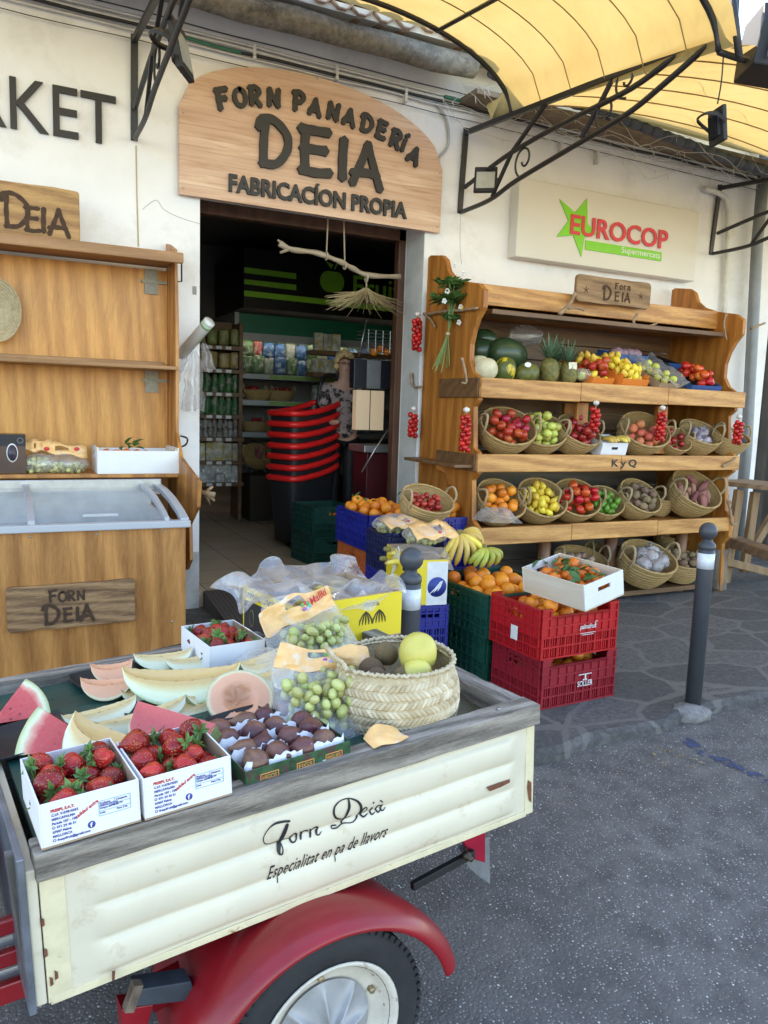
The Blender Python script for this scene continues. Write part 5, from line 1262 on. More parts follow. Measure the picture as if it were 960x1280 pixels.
# cherry basket beside the stand
p = aty(524,652,4.55); M = T_((p.x,4.55,.735)) @ rz(.25) @ Matrix.Rotation(.55,4,'X')
M.translation.z += .05
o = dup(BK, M @ Matrix.Diagonal((.185,.17,.16,1)), 'palm basket of dark cherries standing on the crates beside the display stand', 'palm baskets on the display stand')
BKi = o
for x,y,z in heap(.27,.23,.022,24,.085,True,slope=.2): fruit('plum', T_(M @ V((x,y,z))), 'dark red plum in the basket beside the display stand', 'small plums in the side basket', None, .66)

# ================================================================== top tier
def place(kind, px_, py_, y, z, s_, label, group=None, cat=None, rot=None, sc=None, name=None):
    p = aty(px_,py_,y); nm, me, ch = PROTO[kind]; o = bpy.data.objects.new(name or nm, me); COL.objects.link(o); o.location = (p.x,y,z); o.scale = sc or (s_,)*3; o.rotation_euler = rot or (0,0,0)
    return tag(o, label, cat or nm, group)
sph('cantaloupe','melon', .085, (1,1,1), mm='melonrind', dimple=.05, lump=.03)
sph('watermelon','watermelon', .15, (1.25,1,.95), mm='darkmelon', lump=.05, seg=24, ring=16)
FM['yelgreen'] = fruitmat('yellow_streaked_rind', (.07,.10,.02), (.62,.50,.03), .4, 18, .2, nscale=9, stretch=(2.2,2.2,.8), blend=(.5,.58))
sph('toad','melon', .09, (1,1,1.2), mm='yelgreen', lump=.04); sph('pielm','melon', .085, (1,1,1.3), mm='piel', lump=.04)
place('cantaloupe',608,457,4.80,1.80,1,'pale round melon at the front left of the top shelf','pale round melons')
place('cantaloupe',600,446,4.95,1.83,.95,'pale round melon at the left behind the front one on the top shelf','pale round melons')
place('watermelon',634,430,5.02,1.93,.92,'large dark green watermelon on the top shelf', rot=(0,.15,.1))
place('watermelon',602,428,5.12,1.95,.72,'partly hidden dark watermelon behind the pale melons')
place('watermelon',606,408,5.3,2.06,.6,'dark watermelon at the back of the top shelf')
place('toad',631,457,4.82,1.80,.95,'green melon streaked with yellow on the top shelf', rot=(.2,.2,0))
place('pielm',659,460,4.80,1.79,.95,'dark green melon with an oval sticker on the top shelf', rot=(0,1.3,.2))
p = aty(660,456,4.715); b = MB(); b.ball((0,0,0), .03, 16, 8, (1,.12,.62)); o = b.build('fruit_sticker', WHITEP, bpy.data.objects[[o.name for o in bpy.data.objects if o.get('label','').startswith('dark green melon with an oval')][0]]); o.parent = None
mel = [q for q in bpy.data.objects if q.get('label','').startswith('dark green melon with an oval')][0]; o.parent = mel; o.matrix_parent_inverse = Matrix(); o.matrix_local = xf(mel).inverted() @ T_((p.x, p.y, p.z))
def pineapple(px_, py_, y, label, s_=1.0, tag_=False):
    p = aty(px_,py_,y); t = thing('pineapple', label, 'pineapple', (p.x,y,Z1+.003), (0,-.05,random.uniform(-.3,.3)), 'pineapples on the top shelf'); t.scale = (s_,)*3
    b = MB(); n_u, n_v = 40, 34; prof = [(.068*sqrt(max(.02,1-abs(2*u-1)**2.8)), .20*u) for u in [i/n_v for i in range(n_v+1)]]
    b.lathe(prof, n_u, fn=lambda a,i: 1+.07*abs(sin(4*a+i*.42))*abs(sin(4*a-i*.42)))
    b.build('fruit', fruitmat('pineapple_skin', (.20,.17,.035), (.09,.10,.025), .6, 50, .3, nscale=30) if 'pineapple_skin' not in MT else MT['pineapple_skin'], t)
    b = MB(); rr = random.Random(int(px_))
    for k in range(46):
        a = k*2.4; lv = k/46; L = .08+.13*lv; e = .35+1.0*lv; w_ = .012
        P = []; 
        for i in range(6):
            u = i/5; rad = .010+L*u*cos(e)*(1+.25*u); z = .195+L*u*sin(e)-.02*u*u*(1-lv); ww = w_*(1-u)**.7; ca, sa = cos(a), sin(a)
            P += [(rad*ca-sa*ww, rad*sa+ca*ww, z), (rad*ca+sa*ww, rad*sa-ca*ww, z)]
        b.add(P, [(2*i,2*i+1,2*i+3,2*i+2) for i in range(5)])
    b.build('crown', mat('pineapple_leaf', (.09,.16,.09), .5, .35, 30), t)
    if tag_: b = MB(); b.box((-.03,-.066,.13),(.045,-.058,.19)); b.build('label', mat('pineapple_tag', (.65,.62,.45), .5, .3, 40), t, bevel=.002)
    return t
pineapple(687,470,4.82,'pineapple to the left with spiky grey green crown on the top shelf'); pineapple(711,470,4.80,'pineapple with a printed paper tag around it on the top shelf', .9, True); pineapple(697,455,5.05,'pineapple standing behind the front pair on the top shelf', 1.0)
softbag('white plastic bag with a green fruit on the top shelf', aty(727,468,4.80), .065, FILMW, (1.2,.8,.7), 6, tie=False)
fruit('green_apple', T_(aty(726,470,4.82)), 'green fruit inside the white plastic bag on the top shelf', 'green fruit in the bag')
# tilted cartons on the top shelf
ORC = mat('orange_card', (.72,.20,.025), .6, .04); BLC = mat('blue_card', (.03,.09,.26), .5, .06); 
def tcarton(px_, py_, y, w_, d_, h_, mm, lb, tilt=.35, yaw=0, z=None, inner=None):
    p = aty(px_,py_,y); M = T_((p.x,y,z or Z1+.006)) @ rz(yaw) @ Matrix.Rotation(tilt,4,'X'); return tray('carton', lb, 'carton', w_,d_,h_, M, mm, .005, inner=inner), M
t, M = tcarton(738,484,4.75,.24,.36,.07,ORC,'orange printed carton of red and yellow apples on the top shelf',.40,.12)
for x,y,z in heap(.22,.34,.034,26,.02,slope=.1): fruit('red_apple' if random.random()<.65 else 'lemon', T_(M @ V((.12+x,.18+y,z))), 'apple in the orange printed carton on the top shelf','apples in the orange carton',None,.95) if random.random() < .99 else None
t, M = tcarton(775,487,4.73,.30,.42,.075,ORC,'orange printed carton of lemons in the middle of the top shelf',.42,.10)
b = MB()
for x0 in (0,.30-.006):
    for k in range(5): b.box((x0-.001,.02+.085*k,.076),(x0+.007,.06+.085*k,.10))
for k in range(3): b.box((.02+.09*k,.414,.076),(.07+.09*k,.421,.10))
b.build('notched_edge', ORC, t)
fill('lemon', M @ T_((.15,.21,0)), .28,.40,.031,46,'yellow lemon in the orange printed carton on the top shelf','lemons in the orange carton', .02)
t, M = tcarton(822,488,4.75,.22,.42,.06,CARD,'cardboard carton of yellow plums wrapped in clear plastic on the top shelf',.46,.05)
fill('green_apple', M @ T_((.11,.21,0)), .2,.4,.03,14,'yellow green fruit in the plastic wrapped carton','yellow fruit in the wrapped carton', .03, s=.85)
sheet('plastic_wrap','clear crinkled plastic wrapped over the carton of yellow fruit on the top shelf', lambda u,v: M @ V((-.03+.30*u, -.06+.48*v, .085+.03*sin(u*8)+.03*v)), 16, 16, FILMW, 'plastic wrap', 9, .03, 12)
t, M = tcarton(862,490,4.73,.34,.45,.055,BLC,'blue edged carton of red peppers at the right of the top shelf',.46,-.02, inner=DARK)
b = MB(); b.box((.005,-.002,.0),(.20,.0,.05)); b.build('blue_end_label', BLC, t)
fill('tomato', M @ T_((.22,.20,0)), .2,.38,.036,18,'red pepper tomato in the blue edged carton on the top shelf','red tomatoes in the blue edged carton', .01, s=1.05)
t, M = tcarton(770,445,5.08,.34,.26,.11,BLC,'blue carton of bagged red shallots at the back of the top shelf',.2,.0, z=1.90)
for k in range(4): softbag('small clear bag of pink shallots in the blue carton', M @ V((.07+.07*k,.10,.11)), .05, mat('pinkish_bag', (.38,.22,.25), .35, .3, 20, .5, 50), (1.1,.9,.8), k+3, 'bags of pink shallots', tie=False)
b = MB(); b.box((3.2,5.10,1.73),(5.6,5.45,1.90)); b.build('rear_riser', PINED, un, world=True)
t, M = tcarton(818,452,5.10,.36,.30,.05,DARK,'black carton lying tilted at the back right of the top shelf',.3,.1, z=1.92)
t = thing('price_card','small black price card with white scribble at the right of the top shelf','price card', aty(866,464,4.95), (.2,.0,.3)); b = MB(); b.box((-.035,-.003,-.045),(.035,.003,.05)); b.build('card', DARK, t)
b = MB(); b.ribbon([(-.02,-.02),(-.005,.025),(0,-.015),(.012,.03),(.02,-.02)], .005, 0,.0008, Matrix(((1,0,0,0),(0,0,-1,-.0035),(0,1,0,0),(0,0,0,1)))); b.build('scribble', WHITEP, t)
softbag('clear plastic bag at the back of the top shelf beside the pineapples', aty(657,420,5.3), .10, FILMW, (1.4,.6,.8), 2, tie=False)

# ---------- strings of cherry tomatoes
def tomstring(px_, py0, py1, y, label, cap=True):
    a = aty(px_, py0, y); c = aty(px_, py1, y); L = a.z-c.z; t = thing('tomato_string', label, 'tomatoes', (a.x,y,c.z), (0,0,0), 'hanging strings of small red tomatoes')
    n = max(4, int(L/.036)); 
    for i in range(n):
        for k in range(3):
            an = i*1.1+k*2.1; r = .024
            o = bpy.data.objects.new('tomato', PROTO['cherry'][1]); COL.objects.link(o); o.parent = t; o.location = (r*cos(an), r*sin(an)*.9, .02+(i+.25*k)*(L-.03)/n); q = random.uniform(.88,1.08)*.94; o.scale = (q,q,q)
    b = MB(); b.tube([(0,0,0),(0,0,L+.05)], .0025, 5); b.build('string', mat('raffia', (.45,.38,.25), .8), t)
    b = MB(); b.ball((0,0,L+.02), .024, 10, 8, (1,1,.8), fn=lambda p: 1+.25*noise.noise(p*5)); b.build('paper_knot', mat('paper_knot', (.66,.63,.60), .7), t)
tomstring(522,396,440,5.50,'upper string of small red tomatoes hanging on the wall left of the display stand'); tomstring(517,514,548,5.50,'lower string of small red tomatoes hanging on the wall left of the display stand')
tomstring(583,516,566,4.66,'long string of small red tomatoes at the left front corner of the display stand'); tomstring(745,507,542,4.66,'string of small red tomatoes above the bananas on the display stand'); tomstring(828,513,553,4.66,'string of small red tomatoes between the plum and garlic baskets'); tomstring(924,524,556,4.66,'string of small red tomatoes at the right end of the display stand')
# ---------- herb bouquet
p = atx(563,388,XL-.06); t = thing('herb_bouquet','bouquet of green leaves with white and yellow flowers hanging on the display stand','bouquet', p)
b = MB(); rr = random.Random(4)
for k in range(16):
    x = rr.uniform(-.05,.05); y_ = rr.uniform(-.04,.04); b.tube(smoothpts([(x*1.6,y_*1.6,.2),(x*.5,y_*.5,0),(-.01,0,-.16),(-.04-x*1.8,-y_*1.2,-.38-rr.uniform(0,.08))],3), .0028, 4)
b.build('stems', mat('stem_green', (.16,.24,.07), .6), t)
leaves('leaves','', T_(p), 70, (.09,.08), LEAF, .10, z=.06, parent=t); leaves('leaves','', T_(p+V((0,0,.17))), 60, (.08,.07), LEAF, .09, parent=t); leaves('leaves','', T_(p+V((-.0,0,-.06))), 30, (.05,.04), LEAF, .07, parent=t)
for (x,z,c) in ((-.08,.12,0),(.08,.10,0),(-.02,.31,0),(.05,.26,0),(-.10,.05,0),(.03,-.09,0),(.06,.01,1),(.10,.01,1),(.04,.02,0)):
    b = MB()
    for k in range(5): a = k*1.256; b.ball((x+.012*cos(a),-.08+.004*sin(a*2),z+.012*sin(a)), .010, 8, 6, (1,.4,1))
    b.build('flower', mat('yellow_petal', (.75,.55,.02), .6) if c else mat('white_petal', (.70,.70,.66), .6), t)
b = MB(); b.lathe([(.016,-.01),(.016,.01)], 10, T_((-.012,0,-.17))); b.build('tie', mat('raffia', (.45,.38,.25), .8), t)

# ================================================================== goods on the left shelf
sh = 1.031
MC = T_((.54,5.15,sh)); MCx = aty(122,588,5.14); w_ = aty(224,586,5.14).x-MCx.x
t = tray('tangerine_crate','white painted wooden crate of tangerines on the left shelf above the freezer','wooden box', w_,.33,.165, T_((MCx.x,5.145,sh)), PAPW, .008, corner=True, fronth=.145, hole=True)
fill('mandarin', T_((MCx.x+w_/2,5.31,sh)), w_-.03,.30,.031,30,'tangerine in the white crate on the left shelf','tangerines in the white crate', .045)
leaves('tangerine_leaves','green leafy sprig on the tangerines in the white crate', T_((MCx.x+w_*.42,5.25,sh+.17)), 9, (.05,.04), LEAF, .07)
a = aty(0,587,5.20); c = aty(33,587,5.20)
t = thing('date_box','dark printed box with an oval window standing on the left shelf','box', (c.x-.30,5.2,sh)); b = MB(); b.box((0,0,0),(.30,.16,.235)); b.build('carton', mat('dark_brown_card', (.055,.022,.014), .35, .5, 5), t, bevel=.002)
b = MB(); b.box((0,-.0012,.165),(.30,0,.235)); b.build('black_band', DARK, t)
b = MB(); M = wallM(.225,-.0016,.125); b.lathe([(.042,0),(.042,.001)], 24, M @ Matrix.Diagonal((.75,1.35,1,1))); b.build('oval_border', WHITEP, t)
b = MB(); b.lathe([(.036,0),(.036,.0018)], 24, M @ Matrix.Diagonal((.75,1.35,1,1))); b.build('oval_picture', mat('date_picture', (.04,.03,.045), .4, .8, 40), t)
b = MB(); b.tube([(.27+.016*cos(k*pi/6),-.002,.20+.016*sin(k*pi/6)) for k in range(12)], .0012, 4, closed=True); b.build('seal', mat('grey_seal', (.3,.3,.3), .5), t)
for k,(px_,w2) in enumerate(((48,.16),(78,.28))):
    q = aty(px_,585,5.24); M = T_((q.x,5.26,sh)); grapes(('green grapes beside the dark box on the left shelf','green grapes against the white crate on the left shelf')[k], M, w2*1.1,.16,.1,44,r=.015)
    t = thing('grape_bag',('printed bag of grapes beside the dark box on the left shelf','printed bag of grapes against the white crate on the left shelf')[k],'bag',M.translation,(0,0,0),'printed bags of grapes')
    b = MB(); b.ball((0,0,.055), .09, 20, 10, (w2/.16,.95,.75), fn=lambda p: 1+.1*noise.noise(p*4+V((k,0,0)))); b.build('clear_pouch', FILM, t)
    b = MB(); nx = 12; vs = [((i/(nx-1)-.5)*w2*1.05, -.03+.01*sin(i*1.3)+.04*j/3, .115+.022*j+.008*sin(i*1.1+j)+ (.02 if k==0 else -.01*(i/(nx-1)-.5)*4)) for j in range(4) for i in range(nx)]
    b.smooth = True; b.add(vs, [(j*nx+i,j*nx+i+1,(j+1)*nx+i+1,(j+1)*nx+i) for j in range(3) for i in range(nx-1) if not (j == 1 and 4 <= i <= 6)]); b.build('printed_top', BAGY, t, solid=.002)
    b = MB(); b.ball((w2*.3,-.045,.15), .012, 8, 6, (1.4,.4,1)); b.build('logo', REDINK, t)
# round straw mat hung on the back panel
q = aty(-5,388,5.42); t = thing('straw_basket','round coiled straw basket hung on the plywood back panel','basket',q)
b = MB(); R_ = aty(27,388,5.42).x-q.x
prof = [(.001,-.02)]+[(R_*u, -.02+.05*u*u+.006*abs(sin(u*12*pi))) for u in [i/72 for i in range(1,73)]]+[(R_*.98,.0)]
b.lathe(prof, 40, Matrix(((1,0,0,0),(0,0,-1,0),(0,1.35,0,0),(0,0,0,1)))); b.build('coiled_body', strawmat('pale_coil',(.34,.26,.14),(.55,.44,.26)), t)
# plastic bag roll and hanging bags
a = atx(226,444,1.16); c = atx(262,402,1.30); t = thing('bag_roll','roll of thin produce bags tilted on the side of the left shelf unit','bag roll', a)
b = MB(); b.tube([a, a.lerp(c,.97), c], .040, 18); b.build('roll', mat('milky_roll', (.62,.64,.60), .4, .05, 20, .2, 40), t, world=True)
b = MB(); d = (c-a).normalized(); b.tube([a.lerp(c,.86), a.lerp(c,.93)], .0408, 18); b.build('green_band', mat('pale_green', (.30,.48,.28), .5), t, world=True)
b = MB(); b.tube([a-d*.004, a+d*.01], .015, 10); b.tube([a-d*.03, a+d*.0], .006, 6); b.build('core', CARD, t, world=True)
def hangbag(label, top, bot, w_, mm, seed):
    n_, m_ = 12, 14; t_ = top; 
    def fn(u, v):
        p = V(top).lerp(V(bot), v); ww = w_*(.25+.9*v**.7); x = (u-.5)*ww; return p+V((x, .035*sin(u*11+seed)*(.3+v), .012*sin(u*17+seed)*v+.03*abs(u-.5)))
    return sheet('produce_bag', label, fn, n_, m_, mm, 'plastic bag', seed, .02, 14)
hangbag('torn white produce bag hanging from the roll in front of the shelf edge', atx(233,446,1.14), atx(206,500,1.08), .10, FILMW, 2)
hangbag('second white produce bag hanging beside the wall under the roll', atx(243,440,1.2), atx(240,515,1.2), .14, FILMW, 6)
hangbag('loose clear bag corner caught behind the roll', atx(255,430,1.25), atx(262,465,1.27), .07, FILMW, 8)
# driftwood mobile over the doorway
t = thing('driftwood_mobile','driftwood branch with a bundle of dried grass hung by cords in the doorway','decoration', aty(420,310,5.75))
b = MB(); P = smoothpts([aty(x,y,5.75) for x,y in ((349,304),(365,312),(395,316),(425,327),(440,335),(460,344),(500,346))],5); b.tube(P, [.020*(1+.18*sin(i*1.3)) *(1.0 if i > 3 else 1.1) for i in range(len(P))], 9); b.tube([aty(362,311,5.75), aty(356,306,5.75), aty(347,300,5.74)], [.014,.012,.008], 7); b.tube([aty(360,312,5.75), aty(350,316,5.75)], [.014,.009], 7)
b.build('driftwood', wood('pale_driftwood', (.26,.20,.13), (.45,.37,.27), 'x', 2, .8), t, world=True)
b = MB()
for x0,y0,x1,y1 in ((408,318,411,262),(431,330,429,262),(458,346,458,362)):
    b.tube([aty(x0,y0,5.75), aty(x1,y1-14 if y1 < 300 else y1,5.75)], .006, 6); q = aty(x0,y0+2,5.75); b.tube([(q.x+.0,q.y+.028*cos(k*pi/4),q.z+.028*sin(k*pi/4)) for k in range(8)], .007, 6, closed=True)
b.build('cord', mat('sisal', (.38,.32,.22), .85, .2, 60), t, world=True)
b = MB(); rr = random.Random(9); o_ = aty(458,360,5.75)
for k in range(260):
    a = rr.uniform(0,6.28); s_ = rr.choice((-1,1)); L = rr.uniform(.12,.34); zz = rr.uniform(.05,.13)
    b.tube([(o_.x+.02*cos(a),o_.y+.02*sin(a),o_.z-rr.uniform(0,.04)), (o_.x+.10*cos(a),o_.y+.06*sin(a),o_.z-zz*.8), (o_.x+L*cos(a)*1.05,o_.y+.12*sin(a),o_.z-zz-rr.uniform(.0,.10)*L/.3)], [.0028,.002,.001], 3)
b.build('dried_grass', strawmat('dried_grass',(.30,.23,.11),(.48,.38,.21)), t, world=True)

# ================================================================== bollards
BLK = mat('charcoal_bollard', (.045,.05,.058), .45, .1, 14, .08, 60)
def bollard(label, foot, lean=None):
    t = thing('bollard', label, 'bollard', foot, (0,0,0), 'charcoal bollards along the kerb')
    b = MB(); b.lathe([(.041,-.05),(.041,.80),(.0405,.835)], 28); b.build('post', BLK, t)
    b = MB(); b.lathe([(.0425,.735),(.0425,.815)], 28); b.build('reflective_band', mat('reflective_white', (.60,.63,.68), .3, .12, 40, .1, 60), t)
    b = MB(); b.lathe([(.041,.836),(.043,.842),(.043,.858),(.036,.868),(.024,.876),(.024,.890)], 28); b.build('collar', BLK, t)
    b = MB(); b.ball((0,0,.928), .046, 24, 16); b.build('ball_finial', BLK, t); return t
q = atz(866,880,0); bollard('charcoal ball topped bollard at the kerb on the right', (q.x,q.y,0))
b = MB(); b.ball((0,0,0), .10, 18, 10, (1.25,.9,.5), fn=lambda p: 1+.25*noise.noise(p*2.5)); o = b.build('concrete_footing', mat('rough_concrete', (.20,.19,.18), .95, .3, 30, .8, 60)); o.location = (q.x-.05,q.y-.03,-.035); tag(o,'rough concrete lump at the foot of the right bollard','footing')
q = atz(515,684,.974); bollard('charcoal ball topped bollard in the middle behind the cart', (q.x,q.y,0))
# ================================================================== three-wheeled delivery cart
TA = V((.044,1.498,.6)); ya_, pi_, ro_ = radians(6.45), radians(2.70), radians(-.29)
D1 = V((cos(ya_)*cos(pi_), sin(ya_)*cos(pi_), sin(pi_))); D2 = V((-sin(ya_), cos(ya_), 0)); D3 = D1.cross(D2)
D2, D3 = cos(ro_)*D2+sin(ro_)*D3, -sin(ro_)*D2+cos(ro_)*D3
MTK = Matrix((D1,D2,D3)).transposed().to_4x4(); MTK.translation = TA; MTI = MTK.inverted()
def bedl(px, py, w_): return MTI @ on(px, py, TA+D3*w_, D3)
def bedp(px, py, w_): return on(px, py, TA+D3*w_, D3)
def sidel(px, py, v_): return MTI @ on(px, py, TA+D2*v_, D2)
tk = thing('delivery_cart', 'old cream and red three wheeled delivery cart with a wooden railed bed full of fruit', 'cart', TA, MTK.to_euler())
L_, W_, H_ = 1.26, 1.03, .263
def corr(u, w_):
    t = min(1, max(0, (u-.075)/.05))*min(1, max(0, (L_-.055-u)/.05)); t = t*t*(3-2*t)
    if not (-.245 < w_ < -.015): return 0
    ph = (w_+.245)/.23*3.0; return t*.013*(max(0, sin((ph % 1)*pi))**.55) * min(1,(w_+.245)/.01) * min(1,(-.015-w_)/.01)
b = MB(); nu, nw = 130, 60; vs = []
for j in range(nw+1):
    for i in range(nu+1):
        u = L_*i/nu; w_ = -H_+H_*j/nw; dent = .003*noise.noise(V((u*5,w_*9,0))); ed = .004*noise.noise(V((u*17,3,0))) if j == 0 else 0
        vs.append((u, -corr(u,w_)+dent, w_+ed))
b.smooth = True; b.add(vs, [(j*(nu+1)+i,j*(nu+1)+i+1,(j+1)*(nu+1)+i+1,(j+1)*(nu+1)+i) for j in range(nw) for i in range(nu)])
b.smooth = False; b.box((.0,.004,-H_+.002),(L_,.02,-.001)); b.build('side_panel', CREAM, tk)
b = MB(); b.box((0,W_-.02,-H_),(L_,W_,0)); b.build('side_panel', CREAM, tk)
b = MB(); b.box((-.022,.0,-H_),(-.002,W_,.02)); b.build('front_panel', CREAM, tk, bevel=.003)
b = MB(); b.box((L_-.02,.022,-H_),(L_-.002,W_-.02,0)); b.build('tailgate', CREAM, tk, bevel=.003)
b = MB(); b.box((0,.02,-H_-.01),(L_,W_-.02,-H_+.004)); b.build('bed_floor', mat('grey_bed_floor', (.12,.12,.12), .7), tk)
b = MB(); b.box((-.036,-.012,-H_-.004),(-.0225,W_,.054)); b.build('steel_edge', mat('worn_blue_steel', (.17,.19,.22), .4, .3, 14, .2, 40, metal=.5, dirt=((.10,.07,.05), 12, .62, .1)), tk, bevel=.002)
b = MB(); b.box((.004,-.0035,-H_-.004),(L_*.98,.0,-H_+.012)); b.box((.0,-.0025,-H_),(.045,.0,-.002)); b.box((L_-.03,-.0025,-H_),(L_,.0,-.002)); b.build('folded_edge', mat('cream_edge', (.66,.58,.38), .5, .12, 20, dirt=((.30,.14,.06), 16, .62, .08)), tk, bevel=.0015)
RAILF = wood('rail_wood', (.085,.068,.052), (.46,.40,.33), 'x', 2.6, .85, False, None, 1.8, dist=.15); RAILY = wood('rail_wood_y', (.085,.070,.055), (.42,.38,.33), 'y', 2.6, .85, False, None, 1.8, dist=.15)
def board(a, c, nm, mm, seed, ax=0):
    """weathered board: subdivided box with worn edges"""
    b = MB(); n_ = 60; vs = []; (x0,y0,z0),(x1,y1,z1) = a, c
    for i in range(n_+1):
        u = i/n_; sec = [(0,0),(0,1),(1,1),(1,0)]
        for k,(p,q) in enumerate(sec):
            j = .0035*noise.noise(V((u*14+seed,k*3.1,0)))+.002*noise.noise(V((u*60,k,seed)))
            if ax == 0: vs.append((x0+(x1-x0)*u, y0+(y1-y0)*p+(j if p == 0 else -j), z0+(z1-z0)*q-(abs(j) if q else 0)))
            else: vs.append((x0+(x1-x0)*p+(j if p == 0 else -j), y0+(y1-y0)*u, z0+(z1-z0)*q-(abs(j) if q else 0)))
    fs = [(4*i+k, 4*i+(k+1)%4, 4*(i+1)+(k+1)%4, 4*(i+1)+k) for i in range(n_) for k in range(4)]+[(3,2,1,0),(4*n_,4*n_+1,4*n_+2,4*n_+3)]
    b.add(vs, fs); return b.build(nm, mm, tk, bevel=.003)
board((-.006,-.018,.001),(L_+.006,.052,.058),'wooden_rail',RAILF,1)
board((-.0,W_-.045,.001),(L_,W_+.01,.055),'wooden_rail',RAILF,2)
board((L_-.060,.054,.001),(L_+.004,W_-.047,.056),'wooden_rail',RAILY,3,1)
b = MB(); 
for u in (.05,.62,1.15): b.lathe([(.007,.058),(.006,.061)], 10, T_((u,.02,0)))
b.build('screw', STEEL, tk)
# rust marks
def rustmark(name, poly, v_): 
    b = MB(); pts = [sidel(px,py,v_) for px,py in poly]; b.prism([(p.x,p.z) for p in pts], (0,.0012), Matrix(((1,0,0,0),(0,0,-1,v_),(0,1,0,0),(0,0,0,1)))); return b.build(name, RUST, tk)
rustmark('rust_patch', ((608,984),(622,979),(637,974),(637,978),(625,984),(612,989)), -.0145)
rustmark('rust_patch', ((660,975),(664,978),(664,1003),(661,1000),(659,985)), -.004)
for c in ((53,1152),(57,1190),(64,1226),(70,1218)): rustmark('rust_patch', ((c[0]-2,c[1]-5),(c[0]+2,c[1]-3),(c[0]+3,c[1]+4),(c[0]-1,c[1]+7)), -.004)
rustmark('rust_patch', ((140,1214),(144,1213),(143,1225),(140,1226)), -.010); rustmark('rust_patch', ((290,1053),(293,1052),(292,1056),(290,1056)), -.012)
# hand lettering that follows the corrugations
def conform(o, sub=True):
    me = o.data
    if sub:
        bm = bmesh.new(); bm.from_mesh(me); bmesh.ops.triangulate(bm, faces=bm.faces)
        for _ in range(2):
            es = [e for e in bm.edges if e.calc_length() > .008]
            if es: bmesh.ops.subdivide_edges(bm, edges=es, cuts=1)
            bmesh.ops.triangulate(bm, faces=bm.faces)
        bm.to_mesh(me); bm.free()
    for v in me.vertices:
        dent = .003*noise.noise(V((v.co.x*5,v.co.z*9,0))); v.co.y = -corr(v.co.x, v.co.z)+dent-.0016+(v.co.y)*.3
    me.update()
PM = Matrix(((1,0,0,0),(0,0,-1,0),(0,1,0,0),(0,0,0,1)))
def sl(px, py): p = sidel(px, py, -.008); return (p.x, p.z)
def scr(x, y): return sl(310+x/5.053, 980+y/5.053)
strokes = [  # traced brush lettering, (crop x, y, width)
 [(258,228,16),(215,232,18),(165,245,16),(125,275,8),(98,315,7),(92,350,7),(108,376,7),(140,380,6),(180,366,6),(225,352,7),(258,348,5)],
 [(242,248,26),(228,290,34),(214,335,36),(200,380,34),(192,415,30),(196,440,14)],[(196,440,10),(212,436,12),(218,405,8),(208,370,8)],
 [(285,318,8),(270,345,16),(278,368,14),(300,362,8),(312,335,14),(300,312,14),(285,318,8)],
 [(330,300,6),(340,318,18),(334,350,14)],[(334,318,8),(355,296,10),(380,298,14)],[(390,285,6),(400,300,18),(392,335,14)],[(398,300,8),(425,272,10),(442,282,18),(432,312,16),(445,320,8),(465,300,4)],
 [(560,262,8),(532,268,8),(530,280,8),(560,275,10),(600,250,8),(660,240,8),(700,200,14),(712,150,22),(690,108,18),(640,88,10),(585,100,9),(545,135,14),(536,175,18),(552,210,16),(590,222,9),(640,208,6),(655,200,4)],
 [(630,90,12),(634,140,24),(622,185,22),(608,222,16),(592,248,12)],
 [(728,185,6),(750,165,8),(745,145,8),(725,160,14),(715,190,16),(730,208,12),(760,190,5)],
 [(785,150,14),(776,180,16),(785,192,10),(805,178,4)],[(788,112,14),(790,118,14)],
 [(845,140,8),(825,135,10),(812,158,16),(822,178,12),(842,160,8),(850,130,10),(842,160,16),(852,168,8),(872,150,4)],[(832,100,12),(850,114,6)],
]
b = MB(); sc_ = (sl(440,1030)[0]-sl(430,1030)[0])/10/5.053
for k, st in enumerate(strokes):
    P = smoothpts([V((*scr(x,y), w_*sc_*.72)) for x,y,w_ in st], 5)
    b.ribbon([(p.x,p.y) for p in P], [max(.0012,p.z) for p in P], 0, .0008+.0004*(k%4), PM)
o = b.build('painted_lettering', BLACKINK, tk); conform(o, False)
a = sl(334,1101); c = sl(484,1046)
o = textfit('Especialitat en pa de llavors', c[0]-a[0], .048, MTK @ T_((a[0],0,a[1]-.012)) @ PM @ rz(atan2(c[1]-a[1], c[0]-a[0])), 'painted_lettering', BLACKINK, tk, .0008, 0, .35, 1.05); conform(o)
# fender
RIN = MB(); C0 = (.555,-.545)
sec = [(.30,.300,.250),(.05,.335,.276),(-.02,.352,.284),(-.06,.355,.284),(-.095,.345,.278),(-.118,.325,.268),(-.125,.302,.258),(-.118,.296,.253)]
def fender(side=1, v0=0):
    b = MB(); n_ = 46; vs = []
    for i in range(n_+1):
        a = radians(6)+radians(197)*i/n_; ca, sa = cos(a), sin(a)
        for k,(v_,ra,rb) in enumerate(sec):
            e = 1+.03*max(0,(1-i/6)) if i < 6 else 1
            vs.append((C0[0]+(ra+.012*ca)*ca*e, v0+side*v_, C0[1]+rb*sa+(.0 if sa > 0 else .0)))
    K = len(sec); b.smooth = True; b.add(vs, [(i*K+k,i*K+k+1,(i+1)*K+k+1,(i+1)*K+k) for i in range(n_) for k in range(K-1)]); o = b.build('fender', RED, tk, solid=.004, sub=1); return o
fender(); fender(-1, W_)
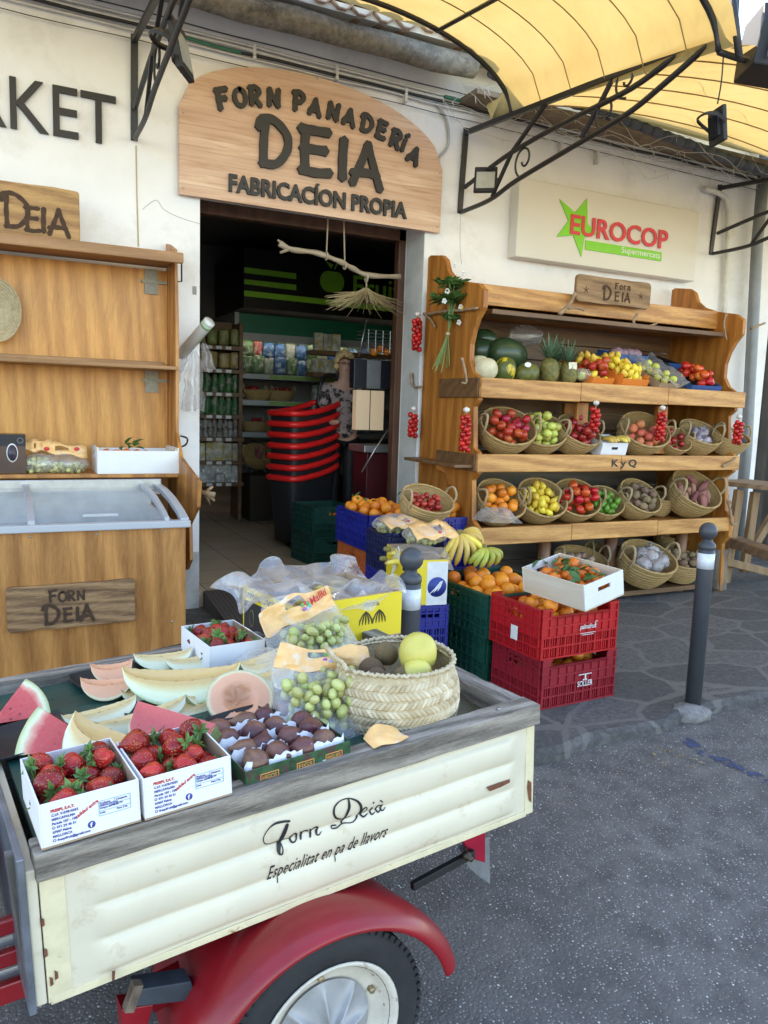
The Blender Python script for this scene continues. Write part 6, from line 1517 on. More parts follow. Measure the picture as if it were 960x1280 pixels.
def wheel(v_, side=1):
    M = T_((C0[0],v_,C0[1])) @ Matrix.Rotation(pi/2*side,4,'X')   # local z outwards (street side)
    w = bpy.data.objects.new('wheel', None); COL.objects.link(w); w.parent = tk
    b = MB(); b.lathe([(.165,-.045),(.185,-.052),(.215,-.056),(.238,-.052),(.249,-.040),(.251,0),(.249,.040),(.238,.052),(.215,.056),(.185,.052),(.176,.049),(.165,.045)], 72, M, caps=False)
    for i in range(70):
        a = 2*pi*i/70; q = M @ rz(a); 
        for s_ in (-1,1): b.box((.225,-.0085,s_*.034-.0165),(.2545-.006*0,.0055,s_*.034+.0145), q)
    b.build('tyre', RUBBER, w)
    b = MB(); b.lathe([(.178,.050),(.184,.056),(.180,.060),(.170,.052),(.158,.030),(.150,.018),(.128,.014),(.118,.010),(.10,.008),(.001,.008)], 48, M, caps=False); b.lathe([(.178,-.05),(.05,-.03),(.001,-.03)], 32, M, caps=False); b.build('rim', mat('rim_cream', (.60,.55,.46), .45, .12, 20, dirt=((.20,.12,.06), 18, .6, .12)), w)
    b = MB(); vs = [(0,0,.052)]; n_ = 144; rad = [.2,.45,.7,.88,1.0]
    for r_ in rad:
        for k in range(n_):
            a = 2*pi*k/n_; rg = abs(cos(a*4))**34; wv = -.010*(1-abs(cos(a*4))**3)*(r_*(1-r_))*2.4; R = .122*r_
            vs.append((R*cos(a), R*sin(a), (.050-.030*r_**1.3+(.020*rg*(1.05-r_)**.5+wv*1.6)*(r_ < 1))))
    fs = [(0,1+k,1+(k+1)%n_) for k in range(n_)]
    for j in range(len(rad)-1): fs += [(1+j*n_+k,1+(j+1)*n_+k,1+(j+1)*n_+(k+1)%n_,1+j*n_+(k+1)%n_) for k in range(n_)]
    b.smooth = True; b.add(vs, fs, M); b.build('hubcap', mat('hubcap_grey', (.34,.34,.34), .5, .12, 20, .1, 30, metal=.25), w)
    b = MB(); b.lathe([(.018,.045),(.018,.062),(.012,.064),(.001,.064)], 20, M); b.build('hub_centre', BLK if 'charcoal_bollard' in MT else DARK, w)
    b = MB()
    for i in range(5): a = 2*pi*i/5+.35; b.lathe([(.009,.014),(.009,.026),(.006,.030)], 6, M @ T_((.138*cos(a),.138*sin(a),0)))
    for i in range(10): a = 2*pi*i/10; b.lathe([(.004,.03),(.003,.034)], 6, M @ T_((.160*cos(a),.160*sin(a),0)))
    b.build('wheel_nut', mat('brassy_nut', (.35,.27,.16), .45, .2, 30, metal=.6), w)
wheel(-.052, 1); wheel(W_+.052, -1)
# rear lamp, mud plate and bracket
f_ = lambda px,py,v_: sidel(px,py,v_)
b = MB(); P = [f_(515,1108,.05), f_(592,1066,.06)]; b.bar(P[0],P[1],.016,.022,up=(0,0,1)); P = [f_(590,1062,.03), f_(592,1100,.06)]; b.build('bracket', DARK, tk, bevel=.002)
def slab(name, poly, v_, th, mm, bev=.002):
    b = MB(); pts = [sidel(px,py,v_) for px,py in poly]; b.prism([(p.x,p.z) for p in pts], (-th,0), Matrix(((1,0,0,0),(0,0,-1,v_),(0,1,0,0),(0,0,0,1)))); return b.build(name, mm, tk, bevel=bev)
slab('mud_plate', ((573,1058),(612,1046),(613,1106),(596,1094),(585,1084)), .10, .004, mat('grey_plate', (.16,.165,.165), .6, .2, 20))
slab('rear_lamp', ((577,1050),(607,1038),(607,1079),(594,1075)), .07, .02, mat('red_lens', (.32,.01,.03), .2, .1, 20), .003)
b = MB(); q = f_(581,1068,.05); b.lathe([(.012,0),(.012,.015),(.007,.016),(.007,.03)], 10, T_(q) @ Matrix.Rotation(pi/2,4,'X')); b.build('bolt', mat('oily_metal', (.09,.07,.05), .5, .4, 30, metal=.5), tk)
# chassis under the bed
b = MB(); b.bar(f_(420,1120,.12), f_(185,1245,.12), .05, .06); b.bar((-.5,.25,-.36),(L_-.1,.25,-.30),.05,.06); b.bar((-.5,W_-.25,-.36),(L_-.1,W_-.25,-.30),.05,.06); b.build('chassis_rail', RED, tk, bevel=.004)
b = MB(); b.box((.5,.10,-.57),(.60,W_-.10,-.51)); b.box((C0[0]-.02,.0,C0[1]-.02),(C0[0]+.02,W_,C0[1]+.02)); b.build('axle', DARK, tk, bevel=.006)
slab('step_plate', ((170,1238),(239,1227),(247,1250),(167,1259)), .02, .05, mat('blue_grey_rubber', (.035,.045,.055), .6, .3, 20))
slab('chassis_foot', ((152,1262),(192,1256),(180,1300),(155,1300)), .05, .05, RED)
b = MB(); b.bar(f_(160,1262,.03), f_(172,1228,.03), .022, .02); b.build('lever', mat('rusty_lever', (.14,.10,.07), .7, .5, 30), tk)
b = MB(); b.bar((.0,.05,-.28),(L_*.5,.045,-.285),.004,.006); b.build('wire', WHITEP, tk)
# red slatted front frame, plank and dark saddle on the left
for k,(y0,y1) in enumerate(((1152,1140),(1192,1180),(1240,1222))):
    b = MB(); b.bar(f_(-260,y0+95,.16), f_(58,y1,.16), .02, .034 if k < 2 else .045); b.build('frame_slat', RED, tk, bevel=.004)
for k,(y0,y1) in enumerate(((1172,1160),(1212,1201))):
    b = MB(); b.bar(f_(-260,y0+95,.20), f_(50,y1,.20), .012, .022); b.build('grey_slat', mat('pale_grey_paint', (.42,.40,.38), .6, .2, 12), tk)
slab('side_plank', ((6,1070),(26,1066),(53,1188),(40,1238),(33,1244)), .02, .022, wood('plank_grey', (.06,.055,.05), (.17,.155,.14), 'z', 2.0, .85, False, None, 1.2), .004)
b = MB(); b.ball((0,0,0), 1, 20, 14, (.16,.26,.12), fn=lambda p: 1-.1*max(0,p.z)); 
b.v = [v+V((-.215,.33,-.10)) for v in b.v]; b.build('saddle', mat('black_leather', (.02,.02,.022), .45, .2, 20, .3, 60), tk)
b = MB(); b.tube([(-.24,.33,-.15),(-.26,.33,-.5)], .025, 8); b.build('saddle_post', IRON, tk)

# ================================================================== the load on the bed
TRAYG = mat('dark_green_board', (.008,.055,.045), .45, .2, 8)
def bedthing(name, label, cat, u, v_, w_, yaw=0, group=None, rx=0, ry=0):
    M = MTK @ T_((u,v_,w_)) @ rz(yaw) @ Matrix.Rotation(ry,4,'Y') @ Matrix.Rotation(rx,4,'X'); t = thing(name, label, cat, M.translation, M.to_euler(), group); return t, M
t, M = bedthing('display_board','flat dark green plastic board carrying the cut melons on the cart','board',.01,.06,.012)
b = MB(); b.box((0,0,0),(1.0,.90,.016)); 
for i in range(12):
    for j in range(9): b.box((.05+.08*i,.06+.09*j,.016),(.085+.08*i,.066+.09*j,.0175))
b.build('board', TRAYG, t, bevel=.003)
def strawbox(label, M, w_=.182, d_=.235, h_=.088, words=True, n=24, glab='first'):
    t = tray('strawberry_box', label, 'cardboard box', w_, d_, h_, M, WCARD, .0035, inner=CARD, group='white printed strawberry boxes on the cart')
    b = MB(); b.box((w_-.0042,.004,.004),(w_-.0036,d_-.004,h_-.001)); b.build('inner_lining', CARD, t)
    if words:
        F = M @ PM @ T_((0,0,.0004)); r = .0066
        o = text('FRESPI, S.A.T.', r*1.15, F @ T_((.020,.070,0)), 'printed_text', REDINK, t, .0006, .0003)
        for k, s_ in enumerate(('C.I.F. V-07810352','MERCAPALMA','Parada 107 - 108','971 29 46 51','07007 Palma','MALLORCA','frespifruit@gmail.com')):
            text(s_, r, F @ T_((.021+(.008 if k in (3,6) else 0),.0615-.0085*k,0)), 'printed_text', BLUEINK, t, .0006, .00015)
        for y in (.0615-.0085*3,.0615-.0085*6): b = MB(); b.tube([(.0235+.0025*cos(a*pi/4), -.0006, y+.0025+.0025*sin(a*pi/4)) for a in range(8)], .0006, 4, closed=True); b.build('printed_mark', BLUEINK, t)
        text('calidad extra', .0092, F @ T_((.064,.044,0)) @ rz(.50), 'printed_text', REDINK, t, .0006, .0002, .4)
        CY_ = mat('cyan_ink', (.05,.35,.50), .7); b = MB()
        for y in (.036,.0455,.055,.066): b.box((.106,-.0010,y),(.166,-.0003,y+.0005))
        for x in (.106,.1655): b.box((x,-.0011,.036),(x+.0006,-.0003,.066))
        for x in (.136,): b.box((x,-.0011,.055),(x+.0005,-.0003,.066))
        b.build('printed_table', CY_, t)
        for k,(s_,x,y) in enumerate((('Producto',.108,.060),('FRESAS EXTRA',.108,.0555),('Origen ESPANA',.108,.0500),('HUELVA',.132,.0515),('Categoria',.139,.060),('Lote',.108,.0405),('Peso 2 kg',.139,.0405))): text(s_, .0052, F @ T_((x,y,0)), 'printed_text', BLUEINK, t, .0006, .0001)
        b = MB(); b.lathe([(.0072,0),(.0072,.0008)], 20, F @ T_((.091,.024,-.0003))); b.build('round_emblem', BLUEINK, t, world=True)
        text('f', .013, F @ T_((.0885,.0195,.0006)), 'printed_text', WHITEP, t, .0006, .0005)
    for k,(x,y,z) in enumerate(heap(w_-.010, d_-.010, .0235, n, .012, K=60)):
        if z > h_+.004: continue
        for _t in range(30):
            e = Euler((random.uniform(1.0,2.1), random.uniform(-.5,.5), random.uniform(0,6.28))); q_ = V((w_/2+x,d_/2+y,z))+(e.to_matrix() @ V((0,0,1)))*.040
            if .004 < q_.x < w_-.004 and .008 < q_.y < d_-.004 and q_.z > z-.01: break
        fruit('strawberry', T_(M @ V((w_/2+x,d_/2+y,z))), 'red strawberry in the %s'%glab, 'strawberries in the %s'%glab, None, random.uniform(.95,1.26), e)
    return t
strawbox('leftmost white printed box of strawberries at the near corner of the cart', MTK @ T_((.008,-.012,.0600)), .184,.225,.090, n=34, glab='leftmost white box on the cart')
strawbox('second white printed box of strawberries on the cart rail next to the fig tray', MTK @ T_((.199,-.015,.0600)) @ rz(.01), .184,.20,.088, n=28, glab='second white box on the cart')
strawbox('third white box of darker strawberries at the back of the cart by the freezer', Mz(.5615,2.30,.668,.124), .185,.26,.088, False, 40, 'rear white box on the cart')
# fig tray
M = MTK @ T_((.424,.012,.036)) @ rz(.03); FGR = mat('green_leaf_print', (.015,.07,.025), .5, .6, 60, dirt=((.07,.025,.03), 26, .5, .08))
t = tray('fig_tray','green leaf printed cardboard tray of purple figs on the cart','cardboard tray', .268,.275,.052, M, FGR, .003, inner=CARD)
OGL = mat('orange_logo', (.60,.24,.06), .6)
F = M @ PM
for k,(x,s_) in enumerate(((.035,'HIGOS'),(.125,'FIGS'),(.20,'FIGUES'))):
    b = MB(); w2 = .045; b.box((x,-.0007,.016),(x+w2,0,.018)); b.box((x,-.0007,.034),(x+w2,0,.036)); b.box((x,-.0008,.016),(x+.0018,0,.036)); b.box((x+w2-.0018,-.0008,.016),(x+w2,0,.036)); b.build('printed_frame', OGL, t)
    textfit(s_, w2-.010, .010, F @ T_((x+.005,.021,0)), 'printed_text', OGL, t, .0006, .01)
PAPER = mat('white_tissue', (.72,.72,.74), .8, .04, 20, .3, 60)
for k in range(4):
    b = MB(); y = .02+.07*k+.004; vs = []
    for i in range(30): x = .006+.256*i/29; zt = .052+.009*abs(sin(i*1.9))+.004*sin(i*.7); vs += [(x,y-.012,.012),(x,y-.004+.003*sin(i*2.2),zt)]
    b.smooth = True; b.add(vs, [(2*i,2*i+2,2*i+3,2*i+1) for i in range(29)]); b.build('paper_divider', PAPER, t, solid=.0008)
for r_ in range(4):
    for c_ in range(4):
        p = M @ V((.042+.062*c_+random.uniform(-.008,.008), .046+.068*r_+random.uniform(-.006,.006), .040+random.uniform(0,.008)))
        if p.length > 0: fruit('fig', T_(p), 'purple striped fig in the paper lined tray', 'figs in the printed tray', None, random.uniform(1.2,1.42), Euler((random.uniform(.9,1.8),random.uniform(-.6,.6),random.uniform(0,6.28))))
# braided basket with kiwis and pomelos
bc = (.948,.215); R = .165; Mb = MTK @ T_((bc[0],bc[1],.02))
t = thing('braided_basket','large pale braided palm basket holding kiwis and pomelos on the cart','basket', Mb.translation, Mb.to_euler())
def braid(R, h_, seg=300, nz=150, bands=7.4):
    b = MB(); vs = []; tone = []; b.tone = tone
    for j in range(nz+1):
        z = h_*j/nz; u = j/nz; rr_ = R*(.90+.115*max(0,sin(pi*(u*.9+.08)))**.8 - .05*u**3)
        for i in range(seg):
            a = 2*pi*i/seg; zz = z-a/(2*pi)*(h_/bands)*1.0; ph = zz/h_*bands; fb = ph-math.floor(ph); nb = int(math.floor(ph))
            s_ = 1 if nb % 2 == 0 else -1; d = a*round(2*pi*R/.0135)/(2*pi) + s_*(fb)*1.25; q = abs((d - math.floor(d))-.5)*2
            h1 = (1-q**3)*.0062*min(1, 5*fb)*min(1, 5*(1-fb)); h2 = .0020*max(0,sin(pi*fb))**.4; tone.append(.5+.5*noise.noise(V((math.floor(d)*3.7,nb*5.1,2)))+.25*noise.noise(V((a*3,z*30,0)))-.35*q**6)
            wob = .004*noise.noise(V((a*1.5,z*9,1)))
            r = rr_+h1+h2+wob; vs.append((r*cos(a), r*sin(a)*1.0, z))
    b.smooth = True; b.add(vs, [(j*seg+i,j*seg+(i+1)%seg,(j+1)*seg+(i+1)%seg,(j+1)*seg+i) for j in range(nz) for i in range(seg)]); return b
b = braid(R, .165); o = b.build('woven_body', STRAWL, t)
at_ = o.data.attributes.new('tone', 'FLOAT', 'POINT'); at_.data.foreach_set('value', b.tone)
tb = NT('braided_strands'); ta = tb.n('Attribute'); ta.attribute_name = 'tone'; fz_ = tb.noise(tb.coord(), 90, 4, .7, .5)
tb.col(tb.ramp(tb.math('ADD', tb.math('MULTIPLY', ta.outputs['Fac'], .7), tb.math('MULTIPLY', fz_, .35)), [(.15,(.30,.21,.11)),(.45,(.52,.41,.25)),(.8,(.72,.63,.46))])); tb.inp('Roughness', .6); tb.bump(fz_, .4, .003); o.data.materials[0] = tb.m
b = MB(); b.lathe([(.001,.012),(R*.86,.012),(R*.97,.09),(R*.94,.164)], 60, caps=False, fn=lambda a,i: 1+.006*sin(a*40)*(i>1)); b.build('inside', STRAWL, t)
b = MB(); P = [((R*.962+.003*sin(a*37))*cos(a), (R*.962+.003*sin(a*37))*sin(a), .167+.003*sin(a*74)+.004*sin(a*2)) for a in [2*pi*i/200 for i in range(200)]]; b.tube(P, .0055, 6, closed=True); b.build('rim', STRAWL, t)
b = MB(); q = -R*.96; P = smoothpts([(q,.05,.17),(q-.02,.055,.205),(q-.03,.03,.215),(q-.028,0,.20),(q-.012,-.01,.185),(q-.01,-.03,.17)],6); b.tube(P, [.010*(1+.12*sin(i*2)) for i in range(len(P))], 8, flat=.6); b.build('handle', STRAWL, t)
for x,y,z in heap(.27,.25,.035,14,.095,True):
    if x < .04 and z < .175: fruit('kiwi', T_(Mb @ V((x-.008,y,z))), 'brown furry kiwi in the braided basket on the cart', 'kiwis in the braided basket', None, .98)
for x,y,z,k,lb in ((.05,-.035,.178,1.0,'large yellow green pomelo on top in the braided basket'),(.10,.02,.145,.85,'half hidden yellow green pomelo at the right in the braided basket'),(.015,-.08,.135,.8,'yellow green pomelo at the front rim of the braided basket')):
    nm, me, ch = PROTO['pome']; o = bpy.data.objects.new('pomelo', me); COL.objects.link(o); o.location = Mb @ V((x,y,z)); o.scale = (.9*k,.9*k,1.0*k); o.rotation_euler = (.2,.15,k); tag(o, lb, 'pomelo')
pom = fruitmat('pomelo_skin', (.68,.60,.13), (.60,.55,.11), .4, 70, .2, huevar=.01); bpy.data.meshes[PROTO['pome'][1].name].materials[0] = pom
o = [q for q in bpy.data.objects if q.get('label','').startswith('large yellow green pomelo')][0]
b = MB(); b.ball((0,0,0), .0085, 10, 6, (1,.15,1.2)); s_ = b.build('fruit_sticker', WHITEP, o); s_.location = (.022,-.053,-.004)

# ---- cut melons
def fleshmat(name, stops, nscale=30, rough=.16, seeds=None, bump=.45):
    t = NT(name); uv = t.n('UVMap'); se = t.n('SeparateXYZ'); t.l(uv.outputs[0], se.inputs[0]); co = t.coord()
    f = t.noise(co, nscale, 5, .65); x = t.math('ADD', se.outputs[0], t.math('MULTIPLY', t.math('SUBTRACT', f, .5), .14))
    c = t.ramp(x, stops); c = t.mix(t.math('MULTIPLY', t.noise(co, 90, 3), .07), c, (.9,.85,.8))
    if seeds:
        vo = t.n('TexVoronoi'); vo.inputs['Scale'].default_value = 55; t.l(t.coord((1,1,.5)), vo.inputs[0])
        m_ = t.math('MULTIPLY', t.ramp(vo.outputs['Distance'], [(.18,1.0),(.26,0.0)]), t.ramp(se.outputs[0], [(seeds[1],0.0),(seeds[1]+.08,1.0),(seeds[2],1.0),(seeds[2]+.05,0.0)])); c = t.mix(t.math('MULTIPLY', m_, .8), c, seeds[0])
    t.col(c); t.inp('Roughness', rough); t.inp('Subsurface Weight', .12); t.inp('Subsurface Scale', .01); t.bump(f, bump, .004); MT[name] = t.m; return t.m
WMF = fleshmat('watermelon_flesh', [(0,(.60,.075,.06)),(.35,(.52,.04,.04)),(.80,(.56,.065,.06)),(.87,(.70,.30,.22)),(.92,(.66,.68,.45)),(1.0,(.45,.52,.25))], 26, .16, ((.22,.02,.02),.25,.55))
HDF = fleshmat('honeydew_flesh', [(0,(.60,.38,.14)),(.50,(.62,.42,.16)),(.60,(.68,.58,.28)),(.72,(.72,.74,.48)),(.90,(.70,.76,.52)),(1.0,(.36,.46,.20))], 30, .2)
CTF = fleshmat('cantaloupe_flesh', [(0,(.60,.24,.09)),(.3,(.66,.30,.14)),(.45,(.76,.36,.19)),(.86,(.78,.40,.23)),(.93,(.72,.62,.36)),(1.0,(.42,.44,.25))], 30, .25)
def uvmesh(name, vs, rads, fs, mis, mats, parent=None, M=None, smooth=True):
    me = bpy.data.meshes.new(name); me.from_pydata([tuple(M @ V(v)) if M else tuple(v) for v in vs], [], fs)
    for m_ in mats: me.materials.append(m_)
    uv = me.uv_layers.new(name='UVMap')
    for p, mi in zip(me.polygons, mis):
        p.material_index = mi; p.use_smooth = smooth
        for li in p.loop_indices: uv.data[li].uv = (rads[me.loops[li].vertex_index], 0)
    o = bpy.data.objects.new(name, me); COL.objects.link(o); o.parent = parent; return o
def wedge(name, label, cat, M, L, R, half, ri, flesh, rind, group=None, sharp=1.0):
    """slice of a long melon: rind underneath, two cut faces meeting above; ri = cavity radius fraction"""
    vs, rd, fs, mi = [], [], [], []; NX, NR, NA = 30, 8, 10
    def P(i, fr, a):
        x = -L/2+L*i/NX; r0 = R*sqrt(max(0, 1-(x/(L/2))**2))**sharp; r = r0*fr; return (x, r*sin(a), -r*cos(a))
    def grid(fn, A, B, m_):
        base = len(vs)
        for i in range(A+1):
            for j in range(B+1): p, r_ = fn(i, j); vs.append(p); rd.append(r_)
        for i in range(A):
            for j in range(B): fs.append((base+i*(B+1)+j, base+(i+1)*(B+1)+j, base+(i+1)*(B+1)+j+1, base+i*(B+1)+j+1)); mi.append(m_)
    grid(lambda i,j: (P(i,1.0,-half+2*half*j/NA), 1.0), NX, NA, 1)
    for s_ in (-1,1): grid(lambda i,j: (P(i, ri+(1-ri)*j/NR, s_*half), ri+(1-ri)*j/NR), NX, NR, 0)
    if ri > 0:
        grid(lambda i,j: ((lambda p, k: (p[0], p[1], p[2]+.004*noise.noise(V((i*.9,j*.9,3)))))(P(i, ri, -half+2*half*j/NA), 0), ri), NX, NA, 0)
    o = uvmesh(name, vs, rd, fs, mi, [flesh, rind]); o.location, q, s = M.decompose(); o.rotation_euler = q.to_euler(); return tag(o, label, cat, group)
def sector(name, label, M, R, a0, a1, th, flesh, rind, cat='watermelon slice', group=None):
    vs, rd, fs, mi = [], [], [], []; NR, NA = 12, 20
    for zi, z in enumerate((0,-th)):
        base = len(vs)
        for j in range(NR+1):
            for i in range(NA+1): a = a0+(a1-a0)*i/NA; r = R*j/NR*(1-.02*(zi)); bulge = 0; vs.append((r*cos(a), r*sin(a), z+bulge+.0015*noise.noise(V((r*40,a*8,z*9))))); rd.append(j/NR)
        for j in range(NR):
            for i in range(NA): fs.append((base+j*(NA+1)+i, base+j*(NA+1)+i+1, base+(j+1)*(NA+1)+i+1, base+(j+1)*(NA+1)+i)); mi.append(0)
    K = (NR+1)*(NA+1); 
    for i in range(NA): a = NR*(NA+1)+i; fs.append((a, a+1, K+a+1, K+a)); mi.append(1)
    for e in (0, NA):
        for j in range(NR): a = j*(NA+1)+e; fs.append((a, a+NA+1, K+a+NA+1, K+a)); mi.append(0)
    o = uvmesh(name, vs, rd, fs, mi, [flesh, rind]); o.location, q, s = M.decompose(); o.rotation_euler = q.to_euler(); return tag(o, label, cat, group)
WMR = fruitmat('watermelon_rind', (.10,.17,.05), (.42,.46,.26), .4, 20, .05, nscale=7); HDR = fruitmat('honeydew_rind', (.50,.52,.30), (.36,.40,.20), .5, 40, .15); CTR = MT['pale_netted_rind']
def facing(p0, up=.75, left=.3):
    n = V((-left*.5, -.72, up)).normalized(); return p0, n
def secpx(label, c, e0, e1, p0, th, name='watermelon_slice', n=None):
    p0, n = facing(p0) if n is None else (p0, V(n).normalized()); C_ = on(*c, p0, n); A_ = on(*e0, p0, n); B_ = on(*e1, p0, n)
    x = (A_-C_).normalized(); y = n.cross(x); M = Matrix((x,y,n)).transposed().to_4x4(); M.translation = C_
    R = ((A_-C_).length+(B_-C_).length)/2; q = M.inverted() @ B_; a1 = atan2(q.y,q.x); return sector(name, label, M, R, 0, a1, th, WMF, WMR)
secpx('watermelon slice at the far left edge of the cart pointing left', (-12,906), (30,851), (67,893), bedp(30,905,.03), .05)
secpx('watermelon slice in front of the leftmost one with its rind to the left', (132,936), (44,880), (24,944), bedp(60,950,.03), .06)
# black foam trays under the slices
def foamtray(label, px_, py_, w_, wid, dep, yaw, h_=.018, group='black foam trays under the melon slices'):
    p = bedl(px_,py_,w_); t, M = bedthing('foam_tray', label, 'tray', p.x, p.y, w_, yaw, group); vs = []; b = MB()
    prof = [(.86,0),(1.0,h_),(1.03,h_),(.9,.003),(.001,.003)]; b.lathe([(.001,0)]+[(r,z) for r,z in prof], 32, Matrix.Diagonal((wid/2,dep/2,1,1)), fn=lambda a,i: 1/max(abs(cos(a)),abs(sin(a)))**.75, caps=False); b.build('tray', DARK, t); 
    b = MB(); b.ball((0,0,.012), 1, 20, 8, (wid*.56,dep*.56,.030), fn=lambda q: 1+.05*noise.noise(q*4)); return t, M, b
def wedgepx(label, a, c, w_, R, half, ri, flesh, rind, rx=0, name='melon_slice', cat='melon slice', lift=0, sharp=1.0):
    w_ += .28*R; R *= 1.36; half *= 1.12
    A_ = bedp(*a, w_); C_ = bedp(*c, w_); mid = (A_+C_)/2; x = (C_-A_).normalized(); z = D3.copy(); y = z.cross(x).normalized(); z = x.cross(y)
    M = Matrix((x,y,z)).transposed().to_4x4(); M.translation = mid; M = M @ Matrix.Rotation(rx,4,'X') @ T_((0,0,0)); return wedge(name, label, cat, M, (C_-A_).length, R, half, ri, flesh, rind, sharp=sharp)
foamtray('black foam tray under the long pale honeydew slice', 226,848,.03,.34,.12,-.12)
wedgepx('long pale honeydew slice with orange seeded edge in the middle of the cart', (152,832),(301,826), .116, .090, .66, .42, HDF, HDR, .15, 'honeydew_slice')
foamtray('black foam tray under the short honeydew slice', 160,915,.03,.24,.13,-.9)
wedgepx('short thick honeydew slice with seeds between two watermelon slices', (94,888),(217,922), .122, .110, .66, .38, HDF, HDR, -.12, 'honeydew_slice')
wedgepx('long watermelon slice with rind to the right behind the second strawberry box', (172,876),(270,905), .112, .090, .55, 0, WMF, WMR, -.05, 'watermelon_slice', 'watermelon slice', sharp=.6)
# pale slices on trays
WHF = fleshmat('white_melon_flesh', [(0,(.66,.46,.18)),(.48,(.70,.54,.26)),(.62,(.76,.72,.50)),(.95,(.72,.76,.55)),(1.0,(.42,.50,.25))], 26, .2)
for lb,a,c,w_,R,rx in (('thin white melon slice lying at the left between watermelon and board',(76,893),(170,868),.070,.045,.1),('thin white melon slice just in front of the other thin one',(118,902),(232,868),.068,.045,.1),
                       ('white melon slice wrapped on the rearmost black tray',(166,816),(240,808),.085,.05,.0),('white melon slice at the front of the rearmost black tray',(205,822),(272,812),.078,.045,.0),
                       ('upper white melon wedge on the wrapped tray beside the grapes',(298,826),(364,800),.105,.075,.2),('lower white melon wedge on the wrapped tray beside the grapes',(312,842),(368,824),.082,.055,.1),
                       ('pale melon slice tucked under the long honeydew slice at its left end',(150,862),(222,850),.05,.045,.1),('pale melon slice beside the half cantaloupe',(214,880),(262,868),.05,.05,.1),
                       ('small pale melon slice in front of the long honeydew slice',(232,868),(262,852),.065,.04,.1)):
    wedgepx(lb, a, c, w_, R, .6, .35, WHF, HDR, rx, 'white_melon_slice')
for lb,a,c,w_,R,rx in (('upper orange cantaloupe wedge on the black tray at the back left',(112,828),(166,822),.088,.055,.1),('lower orange cantaloupe wedge on the black tray at the back left',(100,846),(168,842),.080,.055,.1)):
    wedgepx(lb, a, c, w_, R, .65, .4, CTF, CTR, rx, 'cantaloupe_slice')
foamtray('black foam tray with orange cantaloupe wedges at the back left of the cart', 132,850,.032,.19,.15,.1)
foamtray('rearmost black foam tray with white melon by the rear strawberry box', 215,822,.032,.26,.13,.15)
foamtray('black foam tray with white melon wedges beside the grape bags', 335,842,.032,.18,.15,.35)
foamtray('black foam tray at the left under the watermelon slices', 40,925,.03,.22,.2,.2)
foamtray('black foam tray under the half cantaloupe', 300,905,.028,.16,.12,.1); foamtray('black foam tray between the grape bags and half cantaloupe', 385,862,.03,.18,.12,.2)
wedgepx('yellowish fruit pieces on the tray behind the front grape bag',(352,862),(404,850),.07,.04,.6,.3,WHF,CTR,.1,'white_melon_slice')
sheet('plastic_wrap','clear film wrapped over the white melon wedges beside the grape bags', lambda u,v: MTK @ (lambda q: V((q.x-.10+.20*u, q.y-.07+.15*v, .075+.045*sin(pi*v)*sin(pi*u))))(bedl(335,838,.05)), 14, 14, FILM, 'plastic wrap', 4, .012, 16)
# half cantaloupe
p = bedp(300,886,.045); n = V((-.12,-.62,.78)).normalized(); C_ = on(300,872,p,n); x = (on(342,872,p,n)-C_); R_ = x.length*1.0; x.normalize(); y = n.cross(x); M = Matrix((x,y,n)).transposed().to_4x4(); M.translation = C_
vs, rd, fs, mi = [], [], [], []; NA, NR = 40, 14
for j in range(NR+1):
    r = j/NR
    for i in range(NA): a = 2*pi*i/NA; cav = -.30*R_*max(0,1-(r/.52)**2)**.8+(.008*noise.noise(V((r*9*cos(a),r*9*sin(a),1))) if r < .55 else 0); vs.append((R_*r*cos(a),R_*r*sin(a)*.96,cav)); rd.append(r)
for j in range(NR):
    for i in range(NA): fs.append((j*NA+i,j*NA+(i+1)%NA,(j+1)*NA+(i+1)%NA,(j+1)*NA+i)); mi.append(0)
B0 = len(vs)
for j in range(11):
    t_ = j/10*pi/2
    for i in range(NA): a = 2*pi*i/NA; vs.append((R_*cos(t_)*cos(a),R_*cos(t_)*sin(a)*.96,-R_*sin(t_)*.95)); rd.append(1)
for j in range(10):
    for i in range(NA): fs.append((B0+j*NA+i,B0+(j+1)*NA+i,B0+(j+1)*NA+(i+1)%NA,B0+j*NA+(i+1)%NA)); mi.append(1)
o = uvmesh('half_cantaloupe', vs, rd, fs, mi, [CTF, CTR]); o.location = M.translation; o.rotation_euler = M.to_euler(); tag(o, 'half cantaloupe with seeded orange hollow facing the street on the cart', 'melon half')
# grape bags on the cart
p = bedl(425,920,.03); M = MTK @ T_((p.x-.005,p.y+.085,.028)) @ rz(-.25)
grapes('green grapes in the clear bag in front beside the braided basket', M @ T_((0,0,.006)), .235,.17,.12, 105, r=.0145)
M2 = M; carrier('printed grape bag slumped open in front of the braided basket', M2 @ Matrix.Rotation(.16,4,'Y'), .265,.21,.135,.058, .06, None, 1, .5, 2)
p = bedl(405,835,.03); M = MTK @ T_((p.x+.01,p.y+.05,.028)) @ rz(.22) @ Matrix.Rotation(-.20,4,'X')
grapes('green grapes in the clear bag at the back by the banana box', M @ T_((0,0,.006)), .27,.17,.12, 120, r=.0145)
carrier('printed grape bag with red lettering standing by the banana box', M @ Matrix.Rotation(-.14,4,'Y') @ Matrix.Diagonal((1,1,1,1)), .30,.20,.150,.085, .03, 'Mallki', 1, .5, 5)
# orange tail of the front bag lying on the rail
sheet('bag_corner','orange printed bag corner hanging over the wooden rail', lambda u,v: MTK @ V((.745+.10*u, -.004+.065*v, .064+.03*(1-abs(2*u-1))*(v)+.004*sin(u*8))), 10, 8, BAGY, 'bag', 7, .006, 20)
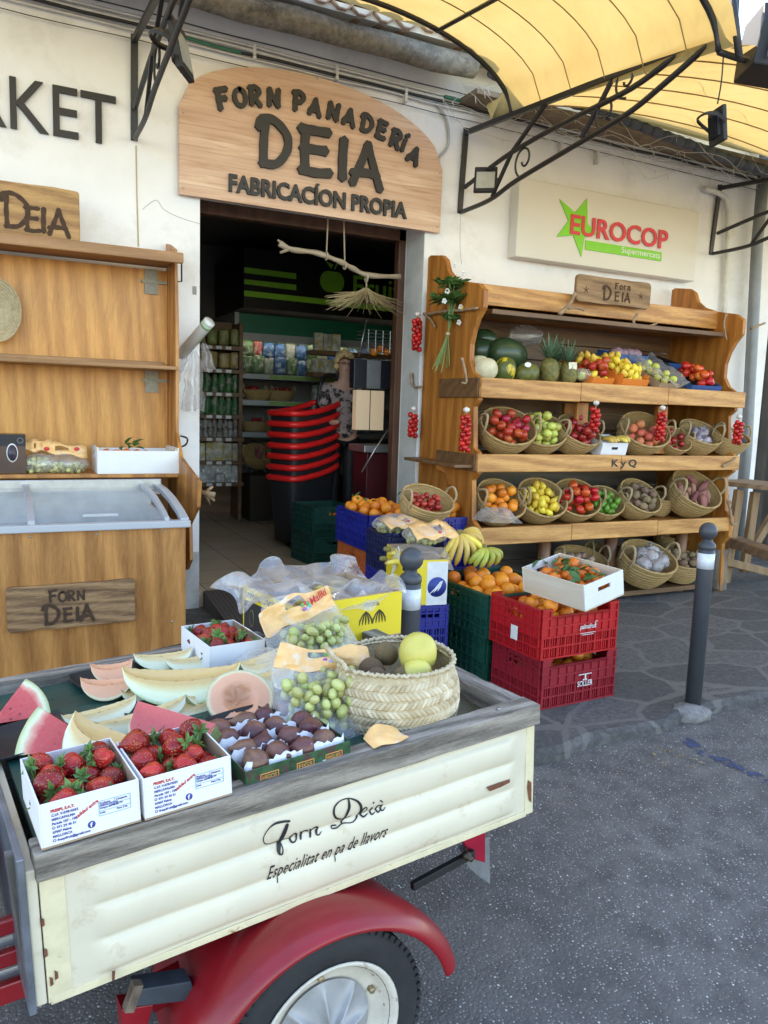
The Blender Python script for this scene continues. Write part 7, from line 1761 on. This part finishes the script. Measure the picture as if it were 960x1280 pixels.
# banana box with plastic
MBX = Mz(.864,2.385,.672,.20); FILM2 = film('crinkled_liner', (.86,.86,.88), .36, .18, 26)
t = cardbox('banana_box','yellow and black banana box with clear plastic liner at the back corner of the cart', .46,.36,.165, MBX, YEL, CBLK)
FLt = faceM(MBX,'left',.46,.36); FFt = faceM(MBX,'front',.46,.36)
b = MB(); b.box((0,.115,-.001),(.36,.165,.0009), FLt); b.build('yellow_band', YEL, t, world=True)
textfit('PREMIUM QUALITY BANANAS', .33, .026, FLt @ T_((.345,.152,.001)) @ rz(pi), 'printed_text', BLACKINK, t, .0008, .012)
b = MB()
for k in range(3): b.tube([FLt @ V((.07+.10*k+.016*cos(a*pi/8), .055+.03*sin(a*pi/8), .001)) for a in range(16)], .0022, 4, closed=True)
b.build('printed_ring', mat('olive_ink', (.16,.14,.04), .6), t, world=True)
b = MB(); b.box((.29,.125,-.001),(.355,.138,.001), FFt)
for k_, cx in enumerate((.285,.345)):
    for q_ in range(5): s_ = q_-2; b.ribbon([(cx+.012,.108),(cx+.012+.007*s_,.096),(cx+.012+.013*s_,.076),(cx+.012+.014*s_,.060)], [.003,.005,.006,.002], 0,.001+.0003*q_, FFt)
b.build('printed_mark', mat('brown_black_ink', (.05,.04,.01), .6), t, world=True)
text('BANANAS', .011, FFt @ T_((.293,.1275,.0012)), 'printed_text', YEL, t, .0006, .0002)
sheet('plastic_liner','crumpled clear plastic liner spilling out of the banana box on the cart', lambda u,v: MBX @ V((-.09+.60*u, -.02+.46*v, .175+.035*sin(u*9+v*4)*sin(v*7+u*3)+.02*v-.10*max(0,.10-v)*3-.10*max(0,.12-u)*3-.04*sin(pi*u)*sin(pi*v))), 44, 34, FILM2, 'plastic liner', 11, .05, 12)
for k in range(3): bananas(('yellow banana tips at the left inside the banana box','yellow banana tips in the middle of the banana box','yellow banana tips at the right inside the banana box')[k], MBX @ T_((.10+.13*k,.20+.04*k,.135)) @ rz(.4*k), 4, 'banana', None, .2, .14)
# ================================================================== inside the shop
BLKB = mat('matt_black_panel', (.006,.006,.007), .5, .1); DGRN = mat('sign_dim_green', (.35,.85,.06), .5, .05); GRN2 = mat('cooler_green', (.008,.16,.09), .45, .08)
yF = 9.2
t = thing('chilled_cabinet','tall open chilled cabinet with black fascia, green stripes and apple drawing inside the shop','cabinet',(4,yF,.12))
x0 = aty(305,340,yF).x
b = MB(); b.box((x0,yF,2.62),(5.85,10.55,3.30)); b.build('black_fascia', BLKB, t, world=True)
def quadpx(pts, y, mm, nm, th=.01):
    P = [aty(px,py,y) for px,py in pts]; b = MB(); b.prism([(p.x,p.z) for p in P], (0,th), M_xz(y)); return b.build(nm, mm, t, world=True)
quadpx(((305,334),(370,342),(370,349),(305,341)), yF, DGRN, 'green_stripe'); quadpx(((305,349),(370,356),(370,363),(305,355)), yF, DGRN, 'green_stripe'); quadpx(((305,363),(500,384),(500,391),(305,370)), yF, DGRN, 'green_stripe')
c = aty(415,352,yF); s_ = .145
b = MB(); pts = []
for i in range(28):
    a = 2*pi*i/28; r = s_*(1+.06*cos(2*a)-.16*max(0,sin(a))**8-.10*max(0,-sin(a))**10); pts.append((c.x+r*cos(a)*1.05, c.z+r*sin(a)*1.05))
b.prism(pts, (0,.01), M_xz(yF)); b.prism([(c.x-.02,c.z+.15),(c.x-.10,c.z+.24),(c.x+.01,c.z+.20)], (0,.01), M_xz(yF)); b.prism([(c.x+.02,c.z+.15),(c.x+.05,c.z+.22),(c.x+.075,c.z+.22),(c.x+.035,c.z+.145)], (0,.011), M_xz(yF)); b.build('apple_drawing', DGRN, t, world=True)
a = aty(441,371,yF); textfit('Fruites', .98, .26, wallM(a.x,yF-.001,a.z-.0), 'lettering', DGRN, t, .01, .01)
b = MB(); b.box((x0-.05,yF+.02,2.33),(5.85,yF+.10,2.55)); b.build('green_header', GRN2, t, world=True)
LGY = mat('cabinet_grey', (.38,.39,.38), .5, .05)
b = MB(); b.box((x0-.10,yF+.02,.12),(x0-.045,10.5,2.56)); b.box((x0-.05,yF+.02,2.25),(5.85,yF+.12,2.33)); b.build('cabinet_frame', LGY, t, world=True)
lm = NT('cabinet_lamp'); lm.inp('Emission Color',(1,.95,.85,1)); lm.inp('Emission Strength',1.1); b = MB(); b.box((x0,yF+.13,2.26),(5.8,yF+.17,2.30)); b.build('lamp_strip', lm.m, t, world=True)
b = MB(); b.box((x0,10.35,.12),(5.85,10.4,2.5)); b.build('back_panel', mat('cabinet_inside', (.30,.31,.32), .7), t, world=True)
rowz = [aty(340,yy,yF).z for yy in (468,501,541,580)]
for k,z in enumerate(rowz[:3]):
    b = MB(); b.box((x0-.04,yF+.10,z-.05),(5.85,10.3,z-.02)); b.box((x0-.04,yF+.07,z-.06),(5.85,yF+.10,z)); b.build('cabinet_shelf', LGY, t, world=True)
    b = MB(); b.box((x0+.35,yF+.065,z-.05),(x0+1.3,yF+.069,z-.01)); b.build('label_strip', mat('lime_strip', (.22,.40,.08), .6), t, world=True)
rr = random.Random(12)
def pack_proto(nm, w_, d_, h_, kind, col, col2=None):
    b = MB(); 
    if kind == 'bag':
        b.ball((0,0,h_/2), 1, 12, 10, (w_/2,d_/2,h_/2), fn=lambda p: min(1.45, 1/max(abs(p.x),abs(p.z),.3*abs(p.y)+.5))*.86+.10*noise.noise(p*4))
    elif kind == 'box': b.box((-w_/2,-d_/2,0),(w_/2,d_/2,h_))
    elif kind == 'jar': b.lathe([(w_*.45,0),(w_*.5,h_*.08),(w_*.5,h_*.7),(w_*.38,h_*.8),(w_*.38,h_),(.001,h_)], 12)
    m_ = mat('pk_'+nm, col, .45, .5, 14, dirt=((col2 or tuple(min(1,x*2.2) for x in col)), 18, .5, .1)); o = b.build(nm, m_, None, bevel=.004 if kind == 'box' else 0); d = o.data; bpy.data.objects.remove(o); return d
PKS = dict(greensalad=pack_proto('salad_bag',.16,.10,.22,'bag',(.06,.13,.05),(.35,.40,.30)), blue=pack_proto('blue_pack',.14,.09,.20,'bag',(.03,.10,.25),(.30,.38,.45)), white=pack_proto('white_pack',.13,.08,.20,'bag',(.35,.36,.34),(.15,.25,.12)), red=pack_proto('red_pack',.13,.08,.22,'bag',(.28,.03,.03),(.35,.30,.28)),
 pale=pack_proto('snack_bag',.11,.07,.17,'bag',(.28,.26,.10),(.20,.30,.08)), yellow=pack_proto('biscuit_bag',.12,.07,.17,'bag',(.36,.25,.09),(.45,.38,.22)), green=pack_proto('sauce_bottle',.07,.07,.18,'jar',(.03,.14,.04),(.30,.28,.22)), box=pack_proto('tea_box',.085,.06,.17,'box',(.50,.48,.40),(.50,.36,.05)), small=pack_proto('spice_jar',.05,.05,.085,'jar',(.32,.31,.28),(.15,.10,.06)), brown=pack_proto('brown_bag',.11,.08,.19,'bag',(.20,.13,.07),(.35,.28,.18)), tin=pack_proto('white_tub',.09,.09,.08,'box',(.45,.45,.43)))
def prod(key, loc, label, group, sc=1.0, cat='product'):
    d = PKS[key]; o = bpy.data.objects.new(d.name, d); COL.objects.link(o); o.location = loc; o.rotation_euler = (0,0,rr.uniform(-.2,.2)); k = sc*rr.uniform(.93,1.07); o.scale = (k,k,k); tag(o, label, cat, group)
def rowfill(px0, px1, py, y, key, lb, gp, step, sc=1, z=None, layers=1, lh=.0, keys=None):
    a = aty(px0,py,y); c = aty(px1,py,y); n = max(1,int((c.x-a.x)/step))
    for k in range(n+1):
        for l in range(layers): prod(rr.choice(keys) if keys else key, (a.x+(c.x-a.x)*k/max(1,n), y+rr.uniform(-.02,.02)+.02*l, (z if z is not None else (a.z+c.z)/2)+l*lh), lb, gp, sc)
rowfill(308,440,468,yF+.28,'blue','bagged vegetable pack on the top shelf of the chilled cabinet','bagged packs in the chilled cabinet',.13,1.15,rowz[0],2,.18,['blue','greensalad','white','greensalad','blue','red'])
rowfill(310,480,405,yF+.5,'white','bagged pack at the back of the top shelf of the chilled cabinet','bagged packs in the chilled cabinet',.14,1.25,rowz[0]+.02,3,.2,['blue','greensalad','white','greensalad','red'])
rowfill(395,450,501,yF+.2,'brown','brown paper bag on the middle shelf of the chilled cabinet','brown bags in the chilled cabinet',.12,1.1,rowz[1],1,0,['brown','white'])
for k,(px_,py_,z) in enumerate(((322,500,rowz[1]),(350,500,rowz[1]),(318,540,rowz[2]),(345,540,rowz[2]))):
    p = aty(px_,py_,yF+.28); dup(BK, T_((p.x,yF+.28,z+.0)) @ Matrix.Diagonal((.17,.17,.13,1)), ('left wicker basket on the upper shelf','right wicker basket on the upper shelf','left wicker basket on the lower shelf','right wicker basket on the lower shelf')[k]+' of the chilled cabinet', 'wicker baskets in the chilled cabinet')
    for q in range(5): fruit('plum' if k != 3 else 'tomato', T_((p.x+rr.uniform(-.09,.09), yF+.28+rr.uniform(-.08,.08), z+.14)), 'dark fruit in a wicker basket inside the chilled cabinet', 'fruit in the cabinet baskets')
for k,(px_,py_) in enumerate(((322,585),(343,580))):
    p = aty(px_,py_,yF-.1); M = T_((p.x,yF-.1,.78)) @ Matrix.Rotation(.5,4,'X'); dup(BK, M @ Matrix.Diagonal((.20,.20,.18,1)), ('basket of carrots tilted at the foot of the chilled cabinet','basket of green leaves tilted at the foot of the chilled cabinet')[k], 'tilted baskets at the cabinet foot')
    if k: leaves('lettuce_heap','heap of green lettuce in the basket at the cabinet foot', M @ T_((0,0,.17)), 60, (.14,.14), LEAF, .09)
    else:
        for q in range(10): fruit('sweet', T_(M @ V((rr.uniform(-.1,.1),rr.uniform(-.1,.1),.17))), 'reddish carrot in the basket at the cabinet foot','carrots at the cabinet foot','carrot',.9,name='carrot')
b = MB(); b.box((x0,yF-.35,.12),(x0+1.2,yF+.02,.66)); tag(b.build('low_shelf', mat('dark_brown_board', (.05,.035,.02), .7), None, loc=(x0+.6,yF-.2,.12)), 'dark low stand under the vegetable baskets inside the shop','stand')
# water bottle packs
t = thing('water_bottle_pack','shrink wrapped pack of clear water bottles on the shop floor','water bottles', atz(325,632,.12))
WB = film('bottle_plastic', (.55,.62,.66), .30, .15, 20); b = MB()
for i in range(3):
    for j in range(2):
        for k in range(2): b.lathe([(.042,0),(.045,.03),(.045,.20),(.03,.26),(.014,.29),(.014,.31)], 12, T_((-.10+.095*i,.1*j,.32*k)))
b.build('bottles', WB, t); b = MB(); b.box((-.16,-.06,.0),(.15,.17,.62)); b.build('shrink_wrap', FILM, t, bevel=.02)
# wooden product rack
yS = 9.0; xs1 = aty(302,500,yS).x; z_ = lambda py: aty(290,py,yS).z
t = thing('wooden_rack','tall brown wooden rack of packaged groceries inside the shop on the left','rack',(xs1-.5,yS,.12))
RK = wood('rack_wood', (.14,.07,.03), (.25,.135,.06), 'x'); b = MB()
b.box((xs1-.03,yS,.12),(xs1+.01,yS+.35,z_(403))); b.box((xs1-1.4,yS+.35,.12),(xs1,yS+.37,z_(400))); b.build('rack_side', RK, t, world=True)
rowsp = (433,462,491,519,547,576,603)
for py in rowsp: b = MB(); z = z_(py); b.box((xs1-1.4,yS-.02,z-.045),(xs1+.03,yS+.35,z)); b.build('rack_shelf', RK, t, world=True)
for k,(py,key,st,lb) in enumerate(((433,'pale',.13,'pale snack bag on the top shelf of the wooden rack'),(462,'yellow',.13,'yellow biscuit bag on the second shelf of the wooden rack'),(491,'green',.075,'dark green bottle on the third shelf of the wooden rack'),(519,'green',.075,'green bottle on the fourth shelf of the wooden rack'),(547,'small',.055,'small white jar on the fifth shelf of the wooden rack'),(576,'box',.095,'cream box with yellow print on the sixth shelf of the wooden rack'),(603,'tin',.10,'white tub on the bottom shelf of the wooden rack'))):
    rowfill(250,294,py,yS+.10,key,lb,lb.replace('bag','bags').replace('bottle','bottles').replace('jar','jars').replace('box ','boxes ').replace('tub','tubs'),st,1.25 if k != 4 else 1.3,z_(py),2 if k in (4,6) else 1,.10)
    for q in range(3): b = MB(); p = aty(262+12*q,py-1,yS-.021); b.box((p.x-.035,yS-.024,z_(py)-.04),(p.x+.03,yS-.021,z_(py)-.005)); b.build('price_ticket', WHITEP, t, world=True)
# counter shelves behind the woman
yC = 8.6; t = thing('counter_shelf','narrow brown shelf stacked with small boxes behind the woman','shelf', aty(430,430,yC))
b = MB()
for py in (437,465): p = aty(392,py,yC); q = aty(492,py,yC); b.box((p.x,yC,p.z-.05),(q.x,yC+.25,p.z))
b.build('boards', RK, t, world=True)
rowfill(397,420,432,yC+.08,'box','pale carton on the shelf behind the woman','pale cartons behind the woman',.09,1.2,aty(392,437,yC).z,1); rowfill(394,415,465,yC+.08,'box','pale carton on the lower shelf behind the woman','pale cartons behind the woman',.07,.95,aty(392,465,yC).z,1,0)
# shopping basket stack
ST = V((0,0,0)); pb = atz(385,700,.12); yB = 6.95; pc = aty(366,600,yB)
def shopbasket(i):
    z = .80+.103*i; M = T_((pc.x,yB,z)) @ rz(.42)
    t = thing('shopping_basket', 'black trolley basket with red rim, %s in the stack inside the doorway'%(('lowest','second from the bottom','third from the bottom','fourth from the bottom','third from the top','second from the top','topmost')[i]), 'shopping basket', M.translation, (0,0,.42), 'stacked black shopping baskets with red rims')
    lx, ly = .66, .40
    def ring(s_, zz, lift=0, n=36): 
        P = []
        for k in range(n):
            a = 2*pi*k/n; x = lx/2*s_*math.copysign(abs(cos(a))**.35,cos(a)); y = ly/2*s_*math.copysign(abs(sin(a))**.35,sin(a)); P.append((x+.33, y+.20, zz+lift*((x+lx/2)/lx)**2))
        return P
    b = MB(); vs = []; levs = [(.80,-.62),(.86,-.35),(.93,-.12),(.97,-.01)] if i == 0 else [(.93,-.14),(.97,-.01)]
    for s_, zz in levs: vs += ring(s_, zz, .12)
    b.smooth = True; b.add(vs, [(j*36+k,j*36+(k+1)%36,(j+1)*36+(k+1)%36,(j+1)*36+k) for j in range(len(levs)-1) for k in range(36)]+([tuple(range(35,-1,-1))] if i == 0 else [])); b.build('tub', mat('black_plastic', (.02,.02,.022), .4, .1), t)
    b = MB(); b.tube(ring(1.0, 0, .12), .030, 6, closed=True, flat=1); b.build('rim', mat('red_plastic', (.80,.02,.02), .35, .05), t)
    b = MB(); b.tube(smoothpts([(.63,.07,.09),(.67,.09,.16 if i < 6 else .36),(.67,.29,.16 if i < 6 else .36),(.63,.32,.09)],5), .019, 6)
    if i == 6: b.tube([(.66,.09,.24),(.66,.29,.24)], .012, 6)
    b.build('handle', MT['black_plastic'], t)
    if i == 0:
        for x in (.06,.44):
            b = MB(); b.lathe([(.03,-.012),(.03,.012)], 12, T_((x,.05,-.65)) @ Matrix.Rotation(pi/2,4,'X')); b.build('wheel', DARK, t)
for i in range(7): shopbasket(i)
for z, lb in ((.122,'dark green plastic crate on the shop floor by the stack of shopping baskets'),(.38,'dark green plastic crate stacked on another by the shopping baskets')):
    p = atz(395,708,.12); crate(lb, .40,.42,.252, Mz(p.x-.02,p.y+.02,z,.10), (.006,.05,.035), dip=False)
fill('orange', Mz(atz(395,708,.12).x+.2,atz(395,708,.12).y+.22,.38,.1), .36,.38,.037, 8,'orange in the green crate inside the doorway','oranges in the indoor green crate', .1)
# juice machine
yJ = 6.35; J = lambda px,py,dy=0: aty(px,py,yJ+dy)
t = thing('juice_machine','orange juicing machine with wire fruit cage and lit steel panel inside the doorway','juice machine', (J(468,600).x,yJ,.12))
a, c = J(443,448), J(492,487); b = MB(); b.box((a.x,yJ,c.z),(c.x,yJ+.10,a.z)); b.build('head', mat('dark_navy_panel', (.012,.014,.022), .4), t, world=True, bevel=.006)
a2, c2 = J(459,450), J(475,486); b = MB(); b.box((a2.x,yJ-.005,c2.z),(c2.x,yJ,a2.z)); b.build('grey_panel', mat('mid_grey', (.16,.17,.18), .4), t, world=True)
a, c = J(447,487), J(480,538); b = MB(); b.box((a.x,yJ+.02,c.z),(c.x,yJ+.1,a.z-.002))
tm = NT('lit_steel'); tm.inp('Base Color',(.6,.52,.4,1)); tm.inp('Roughness',.3); tm.inp('Metallic',.6); tm.inp('Emission Color',(1,.82,.58,1)); tm.inp('Emission Strength',.05); b.build('lit_panel', tm.m, t, world=True)
b = MB(); m_ = J(463.5,512); b.box((m_.x-.003,yJ+.015,c.z),(m_.x+.003,yJ+.02,a.z)); b.build('panel_gap', DARK, t, world=True)
a, c = J(450,556), J(490,565); b = MB(); b.box((a.x,yJ-.1,c.z),(c.x,yJ+.25,a.z)); b.build('drip_tray', STEEL, t, world=True, bevel=.004)
a, c = J(456,566), J(490,700); b = MB(); b.box((a.x,yJ-.05,.12),(c.x,yJ+.25,a.z)); b.build('cabinet', mat('dark_maroon', (.06,.008,.012), .35), t, world=True, bevel=.005)
b = MB(); a, c = J(461,412), J(496,442)
for k in range(7): z = c.z+(a.z-c.z)*k/6; b.tube([(a.x,yJ,z),(c.x,yJ,z),(c.x,yJ+.25,z),(a.x,yJ+.25,z)], .003, 4, closed=True)
for k in range(5): x = a.x+(c.x-a.x)*k/4; b.tube([(x,yJ,c.z),(x,yJ,a.z)], .003, 4)
b.build('wire_cage', STEEL, t, world=True); b = MB(); b.tube([J(449,445), J(458,400)], .006, 5); b.build('steel_rod', STEEL, t, world=True); b = MB(); b.tube([J(452,590,-.1),J(470,560,-.1),J(490,530,-.1)], .008, 5); b.build('steel_rod', STEEL, t, world=True)
for px_,py_ in ((476,436),(468,440),(484,440)): fruit('orange', T_(J(px_,py_,.12)), 'orange in the wire cage of the juicing machine','oranges in the wire cage')
# woman inside
def skin_mesh(name, joints, edges, mm, parent, sub=2, world=True):
    me = bpy.data.meshes.new(name); me.from_pydata([j[0] for j in joints], edges, []); o = bpy.data.objects.new(name, me); COL.objects.link(o)
    o.modifiers.new('k','SKIN'); o.modifiers.new('s','SUBSURF').levels = sub; o.modifiers['s'].render_levels = sub
    for v, j in zip(me.skin_vertices[0].data, joints): v.radius = j[1]; v.use_root = False
    me.skin_vertices[0].data[0].use_root = True; me.materials.append(mm)
    for p in me.polygons: p.use_smooth = True
    dg = bpy.context.evaluated_depsgraph_get(); m2 = bpy.data.meshes.new_from_object(o.evaluated_get(dg)); bpy.data.objects.remove(o); m2.name = name
    for p in m2.polygons: p.use_smooth = True
    m2.materials.clear(); m2.materials.append(mm); o = bpy.data.objects.new(name, m2); COL.objects.link(o); o.parent = parent; return o
hp = aty(430,461,7.3); SKIN = mat('skin', (.52,.30,.22), .5, .06, 12); z0 = hp.z-1.52
pw = thing('person','woman with curly blonde hair and glasses in a patterned blouse inside the shop','person',(hp.x,7.3,z0),(0,0,-.15))
s = 1.0; J_ = [((0,0,.92),(.13,.10)),((0,0,1.12),(.12,.09)),((0,0,1.30),(.14,.09)),((0,-.01,1.41),(.05,.05)),((0,-.03,1.47),(.055,.06)),((0,-.03,1.55),(.075,.09)),((0,-.02,1.62),(.06,.075)),
 ((-.17,0,1.34),(.05,.05)),((-.21,-.02,1.10),(.04,.04)),((-.15,-.18,.98),(.033,.033)),((-.10,-.26,1.0),(.025,.03)),((.17,0,1.34),(.05,.05)),((.21,-.02,1.10),(.04,.04)),((.15,-.18,.98),(.033,.033)),((.10,-.26,1.0),(.025,.03)),
 ((-.09,0,.84),(.085,.09)),((-.09,0,.46),(.055,.06)),((-.09,.02,.07),(.035,.04)),((-.09,-.09,.02),(.035,.02)),((.09,0,.84),(.085,.09)),((.09,0,.46),(.055,.06)),((.09,.02,.07),(.035,.04)),((.09,-.09,.02),(.035,.02))]
E_ = [(0,1),(1,2),(2,3),(3,4),(4,5),(5,6),(2,7),(7,8),(8,9),(9,10),(2,11),(11,12),(12,13),(13,14),(0,15),(15,16),(16,17),(17,18),(0,19),(19,20),(20,21),(21,22)]
bd_ = skin_mesh('body', J_, E_, SKIN, pw)
BL = mat('patterned_blouse', (.35,.28,.27), .8, .2, 10, dirt=((.03,.028,.03), 16, .5, .04)); 
skin_mesh('blouse', [((0,0,.80),(.165,.135)),((0,0,1.12),(.14,.11)),((0,0,1.30),(.158,.108)),((0,0,1.385),(.09,.08)),((-.18,0,1.33),(.07,.065)),((-.22,-.02,1.12),(.065,.06)),((.18,0,1.33),(.07,.065)),((.22,-.02,1.12),(.065,.06))], [(0,1),(1,2),(2,3),(2,4),(4,5),(2,6),(6,7)], BL, pw)
skin_mesh('trousers', [((0,0,.90),(.14,.115)),((-.09,0,.80),(.098,.10)),((-.09,0,.46),(.072,.075)),((-.09,.01,.10),(.06,.06)),((.09,0,.80),(.098,.10)),((.09,0,.46),(.072,.075)),((.09,.01,.10),(.06,.06))], [(0,1),(1,2),(2,3),(0,4),(4,5),(5,6)], DARK, pw)
b = MB(); hr = random.Random(2)
for k in range(170):
    a = hr.uniform(0,6.28); e = hr.uniform(-.5,1.5); d = V((cos(a)*cos(e), sin(a)*cos(e), sin(e)))
    if d.y < -.42 and d.z < .52: continue
    p = V((0,-.02,1.565))+V((d.x*.088,d.y*.105,d.z*.12)); r_ = hr.uniform(.018,.03); b.ball(p, r_, 8, 6, (1,1,1.1), fn=lambda q: 1+.2*noise.noise(q*3))
b.build('hair', mat('blonde_hair', (.60,.42,.20), .6, .35, 40, .6, 90), pw)
b = MB(); b.ball((0,-.125,1.545), .013, 8, 6, (.8,1.1,1.4)); 
for s_ in (-1,1): b.ball((s_*.078,-.02,1.545), .016, 8, 6, (.4,.8,1.3))
b.build('nose_and_ears', SKIN, pw); b = MB()
for s_ in (-1,1): b.ball((s_*.03,-.108,1.568), .009, 8, 6, (1.3,.5,.7))
b.build('eye', mat('eye_dark', (.03,.02,.02), .3), pw); b = MB(); b.ball((0,-.112,1.505), .014, 8, 6, (1.3,.4,.4)); b.build('mouth', mat('lip', (.40,.10,.09), .5), pw)
b = MB()
for s_ in (-1,1): b.tube([(s_*.034+.024*cos(k*pi/6),-.118,1.566+.017*sin(k*pi/6)) for k in range(12)], .0028, 5, closed=True); b.tube([(s_*.058,-.116,1.57),(s_*.08,-.03,1.57)], .0025, 4)
b.tube([(-.01,-.12,1.568),(.01,-.12,1.568)], .0025, 4); b.build('glasses', mat('red_brown_frame', (.12,.02,.015), .3), pw)
b = MB(); b.box((hp.x-.5,6.95,.12),(hp.x+.6,7.9,z0)); tag(b.build('raised_floor', mat('dark_step', (.08,.07,.06), .8), None, loc=(hp.x,7.6,.12)), kind='structure')
# doorstep grate
b = MB(); P = [atz(253,737,.10), atz(292,712,.10)]
t = thing('doorstep_mat','dark rubber grid ramp on the doorstep','doormat',(1.75,5.35,0)); b = MB()
b.add([(1.32,4.55,.015),(2.2,4.62,.015),(2.2,5.60,.122),(1.32,5.60,.122),(1.32,4.55,.0),(2.2,4.62,.0),(2.2,5.60,.0),(1.32,5.60,.0)], [(0,1,2,3),(0,4,5,1),(1,5,6,2),(2,6,7,3),(3,7,4,0)])
tmm = NT('rubber_grid'); vo = tmm.n('TexBrick'); tmm.l(tmm.coord(), vo.inputs[0]); vo.offset = 0
for k_, v_ in (('Scale',1),('Brick Width',.03),('Row Height',.03),('Mortar Size',.008)): vo.inputs[k_].default_value = v_
vo.inputs['Color1'].default_value = (.02,.02,.02,1); vo.inputs['Color2'].default_value = (.03,.028,.026,1); vo.inputs['Mortar'].default_value = (.085,.075,.068,1); tmm.col(vo.outputs[0]); tmm.inp('Roughness',.8); b.build('ramp', tmm.m, t, world=True)

for c_ in kids(BK): bpy.data.objects.remove(c_)
bpy.data.objects.remove(BK)
